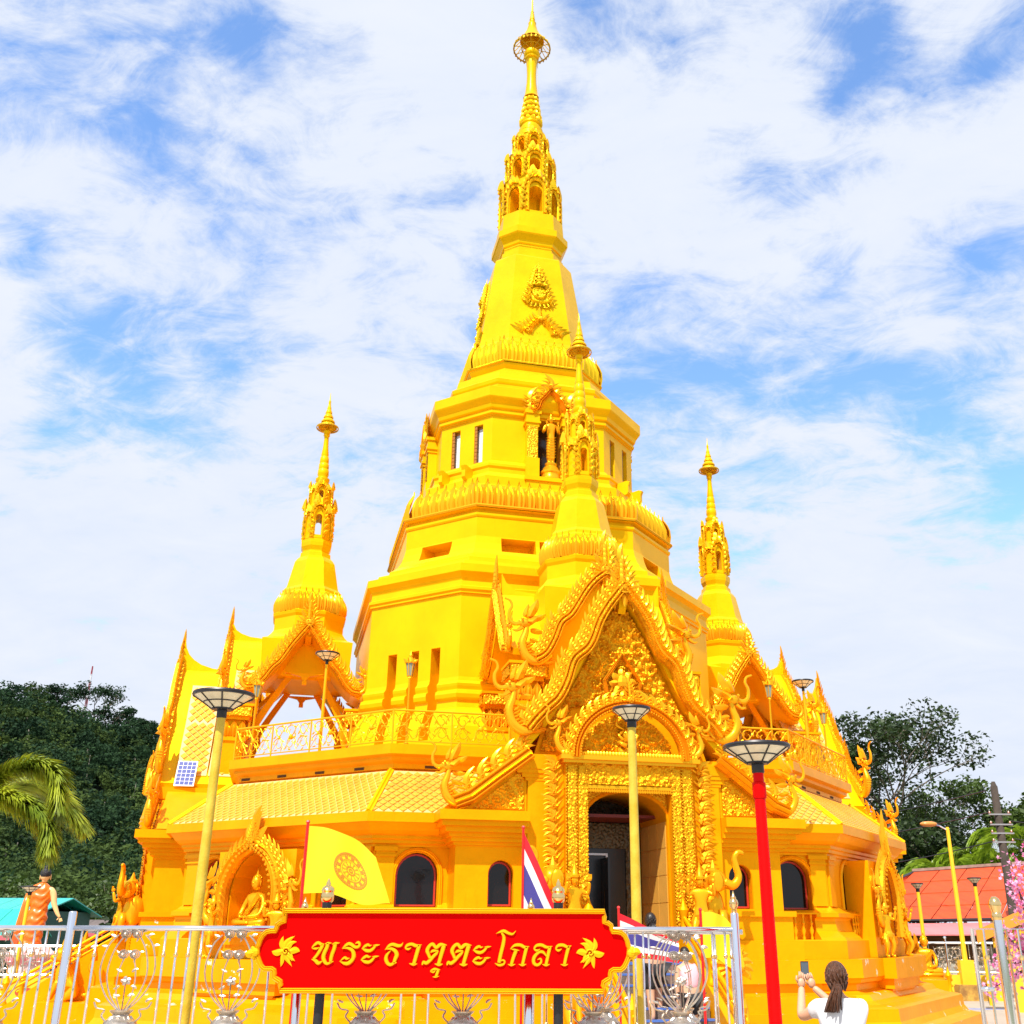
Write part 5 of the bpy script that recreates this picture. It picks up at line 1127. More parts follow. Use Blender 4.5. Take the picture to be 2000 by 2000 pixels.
for a, nm in ((0, 'front'), (-pi/2, 'left'), (pi/2, 'right')):
    for q, sd in ((-1, 'left'), (1, 'right')):
        if nm == 'right' and q > 0: continue
        R_ = ORI @ RZ(a)
        elephant(f'gold elephant bust with lifted trunk at the {sd} jamb of the {nm} porch', R_ @ T(q*1.55, -9.72, 1.98) @ SC(q*1.0, 1, 1), 'elephants flanking the porches')
        guardian(f'gold guardian crouching before the {sd} jamb of the {nm} porch', R_ @ T(q*1.22, -9.98, 1.72) @ RZ(-q*.3), 'guardians flanking the porches', s=1.15)
        lion(f'seated gold lion on the {sd} side of the {nm} stair', R_ @ T(q*1.36, -10.95, .5) @ RZ(-q*0 if nm == 'front' else 0), 'lions beside the stairs')

# small things on the terrace
def lantern(label, M):
    t = thing('lantern_post', label, 'lamp', M, 'gold lantern posts on the terrace')
    b = MB(); b.lathe([(.05, 0), (.05, .04), (.024, .07), (.022, 1.38), (.04, 1.41), (.028, 1.44)], 8); b.build('post', RAILG, t, smooth=35)
    b = MB(); b.lathe([(.05, 1.46), (.09, 1.72), (.085, 1.73), (.045, 1.47)], 6); b.build('lantern_glass', mat('lantern_glass', (.25, .28, .2), .08, spec=.7), t)
    b = MB()
    for k in range(6):
        a = 2*pi*k/6; b.tube([(.055*math.cos(a), .055*math.sin(a), 1.44), (.098*math.cos(a), .098*math.sin(a), 1.73)], .010, 4); b.merge(flame_mb(.12, .6, .3, .3), T(.09*math.cos(a), .09*math.sin(a), 1.72) @ RZ(a) @ RY(.3))
    b.lathe([(.11, 1.72), (.12, 1.74), (.06, 1.82), (.03, 1.86), (.035, 1.9), (.005, 2.0)], 8); b.build('lantern_cap', G_LEAF, t); return t
F45 = frame_on(-45, 8.35); F45r = frame_on(45, 8.35)
lantern('gold lantern on a thin post at the railing bend left of the entrance', ORI @ T(-4.15, -7.55, 5.56))
lantern('gold lantern on a thin post on the terrace just right of the entrance', ORI @ T(4.12, -7.55, 5.56))
lantern('gold lantern on a thin post in front of the left porch', ORI @ F45 @ T(-2.0, 0, 5.56))
lantern('gold lantern on a thin post at the far right end of the terrace railing', ORI @ F45r @ T(1.42, 0, 5.56))
def solar_lamp(label, M, H, R, pole_m, rp, tip=None, collar=False, taper=.85):
    t = thing('street_lamp', label, 'lamp', M, 'round solar lamps on poles')
    b = MB(); b.lathe([(rp, 0), (rp, H*.5), (rp*taper, H-.12), (rp*taper, H-.1)], 14); b.build('pole', pole_m, t, smooth=40)
    if collar: b = MB(); b.lathe([(rp*.98, H-.36), (rp*1.1, H-.35), (rp*1.1, H-.22), (rp*.9, H-.21)], 14); b.build('pole_collar', pole_m, t, smooth=40)
    b = MB(); b.lathe([(rp*.9, H-.13), (rp*1.0, H-.12), (rp*1.0, H-.05), (R*.34, H-.045), (R*.32, H-.03), (rp*.8, H-.03)], 20); b.build('lamp_neck', BLACKMETAL, t, smooth=40)
    b = MB(); rr = [(R*.30, H-.04), (R*.62, H+.03), (R*.97, H+.10)]
    b.loft([[(r*math.cos(2*pi*k/24), r*math.sin(2*pi*k/24), z) for k in range(24)] for r, z in rr], False); b.build('lamp_glass', LAMPGLASS, t, smooth=True)
    b = MB()
    for r, z, w in ((R*.97, H+.10, .013), (R*.62, H+.03, .008), (R*.32, H-.035, .012)): b.tube([(r*math.cos(2*pi*k/24), r*math.sin(2*pi*k/24), z) for k in range(25)], w*R/.31, 5)
    for k in range(8): a = 2*pi*(k+.3)/8; b.tube([(rr[0][0]*math.cos(a), rr[0][0]*math.sin(a), rr[0][1]-.004), (rr[1][0]*math.cos(a), rr[1][0]*math.sin(a), rr[1][1]-.004), (rr[2][0]*math.cos(a), rr[2][0]*math.sin(a), rr[2][1]-.004)], .008*R/.31, 4)
    b.build('lamp_frame', BLACKMETAL, t); b = MB(); b.lathe([(R*1.0, H+.10), (R*1.02, H+.11), (R*1.0, H+.128), (R*.2, H+.14)], 24); b.build('solar_top', BLACKMETAL, t, smooth=30); return t
YP = mat('yellow_pole_paint', (.56, .36, .010), .45, .1, col2=(.70, .50, .05), vscale=5, bump=.2, bscale=40, dirt=.5)
RP = mat('red_pole_paint', (.72, .0, .0), .45, var=.05, spec=.12)
solar_lamp('small round lamp on a gold pole in the middle of the left terrace railing', ORI @ F45 @ T(.09, 0, 5.56), 2.1, .27, RAILG, .035)
solar_lamp('small round lamp on a gold pole on the right terrace railing', ORI @ F45r @ T(-.1, 0, 5.56), 2.15, .27, RAILG, .035)
t = thing('solar_panel', 'small blue solar panel standing on the eave of the left porch', 'solar panel', ORI @ T(-8.85, -2.32, 5.22) @ RZ(-.1) @ RX(-.35))
b = MB(); b.box(-.23, .23, -.015, .015, 0, .66); b.build('panel_frame', mat('white_metal', (.8, .8, .82), .3), t)
SB = mat('solar_cell_blue', (.05, .07, .30), .15)
for i in range(6):
    for j in range(4): b = MB(); b.box(-.205+j*.105, -.205+j*.105+.095, -.019, -.014, .03+i*.103, .03+i*.103+.09); b.build('solar_cell', SB, t)

# ------------------------------------------------------------------ surroundings beyond the plaza
YW = mat('yellow_wall_paint', (.85, .50, .01), .55, var=.05, vscale=2, dirt=.2)
MED = mat('red_medallion', (.6, .06, .02), .5, var=.2, vscale=40)
def low_wall(label, x0, x1, y0, y1, h, n, grp='low yellow boundary walls'):
    L_ = math.hypot(x1-x0, y1-y0); M = T(x0, y0, 0) @ RZ(math.atan2(y1-y0, x1-x0)); t = thing('boundary_wall', label, 'wall', M, grp)
    b = MB(); b.box(0, L_, -.09, .09, 0, h); b.build('wall', YW, t)
    for i in range(n):
        b = MB(); x = (i+.5)*L_/n; b.prism([(x+.26*math.cos(a*pi/8)*(1 if abs(math.cos(a*pi/8)) < .9 else .95), h*.5+.12*math.sin(a*pi/8)) for a in range(16)], -.105, -.088); b.build('medallion', MED, t)
    return M, L_
WR = low_wall('low yellow wall with red medallions behind the right side of the plaza', 9.0, 18.5, 38.2, 34.2, .74, 5)
WL = low_wall('low yellow wall with red medallions behind the left side of the plaza', -24, -12.2, 31.3, 33.2, .72, 6)

# steel fence panels: one built with its parts, the rest copied
def vase_ornament(root, x, H, z0, m=STEEL_O):
    o = bpy.data.objects.new('vase_ornament', None); COL.objects.link(o); o.parent = root; o.matrix_basis = T(x, 0, z0)
    b = MB(); b.lathe([(.05, 0), (.07, .01), (.05, .04), (.10, .09), (.145, .17), (.135, .23), (.08, .275), (.07, .30), (.095, .325), (.10, .34), (.05, .34)], 14); b.build('vase', m, o, smooth=35)
    b = MB()
    for k in range(14):
        a = 2*pi*k/14; b.tube([(.08*math.cos(a), .08*math.sin(a), .28), (.15*math.cos(a), .15*math.sin(a), .18), (.08*math.cos(a), .08*math.sin(a), .06)], .008, 4)
    b.build('vase_ribs', m, o, kind='stuff')
    b = MB()
    for s in (-1, 1):
        b.tube(crom([(s*.02, 0, .32), (s*.16, 0, .48), (s*.24, 0, .72), (s*.20, 0, .98), (s*.12, 0, 1.10)], 4), .0075, 5); b.tube(crom([(s*.015, 0, .32), (s*.12, 0, .48), (s*.175, 0, .70), (s*.14, 0, .94), (s*.05, 0, 1.12)], 4), .0075, 5)
        b.tube(crom([(s*.01, 0, .32), (s*.07, 0, .50), (s*.075, 0, .72), (s*.03, 0, .90)], 4), .0065, 5); b.tube([(0, 0, .32), (0, 0, .62)], .006, 5)
        b.tube(crom([(s*.10, 0, .2), (s*.17, 0, .28), (s*.15, 0, .34), (s*.22, 0, .36), (s*.25, 0, .42)], 3), .009, 5)
    b.build('stems', m, o)
    def rose(b, c, r):
        for q in range(3): b.tube([(c[0]+r*(1-q*.28)*math.cos(a*.7), -.012*(q+1), c[2]+r*(1-q*.28)*math.sin(a*.7)) for a in range(10)], r*.13, 4)
        b.ball((c[0], -.03, c[2]), r*.3, 6, 4)
        for a in (.4, 2.7, 4.7): b.merge(flame_mb(r*1.1, .35, .2, .12), T(c[0]+r*.8*math.cos(a), 0, c[2]+r*.8*math.sin(a)) @ RY(pi/2-a))
    for s in (-1, 1):
        for q in ((s*.052, 0, 1.11), (s*.05, 0, .90)): fl = MB(); rose(fl, q, .044); fl.build('rose_head', m, o)
    lf = MB()
    for s in (-1, 1):
        for z, x_, a in ((1.08, .14, .9), (.98, .20, 1.2), (.72, .045, .8), (.58, .05, 1.9), (.48, .035, 1.2), (.42, .2, .8)): lf.merge(flame_mb(.062, .42, .2*s, .12), T(s*x_, 0, z) @ RY(s*a))
    for a in range(5): lf.merge(flame_mb(.05, .9, 0, .3), T(0, 0, .63) @ RY(a*2*pi/5))
    lf.ball((0, -.01, .63), .022, 6, 4); lf.build('leaves', m, o, kind='stuff')
    return o
def fence_panel(label, M, w, top, bot, posts=(0,), grp='stainless steel fence panels', balls=True, orn=(.27, .73), rail_r=.023):
    t = thing('fence_panel', label, 'fence', M, grp)
    b = MB(); b.tube([(0, 0, top), (w, 0, top)], rail_r, 10); b.build('top_rail', STEEL, t, smooth=True)
    b = MB(); b.tube([(0, 0, bot), (w, 0, bot)], .016, 8); b.build('bottom_rail', STEEL, t, smooth=True)
    for px in posts:
        b = MB(); b.lathe([(.037, -.0), (.037, top+.13), (.03, top+.14)], 12); b.build('post', STEEL, t, T(px, 0, 0), smooth=40)
        if px > 0 or len(posts) > 1 and px == 0 and balls == 2:
            pass
    cs = [w*q for q in orn]
    half = .245; xs = []
    segs = [(0.04, cs[0]-half)]+[(cs[i]+half, cs[i+1]-half) for i in range(len(cs)-1)]+[(cs[-1]+half, w-.04)]
    for a, c in segs:
        n = max(1, int((c-a)/.105))
        for k in range(n): xs.append(a+(k+.5)*(c-a)/n)
    bal = None
    for x in xs:
        if bal is None:
            b = MB(); b.tube([(0, 0, bot), (0, 0, top)], .0105, 6)
            bal = b.mesh('baluster', STEEL, True); bb = MB()
            for z in (top-.22, top-.80): bb.ball((0, 0, z), .021, 10, 7)
            bm_ = bb.mesh('baluster_balls', BRASS, True)
        o = place(bal, 'baluster', t, T(x, 0, 0)); place(bm_, 'baluster_balls', o)
    for c in cs: o = vase_ornament(t, c, top-bot, top-.935); o.matrix_basis = o.matrix_basis @ SC(1.0, 1.0, .80)
    return t
# far fences on the low walls
def far_panels(M, L_, z, h, n, lab, rev=False):
    for i in range(n):
        w = L_/n; q_ = ('first', 'second', 'third', 'fourth', 'fifth', 'sixth')[n-1-i if rev else i]; t = thing('railing_panel', q_+lab, 'fence', M @ T(i*w, 0, z), 'steel railings on the low yellow walls')
        b = MB(); b.tube([(0, 0, h), (w, 0, h)], .035, 6); b.tube([(0, 0, .08), (w, 0, .08)], .025, 6); b.build('rail', STEEL, t)
        b = MB(); b.tube([(0, 0, 0), (0, 0, h+.12)], .035, 6); b.ball((0, 0, h+.16), .05, 6, 4); b.build('post', STEEL, t)
        k = int(w/.13)
        for j in range(1, k):
            if j % 6 in (0, 1, 2): continue
            b = MB(); b.tube([(j*w/k, 0, .08), (j*w/k, 0, h)], .012, 4); b.build('baluster', STEEL, t)
        me = bpy.data.meshes.get('steel_scroll') or lace(.42, h*.8, 9).mesh('steel_scroll', STEEL_O)
        for j in range(0, k, 6): place(me, 'scroll', t, T(j*w/k+.02, 0, .1))
far_panels(WR[0], WR[1], .74, .95, 5, ' steel railing panel from the stupa on the right-hand yellow wall')
far_panels(WL[0], WL[1], .72, .85, 6, ' steel railing panel from the stupa on the left-hand yellow wall', True)

# street lamp on its concrete base
t = thing('street_lamp', 'tall yellow street lamp with one arm on a square concrete base', 'lamp', T(13.3, 36.4, 0))
b = MB(); b.box(-.45, .45, -.4, .4, 0, .42); b.box(-.42, .42, -.37, .37, .42, .46); b.build('base', mat('stained_concrete', (.62, .36, .06), .8, col2=(.25, .12, .03), vscale=4, bump=.4, bscale=20), t)
b = MB(); b.box(-.24, .2, -.2, .2, .46, 1.18); b.build('pedestal', YW, t)
b = MB(); b.lathe([(.085, 1.1), (.06, 5.2), (.05, 5.3)], 8); b.build('pole', YW, t, smooth=40)
b = MB(); b.tube([(0, 0, 5.2), (-.25, 0, 5.34), (-.42, 0, 5.38)], .025, 6); b.build('arm', STEEL, t)
b = MB(); b.ball((-.62, 0, 5.4), .3, 12, 8, (1.0, .45, .3)); b.build('lamp_head', mat('lamp_amber', (.65, .25, .05), .3), t, smooth=True)
solar_lamp('small round lamp on a yellow pole in front of the red roof, left one', T(11.35, 34.3, 0), 3.3, .19, YW, .06)
solar_lamp('small round lamp on a yellow pole in front of the red roof, right one', T(13.0, 33.9, 0), 3.45, .21, YW, .06)
solar_lamp('flat round lamp standing before the orange-robed statue', T(-15.65, 33.0, 0), 3.1, .28, YW, .06)

# buildings on the right
RR = mat('red_sheet_roof', (.62, .060, .004), .7, var=.16, vscale=.7, bump=.3, bscale=8, stretch=(6, .4, 1), dirt=.3)
t = thing('temple_hall', 'long hall with faded red sheet roof and pink lower roof', 'building', T(0, 0, 0))
def quad(b, P, th=.08): b.add([tuple(p) for p in P]+[(p[0], p[1], p[2]-th) for p in P], [(0, 1, 2, 3), (7, 6, 5, 4), (0, 4, 5, 1), (1, 5, 6, 2), (2, 6, 7, 3), (3, 7, 4, 0)])
eL, eR, rL, rR = Vector((12.6, 44.5, 2.40)), Vector((21.0, 36.0, 2.52)), Vector((17.1, 52, 4.66)), Vector((25.5, 43.5, 4.95)); nR, nC = 4, 9
for i in range(nR):
    for j in range(nC):
        def q(u, v): return eL.lerp(eR, u).lerp(rL.lerp(rR, u), v)
        b = MB(); quad(b, [q(j/nC+.002, i/nR-(.012 if i else 0)), q((j+1)/nC-.002, i/nR-(.012 if i else 0)), q((j+1)/nC-.002, (i+1)/nR), q(j/nC+.002, (i+1)/nR)], .03)
        for p in range(4): b.v[p] = (b.v[p][0], b.v[p][1], b.v[p][2]+(.03 if p < 2 else -.0)+.004*((i*5+j*3) % 4))
        b.build('roof_sheet', RR, t)
b = MB(); b.tube([rL+Vector((0, 0, .02)), rR+Vector((0, 0, .02))], .14, 6); b.build('roof_ridge', mat('weathered_ridge', (.22, .13, .10), .8, var=.3), t)
b = MB(); quad(b, [Vector((11.5, 41.5, 2.1)), Vector((11.6, 43.5, 3.1)), rL, eL], .05); b.build('roof_hip', RR, t)
b = MB(); b.tube([eL, eR], .06, 4); b.tube([Vector((11.6, 43.5, 3.1)), rL], .06, 4); b.build('eave_edge', BLACKMETAL, t)
PK = mat('pink_sheet_roof', (.70, .20, .20), .5, var=.1, vscale=.9, bump=.3, bscale=10, stretch=(6, .4, 1)); b = MB(); quad(b, [Vector((11.5, 42.6, 1.92)), Vector((19.8, 34.6, 1.98)), Vector((21.0, 36.3, 2.36)), Vector((12.5, 44.4, 2.32))], .04); b.build('lower_roof', PK, t)
b = MB(); quad(b, [Vector((11.7, 43.4, 0)), Vector((20, 35.6, 0)), Vector((20, 35.6, 1.95)), Vector((11.7, 43.4, 1.9))], .01)
b.v = [(11.8, 43.2, 0), (20.2, 35.4, 0), (21, 36.4, 0), (12.6, 44.2, 0), (11.8, 43.2, 1.9), (20.2, 35.4, 1.95), (21, 36.4, 1.95), (12.6, 44.2, 1.9)]; b.f = [(0, 1, 5, 4), (1, 2, 6, 5), (2, 3, 7, 6), (3, 0, 4, 7)]
b.build('wall', mat('brown_wall', (.16, .07, .03), .8, var=.2), t)
for k in range(8): b = MB(); u = (k+.5)/8; b.box(-.5, .5, -.06, 0, .3, 1.55, T(11.8+8.4*u, 43.2-7.8*u, 0) @ RZ(-.748)); b.build('window', mat('pattern_lattice', (.75, .70, .60), .5, col2=(.02, .02, .02), vscale=5.5), t)
# ornate shrine with patterned gable at the far right
t = thing('ornate_pavilion', 'pavilion with orange roof edge and black, white and gold patterned gable at the right edge', 'building', T(12.35, 31.5, 0) @ RZ(-.35))
PT = mat('patterned_gable', (.80, .72, .60), .5, col2=(.03, .02, .02), vscale=7, bump=.6, bscale=20, kind='voronoi')
b = MB(); b.prism([(.2, 0), (4.4, 0), (4.4, 3.5), (3.4, 3.3), (.2, 1.8)], 0, .15); b.build('gable_wall', PT, t)
OE = mat('orange_fascia', (.75, .25, .02), .45); b = MB(); b.prism([(-.4, 1.72), (3.4, 3.34), (3.4, 3.66), (-.4, 2.06)], -.5, .3); b.build('fascia', OE, t)
b = MB(); b.prism([(.0, 1.60), (3.4, 3.08), (3.4, 3.32), (0, 1.86)], -.4, .1); b.build('carved_edge', mat('gold_edge_pattern', (.8, .5, .04), .4, col2=(.1, .05, .01), vscale=9), t)
for x in (.5, 1.9, 3.3): b = MB(); b.box(x-.12, x+.12, -.35, -.15, 0, 1.9+.42*x-.3); b.build('column', YW, t)
for x in (.9, 2.3): b = MB(); b.box(x, x+.6, -.02, .02, .5, 1.6); b.build('window', DARKGLASS, t)
# golden kneeling statue on a tall finial base by the far railing
seated_buddha('crowned_statue', 'small gold crowned figure seated by the right-hand corner of the stupa', T(10.25, 31.0, .95) @ RZ(-.3) @ SC(1.05), 'small seated figures by the stair')
b = MB(); b.lathe([(.5, 0), (.5, .3), (.35, .35), (.3, .6), (.42, .7), (.42, .78)], 14)
pd = b.build('statue_pedestal', G_PLINTH, None, T(10.25, 31.0, 0), smooth=35); tag(pd, 'round stepped gold pedestal under the small crowned figure', 'pedestal')
# utility pole and wires
t = thing('utility_pole', 'dark weathered utility pole with crossarms against the sky', 'pole', T(15.95, 38.5, 0))
b = MB(); b.lathe([(.17, 0), (.13, 6.9), (.10, 6.95), (.06, 7.08)], 10); b.build('pole', mat('weathered_wood', (.06, .045, .035), .9, var=.3, bump=.5, bscale=12), t, smooth=40)
for z in (5.9, 5.55, 5.25, 4.95):
    b = MB(); b.box(-.38, .42, -.14, -.08, z, z+.05); b.build('crossarm', mat('grey_metal', (.25, .25, .26), .5), t)
    for x in (-.34, .34): b = MB(); b.lathe([(.03, z+.05), (.045, z+.08), (.03, z+.12), (.02, z+.14)], 8, (x, -.11)); b.build('insulator', mat('ceramic_brown', (.3, .08, .04), .3), t)
for i, (a, c) in enumerate((((15.6, 38.4, 6.75), (9.5, 62, 7.6)), ((15.6, 38.4, 6.0), (8.5, 60, 6.4)), ((16.3, 38.4, 5.7), (24, 33, 5.4)), ((16.3, 38.4, 5.1), (24, 33, 4.7)), ((15.6, 38.4, 5.0), (8, 46, 4.7)))):
    a = Vector(a); c = Vector(c); pts = [a.lerp(c, k/12)-Vector((0, 0, .5*math.sin(pi*k/12))) for k in range(13)]
    b = MB(); b.tube(pts, .018, 4); b.build('power_line', BLACKMETAL, t, T(-15.95, -38.5, 0))
# trees on the right
LG = mat('broad_leaves', (.010, .024, .006), .55, col2=(.042, .080, .014), vscale=.9, backlit=.3); LG2 = mat('light_leaves', (.022, .048, .008), .5, col2=(.09, .15, .02), vscale=.9, backlit=.35)
tree('tall_tree', 'tall airy dark tree rising behind the right end of the temple', (19.3, 65, 0), 14.9, .26, .14, LG, depth=5, n=15000, spread=.8, seed=5, group='trees behind the right side', clump=.05)
tree('tall_tree', 'lower dark bushy tree below the tall one, beside the temple wall', (21.4, 64, 0), 8.2, .2, .15, LG, depth=4, n=12000, spread=1.0, seed=8, group='trees behind the right side', clump=.095, first=.2)
tree('tall_tree', 'slim open-crowned tree standing alone against the sky', (25.9, 70, 0), 11.7, .14, .14, LG2, depth=5, n=7000, spread=.6, seed=12, group='trees behind the right side', clump=.045)
tree('tall_tree', 'rounded green tree behind the utility pole', (32.8, 65, 0), 10.4, .25, .18, LG2, depth=4, n=15000, spread=1.35, seed=14, group='trees behind the right side', clump=.10, first=.25)
tree('shrub', 'dark green shrub between the temple eave and the red roof', (20.4, 62, 0), 5.6, .12, .16, LG, depth=3, n=8000, spread=1.6, seed=15, group='trees behind the right side', clump=.14, first=.15)
def frond(b, base, d, L_, droop, nleaf, ll, rg, plum=False, w=.022):
    pts = []; p = Vector(base); v = Vector(d).normalized(); n = 14
    for i in range(n+1): pts.append(p.copy()); p = p+v*(L_/n); v = (v+Vector((0, 0, -droop/n*(1+i*.12)))).normalized()
    b.tube(pts, [.03*(1-.9*i/n) for i in range(n+1)], 4)
    for k in range(nleaf):
        t = .12+.88*k/nleaf; i = min(n-1, int(t*n)); q = pts[i].lerp(pts[i+1], t*n-i); tg = (pts[i+1]-pts[i]).normalized(); sd = tg.cross(Vector((0, 0, 1)))
        if sd.length < .05: sd = Vector((1, 0, 0))
        sd.normalize(); up = sd.cross(tg); a = (rg.uniform(0, 2*pi) if plum else (rg.choice((-1, 1))*pi/2+rg.uniform(-.3, .3)))
        o = sd*math.sin(a)+up*math.cos(a); l_ = ll*(math.sin(pi*min(1, .15+t*.85))**.6)*rg.uniform(.75, 1.1)+.05
        dr = (o*.75+tg*.85).normalized(); m1 = q+dr*l_*.55+Vector((0, 0, -.02*l_)); e = q+dr*l_+Vector((0, 0, -.28*l_)); wv = tg.cross(dr); wv = wv.normalized()*w
        b.add([tuple(q-wv*.5), tuple(q+wv*.5), tuple(m1+wv), tuple(m1-wv), tuple(e)], [(0, 1, 2, 3), (3, 2, 4)])
def palm(label, base, H, specs, m, nleaf, ll, seed, grp, plum=False, w=.022, rt=.14):
    t = thing('palm_tree', label, 'palm', T(*base), grp); rg = random.Random(seed); b = MB()
    b.tube([(0, 0, 0), (.05, 0, H*.5), (0, 0, H)], [rt, rt*.8, rt*.7], 9); b.build('trunk', mat('palm_trunk', (.28, .25, .20), .9, var=.3, bump=.5, bscale=10), t)
    for d, L_, dp in specs: b = MB(); frond(b, (0, 0, H), d, L_, dp, nleaf, ll, rg, plum, w); b.build('frond', m, t)
    return t
PL = mat('palm_leaf', (.12, .22, .012), .4, col2=(.36, .48, .03), vscale=2.5, backlit=.35); PL2 = mat('foxtail_leaf', (.10, .17, .010), .4, col2=(.50, .55, .03), vscale=2.2, backlit=.3)
rg = random.Random(4)
for i, (x, y, H, lab) in enumerate(((23.2, 59, 5.2, 'feathery bright palm left of the utility pole, lower one'), (24.9, 58, 6.2, 'feathery bright palm just left of the utility pole'), (27.6, 58, 6.0, 'feathery bright palm at the right edge behind the red roof'), (21.2, 59, 4.6, 'feathery palm nearest the temple wall'), (26.4, 59, 5.2, 'feathery palm half hidden behind its neighbours'))):
    palm(lab, (x, y, 0), H, [((math.cos(a+i), math.sin(a+i), rg.uniform(.7, 1.6)), 3.4, 1.7) for a in [k*.45 for k in range(14)]], PL, 110, .95, 40+i, 'palms behind the red roof', w=.04, rt=.1)
def bushy(b, P, nleaf, ll, rg, w):
    pts = crom(P, 6); n = len(pts)-1; b.tube(pts, [.028*(1-.9*i/n) for i in range(n+1)], 5)
    for k in range(nleaf):
        t = .06+.94*k/nleaf; i = min(n-1, int(t*n)); q = pts[i].lerp(pts[i+1], t*n-i); tg = (pts[i+1]-pts[i]).normalized(); sd = tg.cross(Vector((0, 0, 1))).normalized(); up = sd.cross(tg); a = rg.uniform(0, 2*pi)
        o = sd*math.sin(a)+up*math.cos(a); l_ = ll*(math.sin(pi*min(1, .12+t*.80))**.5)*rg.uniform(.7, 1.1)+.04; dr = (o*.62+tg).normalized()
        m1 = q+dr*l_*.55; e = q+dr*l_+Vector((0, 0, -.22*l_)); wv = tg.cross(dr).normalized()*w
        b.add([tuple(q-wv*.5), tuple(q+wv*.5), tuple(m1+wv), tuple(m1-wv), tuple(e)], [(0, 1, 2, 3), (3, 2, 4)])
t = thing('palm_tree', 'big foxtail palm at the left edge with bushy drooping fronds', 'palm', T(-8.95, 16.3, 0), 'palm at the left edge'); rg = random.Random(3)
b = MB(); b.tube([(0, 0, 0), (.05, 0, 1.9), (0, 0, 3.5)], [.17, .13, .11], 9); b.build('trunk', mat('palm_trunk', (.28, .25, .20), .9), t)
for P in ([(0, 0, 3.45), (.55, -.5, 3.95), (1.15, -.8, 4.22), (1.75, -1.1, 4.10), (2.02, -1.3, 3.60)], [(0, 0, 3.45), (.65, -.6, 3.80), (1.25, -.9, 3.72), (1.76, -1.1, 3.45), (1.98, -1.3, 3.06)], [(0, 0, 3.5), (.30, -.5, 3.8), (.50, -.9, 3.62), (.62, -1.2, 3.2), (.64, -1.3, 2.75)],
          [(0, 0, 3.45), (.15, -.8, 3.4), (.30, -1.4, 3.0), (.38, -1.7, 2.6), (.40, -1.8, 2.2)], [(0, 0, 3.5), (.1, -.4, 4.3), (.28, -.8, 4.75), (.50, -1.0, 4.72), (.62, -1.1, 4.4)], [(0, 0, 3.45), (-.6, -.5, 3.9), (-1.2, -.8, 3.8), (-1.7, -1, 3.2)], [(0, 0, 3.45), (-.5, .5, 4.0), (-1.0, 1, 4.0), (-1.5, 1.4, 3.4)],
          [(0, 0, 3.45), (.3, .7, 4.1), (.7, 1.3, 4.1), (1.1, 1.7, 3.6)], [(0, 0, 3.4), (-.1, -.9, 3.1), (.0, -1.4, 2.6), (.05, -1.6, 2.1)]):
    b = MB(); bushy(b, P, 1300, .42, rg, .012); b.build('frond', PL2, t)
b = MB(); b.tube([(0, 0, 3.5), (.40, -.3, 5.03)], [.035, .008], 6); b.build('leaf_spear', PL, t)

# left background: teal-roofed sheds, white house, walking statue
TE = mat('teal_sheet_roof', (.02, .42, .36), .35, var=.12, vscale=1, bump=.3, bscale=9, stretch=(8, 1, 1))
def shed(label, x0, x1, y0, y1, he, hr, wallm, roofm, grp='low houses at the foot of the hill', rz=0):
    t = thing('shed', label, 'building', T(x0, y0, 0) @ RZ(rz), grp); W = x1-x0; D = y1-y0
    b = MB(); b.box(.3, W-.3, .3, D-.3, 0, he); b.build('wall', wallm, t)
    n = int(W/.8)
    for i in range(n):
        for sgn in (0, 1):
            b = MB(); a = i*W/n+.01; c = (i+1)*W/n-.01; yy0 = -.3 if sgn == 0 else D+.3; quad(b, [Vector((a, yy0, he-.15)), Vector((c, yy0, he-.15)), Vector((c, D/2, hr)), Vector((a, D/2, hr))], .05); b.build('roof_sheet', roofm, t)
    b = MB(); b.box(-.1, W+.1, -.34, -.28, he-.28, he-.12); b.build('fascia', mat('pink_fascia', (.6, .12, .14), .5), t)
    for i in range(3): b = MB(); x = W*(i+.5)/3; b.box(x-.4, x+.4, .27, .32, he*.35, he*.75); b.build('window', DARKGLASS, t)
    return t
DG = mat('dark_green_wall', (.03, .10, .08), .7); WH = mat('white_wall', (.75, .75, .72), .7, var=.06)
shed('teal-roofed hall behind the orange-robed statue', -37, -20.8, 45, 51, 2.75, 3.30, DG, TE)
shed('lower teal-roofed lean-to at the left edge', -34, -19.6, 40.5, 43.5, 1.95, 2.75, DG, TE)
t = shed('white house with a pale gable roof beside the temple wall', -18.2, -13.6, 47, 53, 2.2, 3.7, WH, mat('pale_grey_roof', (.55, .55, .56), .6, var=.1))
shed('long low house with brown roof behind the left railing', -26.5, -17.0, 54, 58, 2.0, 2.5, mat('grey_wall', (.35, .33, .30), .8), mat('brown_roof', (.13, .10, .09), .7, var=.2))
for i, (x, y, H) in enumerate(((-16.2, 44, 2.6), (-19.5, 60, 3.6), (-14.0, 45, 2.2), (-24, 62, 4.5), (-13.5, 60, 3.4), (-29, 60, 4.6))):
    tree('shrub', ['leafy shrub behind the walking statue hand', 'round green bush below the wooded slope', 'low bush by the white house', 'bush beside the brown-roofed house', 'green bush left of the temple wall', 'bush behind the teal roof'][i], (x, y, 0), H, .1, .12, LG2 if i % 2 else LG, depth=3, n=3500, spread=1.6, seed=60+i, group='bushes at the foot of the hill', clump=.16, first=.15)
ORB = mat('orange_robe', (.85, .16, .008), .28, var=.06, vscale=3, bump=.3, bscale=5, spec=.6); SKN = mat('statue_skin_cream', (.85, .52, .22), .4); HRB = mat('black_curled_hair', (.012, .012, .016), .6, bump=1.5, bscale=30, kind='voronoi')
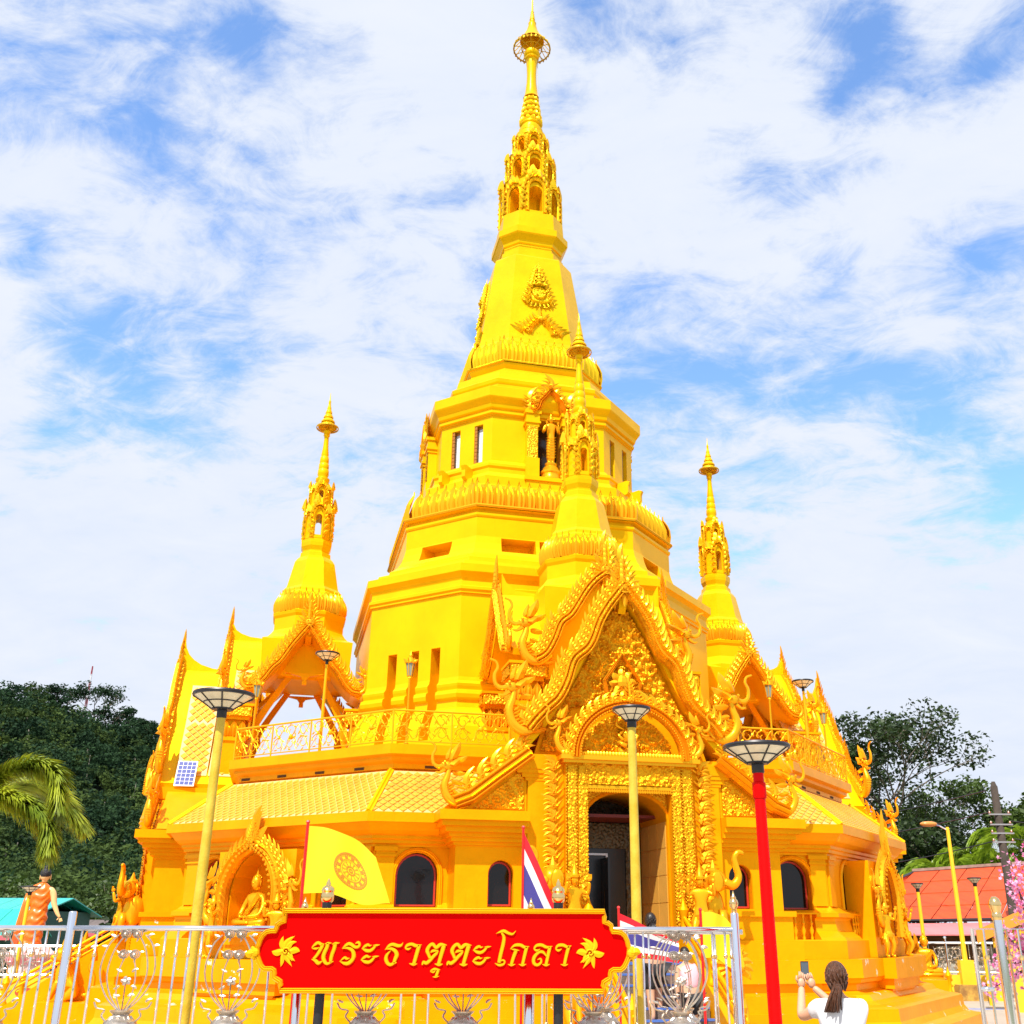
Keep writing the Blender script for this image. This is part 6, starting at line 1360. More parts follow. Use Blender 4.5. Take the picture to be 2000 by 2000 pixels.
t = thing('walking_buddha_statue', 'tall orange-robed standing figure seen from behind, arm held out', 'statue', T(-16.75, 36.2, .55) @ RZ(0.15) @ SC(1.0))
b = MB(); b.lathe([(.75, 0), (.75, .12), (.62, .2), (.6, .5), (.72, .62), (.78, .74), (.6, .84), (.5, .95)], 20); b.build('lotus_pedestal', mat('pink_lotus_pedestal', (.75, .35, .38), .5, col2=(.8, .75, .7), vscale=3), t, smooth=35)
for k in range(16): place(bpy.data.meshes.get('pink_petal') or petal_mesh(.3, .4, .3, .2, mat('pink_petal', (.75, .30, .36), .4), 'pink_petal'), 'lotus_petal', t, RZ(2*pi*k/16) @ T(0, -.6, .45) @ RX(.3))
b = MB(); R_ = []
KP = ((.98, .30, .24, -.14, .04), (1.02, .36, .26, -.15, .03), (1.3, .33, .25, -.12, .02), (1.6, .33, .25, -.08, 0), (1.85, .32, .24, -.05, 0), (2.08, .27, .20, -.04, 0), (2.3, .30, .20, -.03, 0), (2.5, .36, .20, -.04, 0), (2.66, .38, .18, -.06, 0), (2.80, .27, .15, -.08, 0), (2.90, .11, .10, -.04, 0))
for q in range(90):
    z = .98+1.92*q/89; i = max(k for k in range(len(KP)) if KP[k][0] <= z+1e-6); i = min(i, len(KP)-2); f_ = (z-KP[i][0])/(KP[i+1][0]-KP[i][0]); rx, ry, cx, cy = (KP[i][k]*(1-f_)+KP[i+1][k]*f_ for k in (1, 2, 3, 4))
    R_.append([(cx+rx*math.cos(a*pi/32)*(1+.045*math.sin(z*24+2.2*math.sin(a*pi/32)+1.6*math.cos(a*pi/32))), cy+ry*math.sin(a*pi/32)*(1+.075*math.sin(z*26-3.2*math.cos(a*pi/32)+2*math.sin(a*.4))), z) for a in range(64)])
b.loft(R_)
for z0, z1, x in ((2.66, 1.0, -.40), (2.55, .93, -.47)): b.tube([(x+.06, 0, z0), (x, -.05, 2.2), (x-.06, -.05, 1.7), (x-.13, 0, z1)], [.10, .09, .10, .12], 8)
b.build('robe', ORB, t, smooth=True)
V = [((.12, 0, 2.72), (.15, .17)), ((.34, 0, 2.60), (.11, .12)), ((.42, -.02, 2.25), (.09, .09)), ((.58, -.04, 1.95), (.065, .065)), ((.68, -.04, 1.83), (.05, .035))]
skin(V, [(0, 1), (1, 2), (2, 3), (3, 4)], 'bare_arm', SKN, t)
b = MB(); 
for k in range(4): b.tube([(.66+.02*k, -.04, 1.82), (.68+.028*k, -.05, 1.70+.01*k)], .014, 5)
b.tube([(.64, -.04, 1.84), (.60, -.06, 1.76)], .016, 5); b.build('fingers', SKN, t)
b = MB(); b.ball((0, 0, 3.13), .17, 14, 10, (.9, .95, 1.1)); b.lathe([(.09, 2.92), (.085, 3.02)], 10); 
for s in (-1, 1): b.ball((s*.165, .02, 3.08), .05, 6, 5, (.4, .6, 2))
b.build('head', SKN, t, smooth=True); b = MB(); b.ball((0, -.02, 3.19), .185, 14, 10, (.92, .95, .95)); b.ball((0, -.02, 3.36), .09, 10, 6); b.build('hair', HRB, t, smooth=True)
b = MB()
for s in (-1, 1): b.tube([(s*.12-.05, 0, 1.15), (s*.13-.05, .02 if s > 0 else -.1, .98), (s*.13-.05, -.02, .95)], [.07, .055, .05], 7); b.ball((s*.13-.05, .08, .97), .07, 8, 5, (.8, 1.6, .5))
b.build('legs', SKN, t, smooth=True); 
# ------------------------------------------------------------------ near lamps
solar_lamp('big round lamp on a tall yellow pole at the left', T(-3.46, 10.8, 0), 4.18, .315, YP, .052)
solar_lamp('big round lamp on a red pole right of the entrance', T(1.905, 9.85, 0), 3.50, .31, RP, .058, collar=True)
solar_lamp('round lamp on a yellow pole in front of the doorway', T(1.02, 13.6, 0), 4.60, .25, YP, .062)

# ------------------------------------------------------------------ the steel fence in front
FY = 10.0; TOP = 2.02; BOT = 1.02
fence_panel('steel fence panel with vase ornaments at the left edge of the picture', T(-6.35, FY, 0), 2.03, TOP, BOT, (2.03,), orn=(.22, .70))
fence_panel('steel fence panel with two vase ornaments just left of the red sign', T(-4.32, FY, 0), 2.08, TOP, BOT, (), orn=(.27, .715))
fence_panel('steel fence panel behind the left half of the red sign', T(-2.24, FY, 0), 2.02, TOP, BOT, (0, 2.02), orn=(.30, .72))
fence_panel('front steel gate leaf right of the red sign with a gold finial post', T(-.20, FY, 0), 1.83, TOP, BOT, (0, 1.83), orn=(.30, .72))
fence_panel('second steel gate leaf folded behind the front one', T(-.16, FY+.75, 0), 1.98, TOP-.02, BOT-.02, (), orn=(.32, .70))
def finial(par_label, x, y, z, s=1.0):
    t = thing('post_finial', par_label, 'finial', T(x, y, z), 'gold finials on the fence posts'); b = MB()
    b.lathe([(.03, 0), (.036, .01), (.036, .03), (.025, .04), (.052, .075), (.06, .11), (.052, .145), (.03, .17), (.035, .18), (.02, .20), (.004, .26)], 14); b.build('finial', BRASS, t, SC(s), smooth=40)
    return t
# finials belong to their posts: parts of the panels
def finial_part(panel, x, z, s=1.0):
    b = MB(); b.lathe([(.03, 0), (.036, .01), (.036, .03), (.025, .04), (.052, .075), (.06, .11), (.052, .145), (.03, .17), (.035, .18), (.02, .20), (.004, .26)], 14); b.build('finial', BRASS, panel, T(x, 0, z) @ SC(s), smooth=40)
pn = [o for o in bpy.data.objects if o.name.startswith('fence_panel')]; pn.sort(key=lambda o: o.matrix_basis.translation.x)
for o in pn:
    if 'front steel gate' in o['label']: finial_part(o, 1.83, TOP+.14, .72); finial_part(o, 0, TOP+.12, .55)
    if 'left half' in o['label']: finial_part(o, 0, TOP+.12, .55)
# low wall under the fence
low_wall('low yellow wall under the front steel fence', -9.0, 1.75, FY+.02, FY+.02, .96, 6, 'low yellow boundary walls')
# right-hand gate
t = thing('steel_gate', 'open steel gate leaf with tall post at the right edge', 'gate', T(3.79, 9.5, 0))
b = MB(); b.lathe([(.036, 0), (.036, 2.12)], 12); b.build('gate_post', STEEL, t, smooth=40)
b = MB(); b.lathe([(.040, 2.10), (.044, 2.12), (.044, 2.15), (.036, 2.16), (.05, 2.20), (.055, 2.23), (.04, 2.27), (.015, 2.29)], 12); b.build('finial', BRASS, t, smooth=40)
b = MB(); b.tube([(-.115, .3, .2), (-.115, .3, 2.03), (.6, .1, 2.03), (.6, .1, .2)], .02, 8); b.tube([(-.115, .3, 1.55), (-.0, .27, 1.55)], .02, 8); b.build('gate_frame', STEEL, t, smooth=True)
for k in range(1, 8):
    b = MB(); x = -.115+k*.09; y = .3-k*.025; b.tube([(x, y, .2), (x, y, 2.03)], .011, 6); o = b.build('baluster', STEEL, t); b = MB()
    for z in (1.8, 1.2): b.ball((x, y, z), .024, 8, 6)
    b.build('baluster_balls', BRASS, o)
b = MB(); b.lathe([(.035, 0), (.035, 2.0)], 10, (.5, .25)); b.build('rear_post', STEEL, t, smooth=40)
# pink artificial blossom tree
t = thing('blossom_tree', 'pink artificial blossom tree behind the gate at the right edge', 'tree', T(5.28, 12.0, 0)); b = MB(); rg = random.Random(9); tips = []
b.tube([(0, 0, 0), (.03, 0, 1.2), (0, 0, 1.75)], [.06, .05, .045], 8)
for k, (dx, dy, dz, l_) in enumerate(((-.62, -.1, .62, 1.1), (-.8, .1, .28, .75), (-.75, -.2, -.02, .7), (-.4, -.1, .9, 1.1), (.2, 0, 1, 1.2), (.6, .2, .6, 1), (-.55, .3, -.35, .8), (.1, -.4, .5, .9), (-.3, -.3, .3, .7), (-.2, -.2, -.5, .7))):
    p = Vector((0, 0, 1.72)); v = Vector((dx, dy, dz)).normalized(); pts = [p.copy()]
    for i in range(9): v = (v+Vector((rg.uniform(-.2, .2), rg.uniform(-.2, .2), rg.uniform(-.12, .2)))).normalized(); p = p+v*l_/9; pts.append(p.copy()); tips.append(p.copy())
    b.tube(pts, [.022*(1-.8*i/9) for i in range(10)], 5)
b.build('trunk', mat('blossom_bark', (.08, .05, .035), .8), t)
def flower_mb():
    f = MB()
    for k in range(5):
        a = 2*pi*k/5; c, s = math.cos(a), math.sin(a); f.add([(0, 0, 0), (c*.5-s*.35, s*.5+c*.35, .25), (c, s, .38), (c*.5+s*.35, s*.5-c*.35, .25)], [(0, 1, 2, 3)])
    return f
fm = flower_mb(); P1 = MB(); P2 = MB(); LFm = MB()
for q in tips:
    for k in range(24):
        c = q+Vector((rg.gauss(0, .06), rg.gauss(0, .06), rg.gauss(0, .06))); R_ = Matrix.Rotation(rg.uniform(0, 6.3), 4, 'Z') @ Matrix.Rotation(rg.uniform(0, 2.2), 4, 'X')
        (P1 if rg.random() < .75 else P2).merge(fm, T(*c) @ R_ @ SC(rg.uniform(.018, .028)))
    if rg.random() < .35: LFm.merge(flame_mb(.05, .6, .2, .1), T(*q) @ RY(rg.uniform(-1, 1)))
P1.build('blossom_clusters', mat('pink_petals', (.85, .40, .62), .5, backlit=.3), t, kind='stuff'); P2.build('blossom_clusters_deep', mat('deep_pink_petals', (.78, .14, .38), .5, backlit=.3), t, kind='stuff'); LFm.build('leaves', mat('fresh_leaf', (.18, .35, .04), .5), t, kind='stuff')

# ------------------------------------------------------------------ red name board
KX0 = 1082.4
def sg(px, py):
    k = 227+(py-1783)*.04; return ((px-KX0)/k, 2.14-(py-1783)/249.0)
SY = 9.6; t = thing('name_board', 'red lobed name board with raised gold Thai lettering and gold rim', 'sign', T(0, SY, 0))
def zA(x, y): return (500+x/8.05, 1770+y/8.05)
half = [zA(460, 60), zA(455, 150), zA(450, 235), zA(395, 245), zA(340, 285), zA(320, 350), zA(310, 385), zA(240, 385), zA(170, 400), zA(110, 450), zA(65, 530), zA(40, 610), zA(20, 650), zA(20, 780), zA(45, 860), zA(80, 940), zA(130, 985), zA(250, 985), zA(285, 1010), zA(290, 1060), zA(290, 1120), zA(340, 1150), zA(385, 1180), zA(390, 1240), zA(385, 1320)]
cxs = (566+1168)/2
Lh = [Vector((*sg(*p), 0)) for p in half]; cx = sg(cxs, 1860)[0]
Ls = [(p.x, p.y) for p in Lh]; Rs = [(2*cx-p[0], p[1]) for p in Ls[::-1]]; outl = Ls+Rs
face = outl[::-1]
RED = mat('sign_red', (.72, .0, .0), .6, spec=.04); SGD = mat('sign_gold', (.78, .42, .008), .34, .15)
b = MB(); b.prism(face, 0, .05); b.build('board', RED, t)
b = MB(); b.merge(ribbon(outl+[outl[0], outl[1]], .042, .035)); b.build('gold_rim', SGD, t)
for sx in (-1, 1):
    ex = cx+sx*(cx-min(p[0] for p in outl)+.01); b = MB(); b.merge(flame_mb(.085, .9, 0, .3), T(ex, -.03, sg(0, 1860)[1]) @ RY(sx*pi/2)); b.merge(flame_mb(.05, .9, 0, .3), T(ex, -.03, sg(0, 1860)[1]+.01) @ RY(sx*.6)); b.merge(flame_mb(.05, .9, 0, .3), T(ex, -.03, sg(0, 1860)[1]-.01) @ RY(sx*2.5)); b.ball((ex-sx*.0, -.035, sg(0, 1860)[1]), .035, 8, 5, (1, .5, 1)); b.build('bud_ornament', SGD, t)
def stroke(pts, sc, ox, oy, dx=0, dy=0, th=.020):
    P = [(ox+(p[0]+dx)/sc, oy+(p[1]+dy)/sc, p[2]/sc) for p in pts]; S_ = crom([Vector((sg(a, c)[0], sg(a, c)[1], w_/240)) for a, c, w_ in P], 4)
    b = MB(); n = len(S_); rings = []
    for i in range(n):
        a = S_[max(0, i-1)]; c = S_[min(n-1, i+1)]; tx, tz = c.x-a.x, c.y-a.y; l_ = math.hypot(tx, tz)+1e-9; nx, nz = -tz/l_, tx/l_; w2 = max(.0008, S_[i].z*.5)
        rings.append([(S_[i].x+nx*k*w2, y, S_[i].y+nz*k*w2) for k, y in ((-1, 0), (-1, -th*.6), (-.62, -th), (.62, -th), (1, -th*.6), (1, 0))])
    b.loft(rings, True); return b
A_ = (10.733, 600, 1800); B_ = (9.2, 750, 1800); C_l = (7.156, 940, 1800)
to = [[(700, 770, 30), (720, 720, 50), (770, 740, 60), (840, 690, 60), (900, 620, 60), (960, 560, 50), (990, 515, 15)], [(850, 550, 15), (890, 520, 50), (990, 515, 22)], [(840, 650, 55), (810, 580, 60), (790, 510, 72), (830, 430, 60), (890, 400, 60), (950, 460, 60), (1030, 405, 60), (1140, 415, 12)], [(1090, 420, 80), (1060, 530, 75), (1025, 650, 70), (995, 755, 66)], [(925, 750, 10), (1000, 770, 50), (1068, 752, 10)]]
sa = [[(1155, 565, 12), (1215, 515, 55), (1280, 480, 55), (1320, 500, 40), (1368, 484, 8)], [(1170, 560, 30), (1240, 600, 66), (1320, 608, 66), (1390, 565, 60), (1440, 500, 50)], [(1395, 490, 10), (1460, 492, 45), (1535, 478, 8)]]
la = [[(1140, 370, 8), (1095, 395, 35), (1060, 370, 25), (1090, 325, 40), (1160, 320, 45), (1220, 345, 40), (1275, 325, 8)], [(1240, 335, 52), (1210, 450, 50), (1180, 585, 45)], [(1125, 585, 6), (1180, 600, 30), (1228, 585, 6)]]
GL = [(A_, [[(262, 540, 14), (190, 565, 48), (110, 545, 24), (180, 470, 60), (240, 440, 60), (300, 475, 60), (365, 470, 20)], [(335, 480, 78), (280, 590, 74), (210, 700, 62), (140, 780, 58)], [(100, 785, 12), (180, 820, 70), (240, 870, 74), (325, 825, 20)], [(380, 465, 12), (440, 450, 50), (520, 445, 10)], [(440, 450, 78), (420, 540, 82), (365, 660, 84), (345, 760, 86), (380, 850, 74), (430, 880, 54), (500, 850, 44), (560, 828, 8)], [(530, 468, 12), (600, 452, 52), (692, 442, 8)], [(592, 460, 84), (575, 560, 82), (530, 680, 80), (505, 780, 78), (500, 850, 60)]]),
      (A_, [[(1020, 455, 14), (1075, 430, 55), (1110, 475, 55), (1075, 525, 60), (1010, 530, 64), (940, 480, 70), (880, 460, 66), (810, 500, 54), (740, 565, 8)], [(750, 560, 14), (850, 550, 50), (945, 595, 72), (985, 690, 88), (960, 790, 82), (870, 870, 78), (780, 870, 60), (690, 822, 8)], [(710, 815, 18), (790, 752, 52), (840, 775, 50), (900, 760, 8)]]),
      (A_, sa), (A_, [[(p[0]-20, p[1]+238, p[2]) for p in s_] for s_ in sa]),
      (B_, [[(352, 368, 8), (320, 420, 45), (260, 430, 58), (170, 405, 58), (100, 430, 50), (28, 502, 8)], [(45, 490, 14), (130, 482, 48), (205, 520, 66), (240, 590, 76), (215, 660, 70), (185, 740, 55)], [(132, 515, 10), (65, 590, 52), (45, 670, 70), (75, 745, 64), (130, 770, 54), (190, 740, 46), (240, 730, 8)]]),
      (B_, [[(500, 460, 8), (450, 490, 42), (400, 470, 35), (430, 420, 52), (510, 400, 55), (590, 430, 58), (690, 408, 8)], [(645, 420, 76), (610, 540, 72), (575, 660, 70), (548, 755, 66)], [(465, 745, 8), (540, 765, 48), (608, 750, 8)]]),
      (B_, to), (B_, [[(940, 868, 14), (900, 900, 34), (848, 880, 16), (920, 845, 46), (1022, 856, 10)], [(990, 860, 58), (970, 920, 55), (948, 975, 50)], [(890, 980, 8), (940, 985, 30), (1004, 968, 8)]]),
      (B_, [[(p[0]+447, p[1]+3, p[2]) for p in s_] for s_ in to]),
      (A_, [[(p[0]+2340, p[1]+30, p[2]*.97) for p in s_] for s_ in sa]), (A_, [[(p[0]+2325, p[1]+262, p[2]*.97) for p in s_] for s_ in sa]),
      (C_l, [[(497, 118, 6), (450, 165, 30), (390, 152, 40), (320, 122, 44), (222, 156, 6)], [(295, 148, 26), (330, 215, 48), (315, 330, 54), (285, 450, 54), (262, 565, 52)], [(203, 573, 6), (260, 600, 36), (320, 590, 32), (342, 550, 26), (310, 530, 24), (275, 552, 8)]]),
      (C_l, [[(418, 376, 6), (480, 325, 38), (560, 320, 44), (620, 350, 42), (684, 338, 6)], [(545, 394, 6), (490, 388, 30), (430, 372, 8)], [(500, 398, 52), (462, 500, 50), (435, 590, 46)], [(386, 586, 6), (435, 602, 30), (490, 585, 6)], [(650, 345, 54), (622, 460, 50), (592, 590, 46)], [(538, 586, 6), (590, 602, 30), (642, 585, 6)]]),
      (C_l, [[(838, 374, 6), (790, 396, 34), (755, 370, 26), (790, 325, 40), (860, 320, 44), (930, 350, 40), (1010, 334, 6)], [(975, 345, 54), (950, 460, 50), (922, 590, 46)], [(868, 586, 6), (920, 602, 30), (972, 585, 6)], [(925, 475, 18), (880, 420, 40), (820, 420, 38), (755, 490, 50), (750, 570, 50), (800, 598, 38), (850, 560, 34), (845, 510, 26), (800, 522, 8)]]),
      (C_l, la)]
for (sc, ox, oy), sts in GL:
    b = MB()
    for s_ in sts: b.merge(stroke(s_, sc, ox, oy))
    b.build('letter', SGD, t, T(0, -.001, 0))
def flower_emblem(px, py, sx):
    x, z = sg(px, py); b = MB()
    for a, l_, w_, cu, r0 in ((-pi/2, .105, .62, 0, .018), (pi/2, .10, .66, 0, .045), (pi/2-.62, .085, .5, -.3, .030), (pi/2+.62, .085, .5, .3, .030), (.55, .10, .5, .5, .03), (.10, .125, .42, .6, .02), (-.42, .115, .42, .3, .02), (pi-.55, .10, .5, -.5, .03), (pi-.10, .125, .42, -.6, .02), (pi+.42, .115, .42, -.3, .02)):
        l_ *= .86; b.merge(flame_mb(l_, w_, cu, .08), T(x+sx*r0*math.sin(a), -.012, z+r0*math.cos(a)) @ SC(sx, 1, 1) @ RY(a))
    b.tube([(x+sx*(.012+(.034*(1-q/14))*math.cos(q*.6)), -.024, z+(.034*(1-q/14))*math.sin(q*.6)) for q in range(14)], .0075, 5); b.build('flower_emblem', SGD, t)
flower_emblem(556, 1858, 1); flower_emblem(1158, 1860, -1)
for x in (-1.985, .045):
    b = MB(); b.lathe([(.042, .2), (.042, 2.235), (.03, 2.24)], 12); b.build('board_post', BLACKMETAL, t, T(x, .12, 0), smooth=40)
    b = MB(); b.lathe([(.045, 2.235), (.055, 2.25), (.06, 2.29), (.05, 2.315), (.058, 2.33), (.05, 2.355), (.02, 2.375), (.02, 2.39), (.004, 2.43)], 14); b.build('post_finial', BRASS, t, T(x, .12, 0), smooth=40)

# ------------------------------------------------------------------ flags
def cloth(P00, fly, hoist, nu, nv, amp, ph, curl=0.0, taper=0.0):
    V = []
    for i in range(nu+1):
        u = i/nu
        for j in range(nv+1):
            v = j/nv; p = Vector(P00)+Vector(fly)*u+Vector(hoist)*v*(1-taper*u)+Vector((0, 1, 0))*amp*u**.7*math.sin(u*8+v*2.2+ph)+Vector((.25, 0, 1))*amp*.45*u*math.sin(u*6+v*3+ph)*(1-v*.5)+Vector((0, 0, curl*math.sin(pi*u)*(1-v)))
            V.append(tuple(p))
    return V, [(i*(nv+1)+j, (i+1)*(nv+1)+j, (i+1)*(nv+1)+j+1, i*(nv+1)+j+1) for i in range(nu) for j in range(nv)]
FR = mat('flag_red', (.72, .01, .025), .6, backlit=.3); FW = mat('flag_white', (.82, .80, .82), .6, backlit=.3); FB = mat('flag_blue', (.06, .05, .28), .6, backlit=.3); FYL = mat('flag_yellow', (.92, .76, .01), .6, backlit=.35)
STF = mat('flag_staff_red', (.7, .01, .01), .4)
def thai_flag(label, x, y, zt, zb0, fly, hoist, amp, ph, taper=0.0):
    t = thing('flag', label, 'flag', T(x, y, 0), 'flags along the fence'); b = MB(); b.tube([(0, 0, zb0), (0, 0, zt)], .014, 6); b.ball((0, 0, zt), .02, 6, 4); b.build('staff', STF, t)
    nv = 24; V, F = cloth((.01, 0, zt-.06), fly, hoist, 26, nv, amp, ph, 0, taper); n = 0; z = 0
    for nm, m, k in (('red_stripe', FR, 4), ('white_stripe', FW, 4), ('blue_stripe', FB, 8), ('white_stripe', FW, 4), ('red_stripe', FR, 4)):
        f = [q for i, q in enumerate(F) if z <= i % nv < z+k]; used = sorted({a for q in f for a in q}); mp = {a: i for i, a in enumerate(used)}
        b = MB(); b.v = [V[a] for a in used]; b.f = [tuple(mp[a] for a in q) for q in f]; b.build(nm, m, t, smooth=True); z += k
    return t
thai_flag('red, white and blue flag hanging limp behind the right half of the sign', -.32, 11.5, 3.03, .3, (.36, -.05, -.72), (-.01, 0, -.90), .035, .3)
thai_flag('red, white and blue flag drooping low by the stair, right of the sign', .76, 12.9, 2.26, .3, (.68, .1, -.30), (.0, 0, -.46), .035, 1.2, .5)
def yellow_flag(label, x, y, zt, zb0, P, amp, ph, wheel=None):
    t = thing('flag', label, 'flag', T(x, y, 0), 'flags along the fence'); b = MB(); b.tube([(0, 0, zb0), (0, 0, zt)], .016, 6); b.ball((0, 0, zt), .022, 6, 4); b.build('staff', STF, t)
    nu, nv = 30, 20; V = []; TL, TR, BL_, BR = [Vector(p) for p in P]
    def S_(u, v):
        top = TL.lerp(TR, u)+Vector((0, 0, .08*math.sin(pi*u)*(1-v))); bot = BL_.lerp(BR, u)+Vector((0, 0, .03*math.sin(2*pi*u))); p = top.lerp(bot, v)
        return p+Vector((0, 1, 0))*amp*(u**.6)*math.sin(u*9+v*2.5+ph)+Vector((0, 0, 1))*amp*.4*u*math.sin(u*11+v*4)
    for i in range(nu+1):
        for j in range(nv+1): V.append(tuple(S_(i/nu, j/nv)))
    b = MB(); b.v = V; b.f = [(i*(nv+1)+j, (i+1)*(nv+1)+j, (i+1)*(nv+1)+j+1, i*(nv+1)+j+1) for i in range(nu) for j in range(nv)]; b.build('cloth', FYL, t, smooth=True)
    if wheel:
        u0, v0, ru, rv = wheel; WM = mat('wheel_print_red', (.62, .20, .01), .6)
        def ring(r0, r1, a0=0, a1=2*pi, n=48):
            b = MB(); r = [[tuple(S_(u0+ru*q*math.cos(a0+(a1-a0)*k/n), v0+rv*q*math.sin(a0+(a1-a0)*k/n))+Vector((0, -.006, 0))) for k in range(n+1)] for q in (r0, r1)]
            b.v = r[0]+r[1]; b.f = [(k, k+1, k+n+2, k+n+1) for k in range(n)]; return b
        b = MB()
        for r0, r1 in ((.93, 1), (.84, .87), (.60, .64), (.50, .52), (.20, .26), (.06, .12)): b.merge(ring(r0, r1))
        for k in range(12): a = 2*pi*k/12; b.merge(ring(.26, .52, a-.05, a+.05, 3)); b.merge(ring(.66, .82, a+.12, a+.36, 4))
        for k in range(40): a = 2*pi*k/40; b.merge(ring(.87, .93, a-.03, a+.03, 2))
        b.build('wheel_emblem', WM, t)
    return t
yellow_flag('large yellow flag with wheel emblem flying left of the sign', -2.62, 11.5, 3.08, .3, ((.01, 0, 3.04), (.74, .05, 2.74), (.0, 0, 2.36), (.92, .05, 2.26)), .035, .5, (.58, .52, .21, .26))
yellow_flag('small plain yellow flag right of the stair behind the gate leaf', 1.71, 12.9, 2.24, .3, ((.01, 0, 2.20), (.40, .05, 2.04), (.0, 0, 1.72), (.50, .1, 1.62)), .04, 1.5)

# ------------------------------------------------------------------ people
def person(label, M, s, top_m, leg_m, skin_m, hair_m, pose, grp=None):
    t = thing('person', label, 'person', M @ SC(s), grp); J = pose['j']
    E = [(0, 1), (1, 2), (2, 3), (3, 4), (2, 5), (5, 6), (6, 7), (2, 8), (8, 9), (9, 10), (0, 11), (11, 12), (12, 13), (13, 14), (0, 15), (15, 16), (16, 17), (17, 18)]
    skin(J, E, 'body', skin_m, t)
    def sub(idx, grow, name, m, edges, sub_=2):
        V = [(J[i][0], tuple(r+grow.get(i, .024) for r in (J[i][1] if isinstance(J[i][1], tuple) else (J[i][1],)*2))) for i in idx]; mp = {a: k for k, a in enumerate(idx)}
        skin(V, [(mp[a], mp[c]) for a, c in edges], name, m, t)
    sub(pose.get('top_idx', [0, 1, 2, 5, 8]), {}, 'shirt', top_m, pose.get('top_e', [(0, 1), (1, 2), (2, 5), (2, 8)]))
    sub([0, 11, 12, 15, 16]+pose.get('leg_more', []), {}, 'trousers', leg_m, [(0, 11), (11, 12), (0, 15), (15, 16)]+pose.get('leg_e', []))
    hx, hy, hz = pose['head']; b = MB(); b.ball((hx, hy, hz), .098, 14, 10, (.82, .98, 1.18)); b.ball((hx, hy-.105, hz-.01), .016, 6, 4, (.8, 1, 1.6))
    for q in (-1, 1): b.ball((hx+q*.082, hy, hz-.01), .024, 6, 4, (.4, .8, 1.3)); b.ball((hx+q*.033, hy-.088, hz+.02), .012, 6, 4)
    b.tube([(hx-.025, hy-.09, hz-.055), (hx+.025, hy-.09, hz-.055)], .006, 4); b.build('head', skin_m, t, smooth=True)
    b = MB(); b.ball((hx, hy+.018, hz+.022), .112, 16, 11, (.88, .98, 1.12))
    for k in range(50):
        a = k*2.4; z = -.7+1.5*k/50; r = .112*math.sqrt(max(.05, 1-(z*.9)**2)); p0 = (hx+r*.9*math.cos(a), hy+.02+r*math.sin(a), hz+.02+.1*z)
        if math.sin(a) > -.4: b.tube([p0, (p0[0]*.7+hx*.3+.0, p0[1]+.02, p0[2]-.05)], .008, 4)
    tail = pose.get('tail')
    if tail:
        for k in range(44):
            o = Vector((random.gauss(0, .022), random.gauss(0, .016), 0)); pts = crom([Vector(p)+o*(.4+i*.5) for i, p in enumerate(tail)], 3); b.tube(pts, [.004+.007*math.sin(pi*i/(len(pts)-1)) for i in range(len(pts))], 4)
    b.build('hair', hair_m, t, smooth=True)
    b = MB()
    for hp, dr in pose['hands']:
        hp = Vector(hp); dr = Vector(dr).normalized(); sd = dr.cross(Vector((0, 1, 0))); sd = sd.normalized() if sd.length > .1 else Vector((1, 0, 0)); b.ball(tuple(hp), .036, 8, 6, (1, .6, 1.2))
        for k, l_ in enumerate((.062, .072, .068, .052)): o = sd*(-.024+.016*k); b.tube([hp+dr*.03+o, hp+dr*(.03+l_*.6)+o, hp+dr*(.03+l_)+o+Vector((0, -.012, 0))], [.0095, .009, .007], 5)
        b.tube([hp-sd*.03, hp-sd*.05+dr*.03, hp-sd*.045+dr*.055], [.011, .010, .008], 5)
    b.build('fingers', skin_m, t, smooth=True)
    b = MB()
    for f in pose['feet']: b.ball((f[0], f[1]-.05, f[2]+.025), .05, 8, 6, (.85, 2.2, .6))
    b.build('shoes', mat('sandal_white', (.7, .7, .7), .5), t, smooth=True); return t
SK = mat('skin_tone', (.60, .33, .20), .45, var=.04, vscale=8); WT = mat('white_tshirt', (.62, .62, .64), .75, bump=.5, bscale=7); HB = mat('brown_hair', (.085, .028, .009), .42, var=.45, vscale=60, stretch=(1, 1, .12), bump=1.6, bscale=70); HK = mat('black_hair', (.015, .010, .008), .4)
BK = mat('black_trousers', (.012, .012, .014), .7); PKS = mat('pink_shirt', (.80, .35, .38), .7, bump=.3, bscale=8); DRS = mat('pink_floral_top', (.75, .03, .25), .6, col2=(.02, .015, .02), vscale=7)
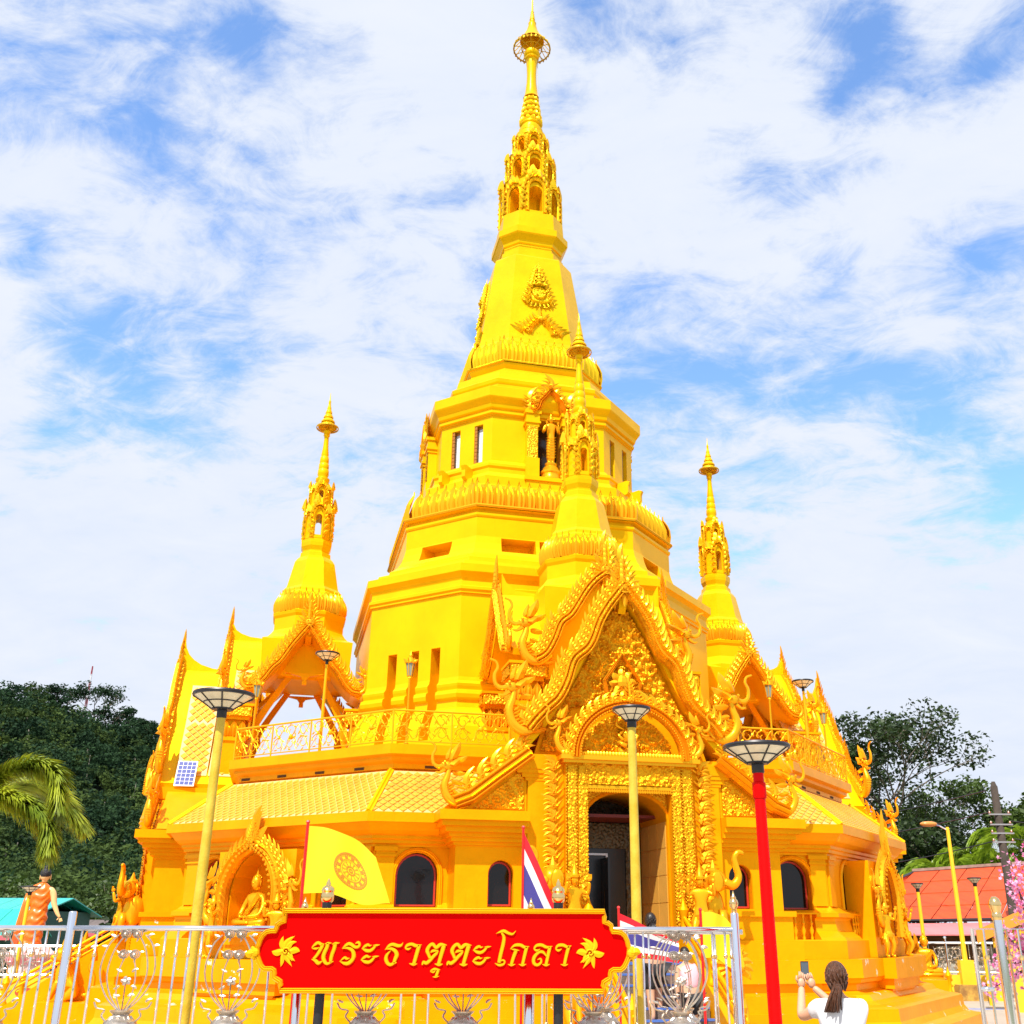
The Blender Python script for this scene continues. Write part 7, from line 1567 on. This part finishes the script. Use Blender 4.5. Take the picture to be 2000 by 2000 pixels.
W = {'j': [((0, 0, .95), (.165, .125)), ((0, .01, 1.16), (.15, .115)), ((0, .01, 1.36), (.175, .105)), ((0, 0, 1.47), (.05, .05)), ((0, -.02, 1.53), (.05, .05)), ((-.19, 0, 1.38), (.065, .065)), ((-.16, -.24, 1.27), (.045, .045)), ((.115, -.37, 1.53), (.03, .03)), ((.19, 0, 1.38), (.065, .065)), ((.30, -.16, 1.29), (.045, .045)), ((.22, -.37, 1.53), (.03, .03)),
           ((-.10, 0, .86), (.10, .10)), ((-.11, -.01, .48), (.065, .065)), ((-.12, .02, .09), (.04, .04)), ((-.12, -.06, .04), (.035, .03)), ((.10, 0, .86), (.10, .10)), ((.11, -.01, .48), (.065, .065)), ((.12, .02, .09), (.04, .04)), ((.12, -.06, .04), (.035, .03))],
     'head': (.0, -.03, 1.61), 'tail': [(.03, .07, 1.60), (.05, .125, 1.54), (.09, .13, 1.44), (.11, .11, 1.35)], 'hands': [((.12, -.39, 1.56), (.25, -.1, 1)), ((.215, -.385, 1.56), (-.2, -.1, 1))], 'feet': [(-.12, 0, 0), (.12, 0, 0)],
     'top_idx': [0, 1, 2, 3, 5, 8, 6, 9], 'top_e': [(0, 1), (1, 2), (2, 3), (2, 5), (2, 8), (5, 6), (8, 9)], 'leg_more': [13, 17], 'leg_e': [(12, 13), (16, 17)]}
W['j'][6] = (W['j'][6][0], (.045, .045))
WM_ = T(2.5, 10.0, .01) @ RZ(pi+.05)
tw = person('woman in white shirt with brown ponytail, seen from behind, taking a photo', WM_, 1.0, WT, BK, SK, HB, W)
# the sleeves stop above the elbow: shorten by rebuilding the shirt
for o in [c for c in bpy.data.objects if c.parent == tw and c.name.startswith('shirt')]: bpy.data.objects.remove(o)
J = W['j']; V = [(J[0][0], (.185, .145)), (J[1][0], (.172, .135)), (J[2][0], (.19, .12)), ((0, .005, 1.44), (.075, .07)), (J[5][0], (.082, .082)), ((-.19, -.13, 1.33), (.072, .072)), (J[8][0], (.082, .082)), ((.25, -.09, 1.335), (.072, .072)), ((0, 0, .86), (.19, .15))]
skin(V, [(0, 1), (1, 2), (2, 3), (2, 4), (4, 5), (2, 6), (6, 7), (0, 8)], 'shirt', WT, tw)
ph_ = thing('mobile_phone', 'dark mobile phone held up by the woman in white', 'phone', WM_ @ T(.17, -.40, 1.665) @ RX(-.1))
b = MB(); b.box(-.037, .037, -.005, .005, -.078, .078); b.build('phone_case', mat('phone_black', (.02, .02, .022), .2), ph_); b = MB(); b.box(-.033, .033, .0052, .0062, -.07, .07); b.build('screen', mat('phone_screen', (.10, .13, .16), .1), ph_)
def walker(lean, armf=.1):
    return {'j': [((0, 0, .92), (.14, .11)), ((0, -.04*lean, 1.12), (.125, .10)), ((0, -.13*lean, 1.32), (.15, .095)), ((0, -.17*lean, 1.42), (.045, .045)), ((0, -.2*lean, 1.48), (.045, .045)), ((-.17, -.13*lean, 1.33), (.05, .05)), ((-.22, -.12*lean-.05, 1.06), (.04, .04)), ((-.22, -.2-armf, .86), (.028, .028)), ((.17, -.13*lean, 1.33), (.05, .05)), ((.22, -.12*lean, 1.06), (.04, .04)), ((.21, -.12, .82), (.028, .028)),
                  ((-.09, 0, .84), (.095, .095)), ((-.10, -.16, .52), (.06, .06)), ((-.10, -.08, .20), (.038, .038)), ((-.10, -.14, .17), (.03, .025)), ((.09, 0, .84), (.095, .095)), ((.10, .03, .46), (.06, .06)), ((.10, .12, .08), (.038, .038)), ((.10, .05, .04), (.03, .025))],
            'head': (0, -.22*lean, 1.57), 'hands': [((-.22, -.24-armf, .80), (0, 0, -1)), ((.21, -.14, .76), (0, 0, -1))], 'feet': [(-.10, -.1, .16), (.10, .1, 0)]}
def fat(w, k):
    w['j'] = [(p, tuple(c*k for c in (r if isinstance(r, tuple) else (r, r)))) for p, r in w['j']]; return w
wA = fat(walker(.7), 1.3); wA['tail'] = [(0, -.06, 1.56), (.01, .02, 1.48), (.0, .0, 1.36)]
person('person in pink and black clothes with loose dark hair climbing the entrance stair', ORI @ T(-.18, -11.25, .60) @ RZ(pi), 1.0, DRS, BK, SK, HK, wA, 'visitors on the stair')
wB = fat(walker(1.2), 1.25)
person('child in a pale pink shirt and black trousers climbing the entrance stair', ORI @ T(.20, -11.9, .30) @ RZ(pi), .86, PKS, BK, SK, HK, wB, 'visitors on the stair')
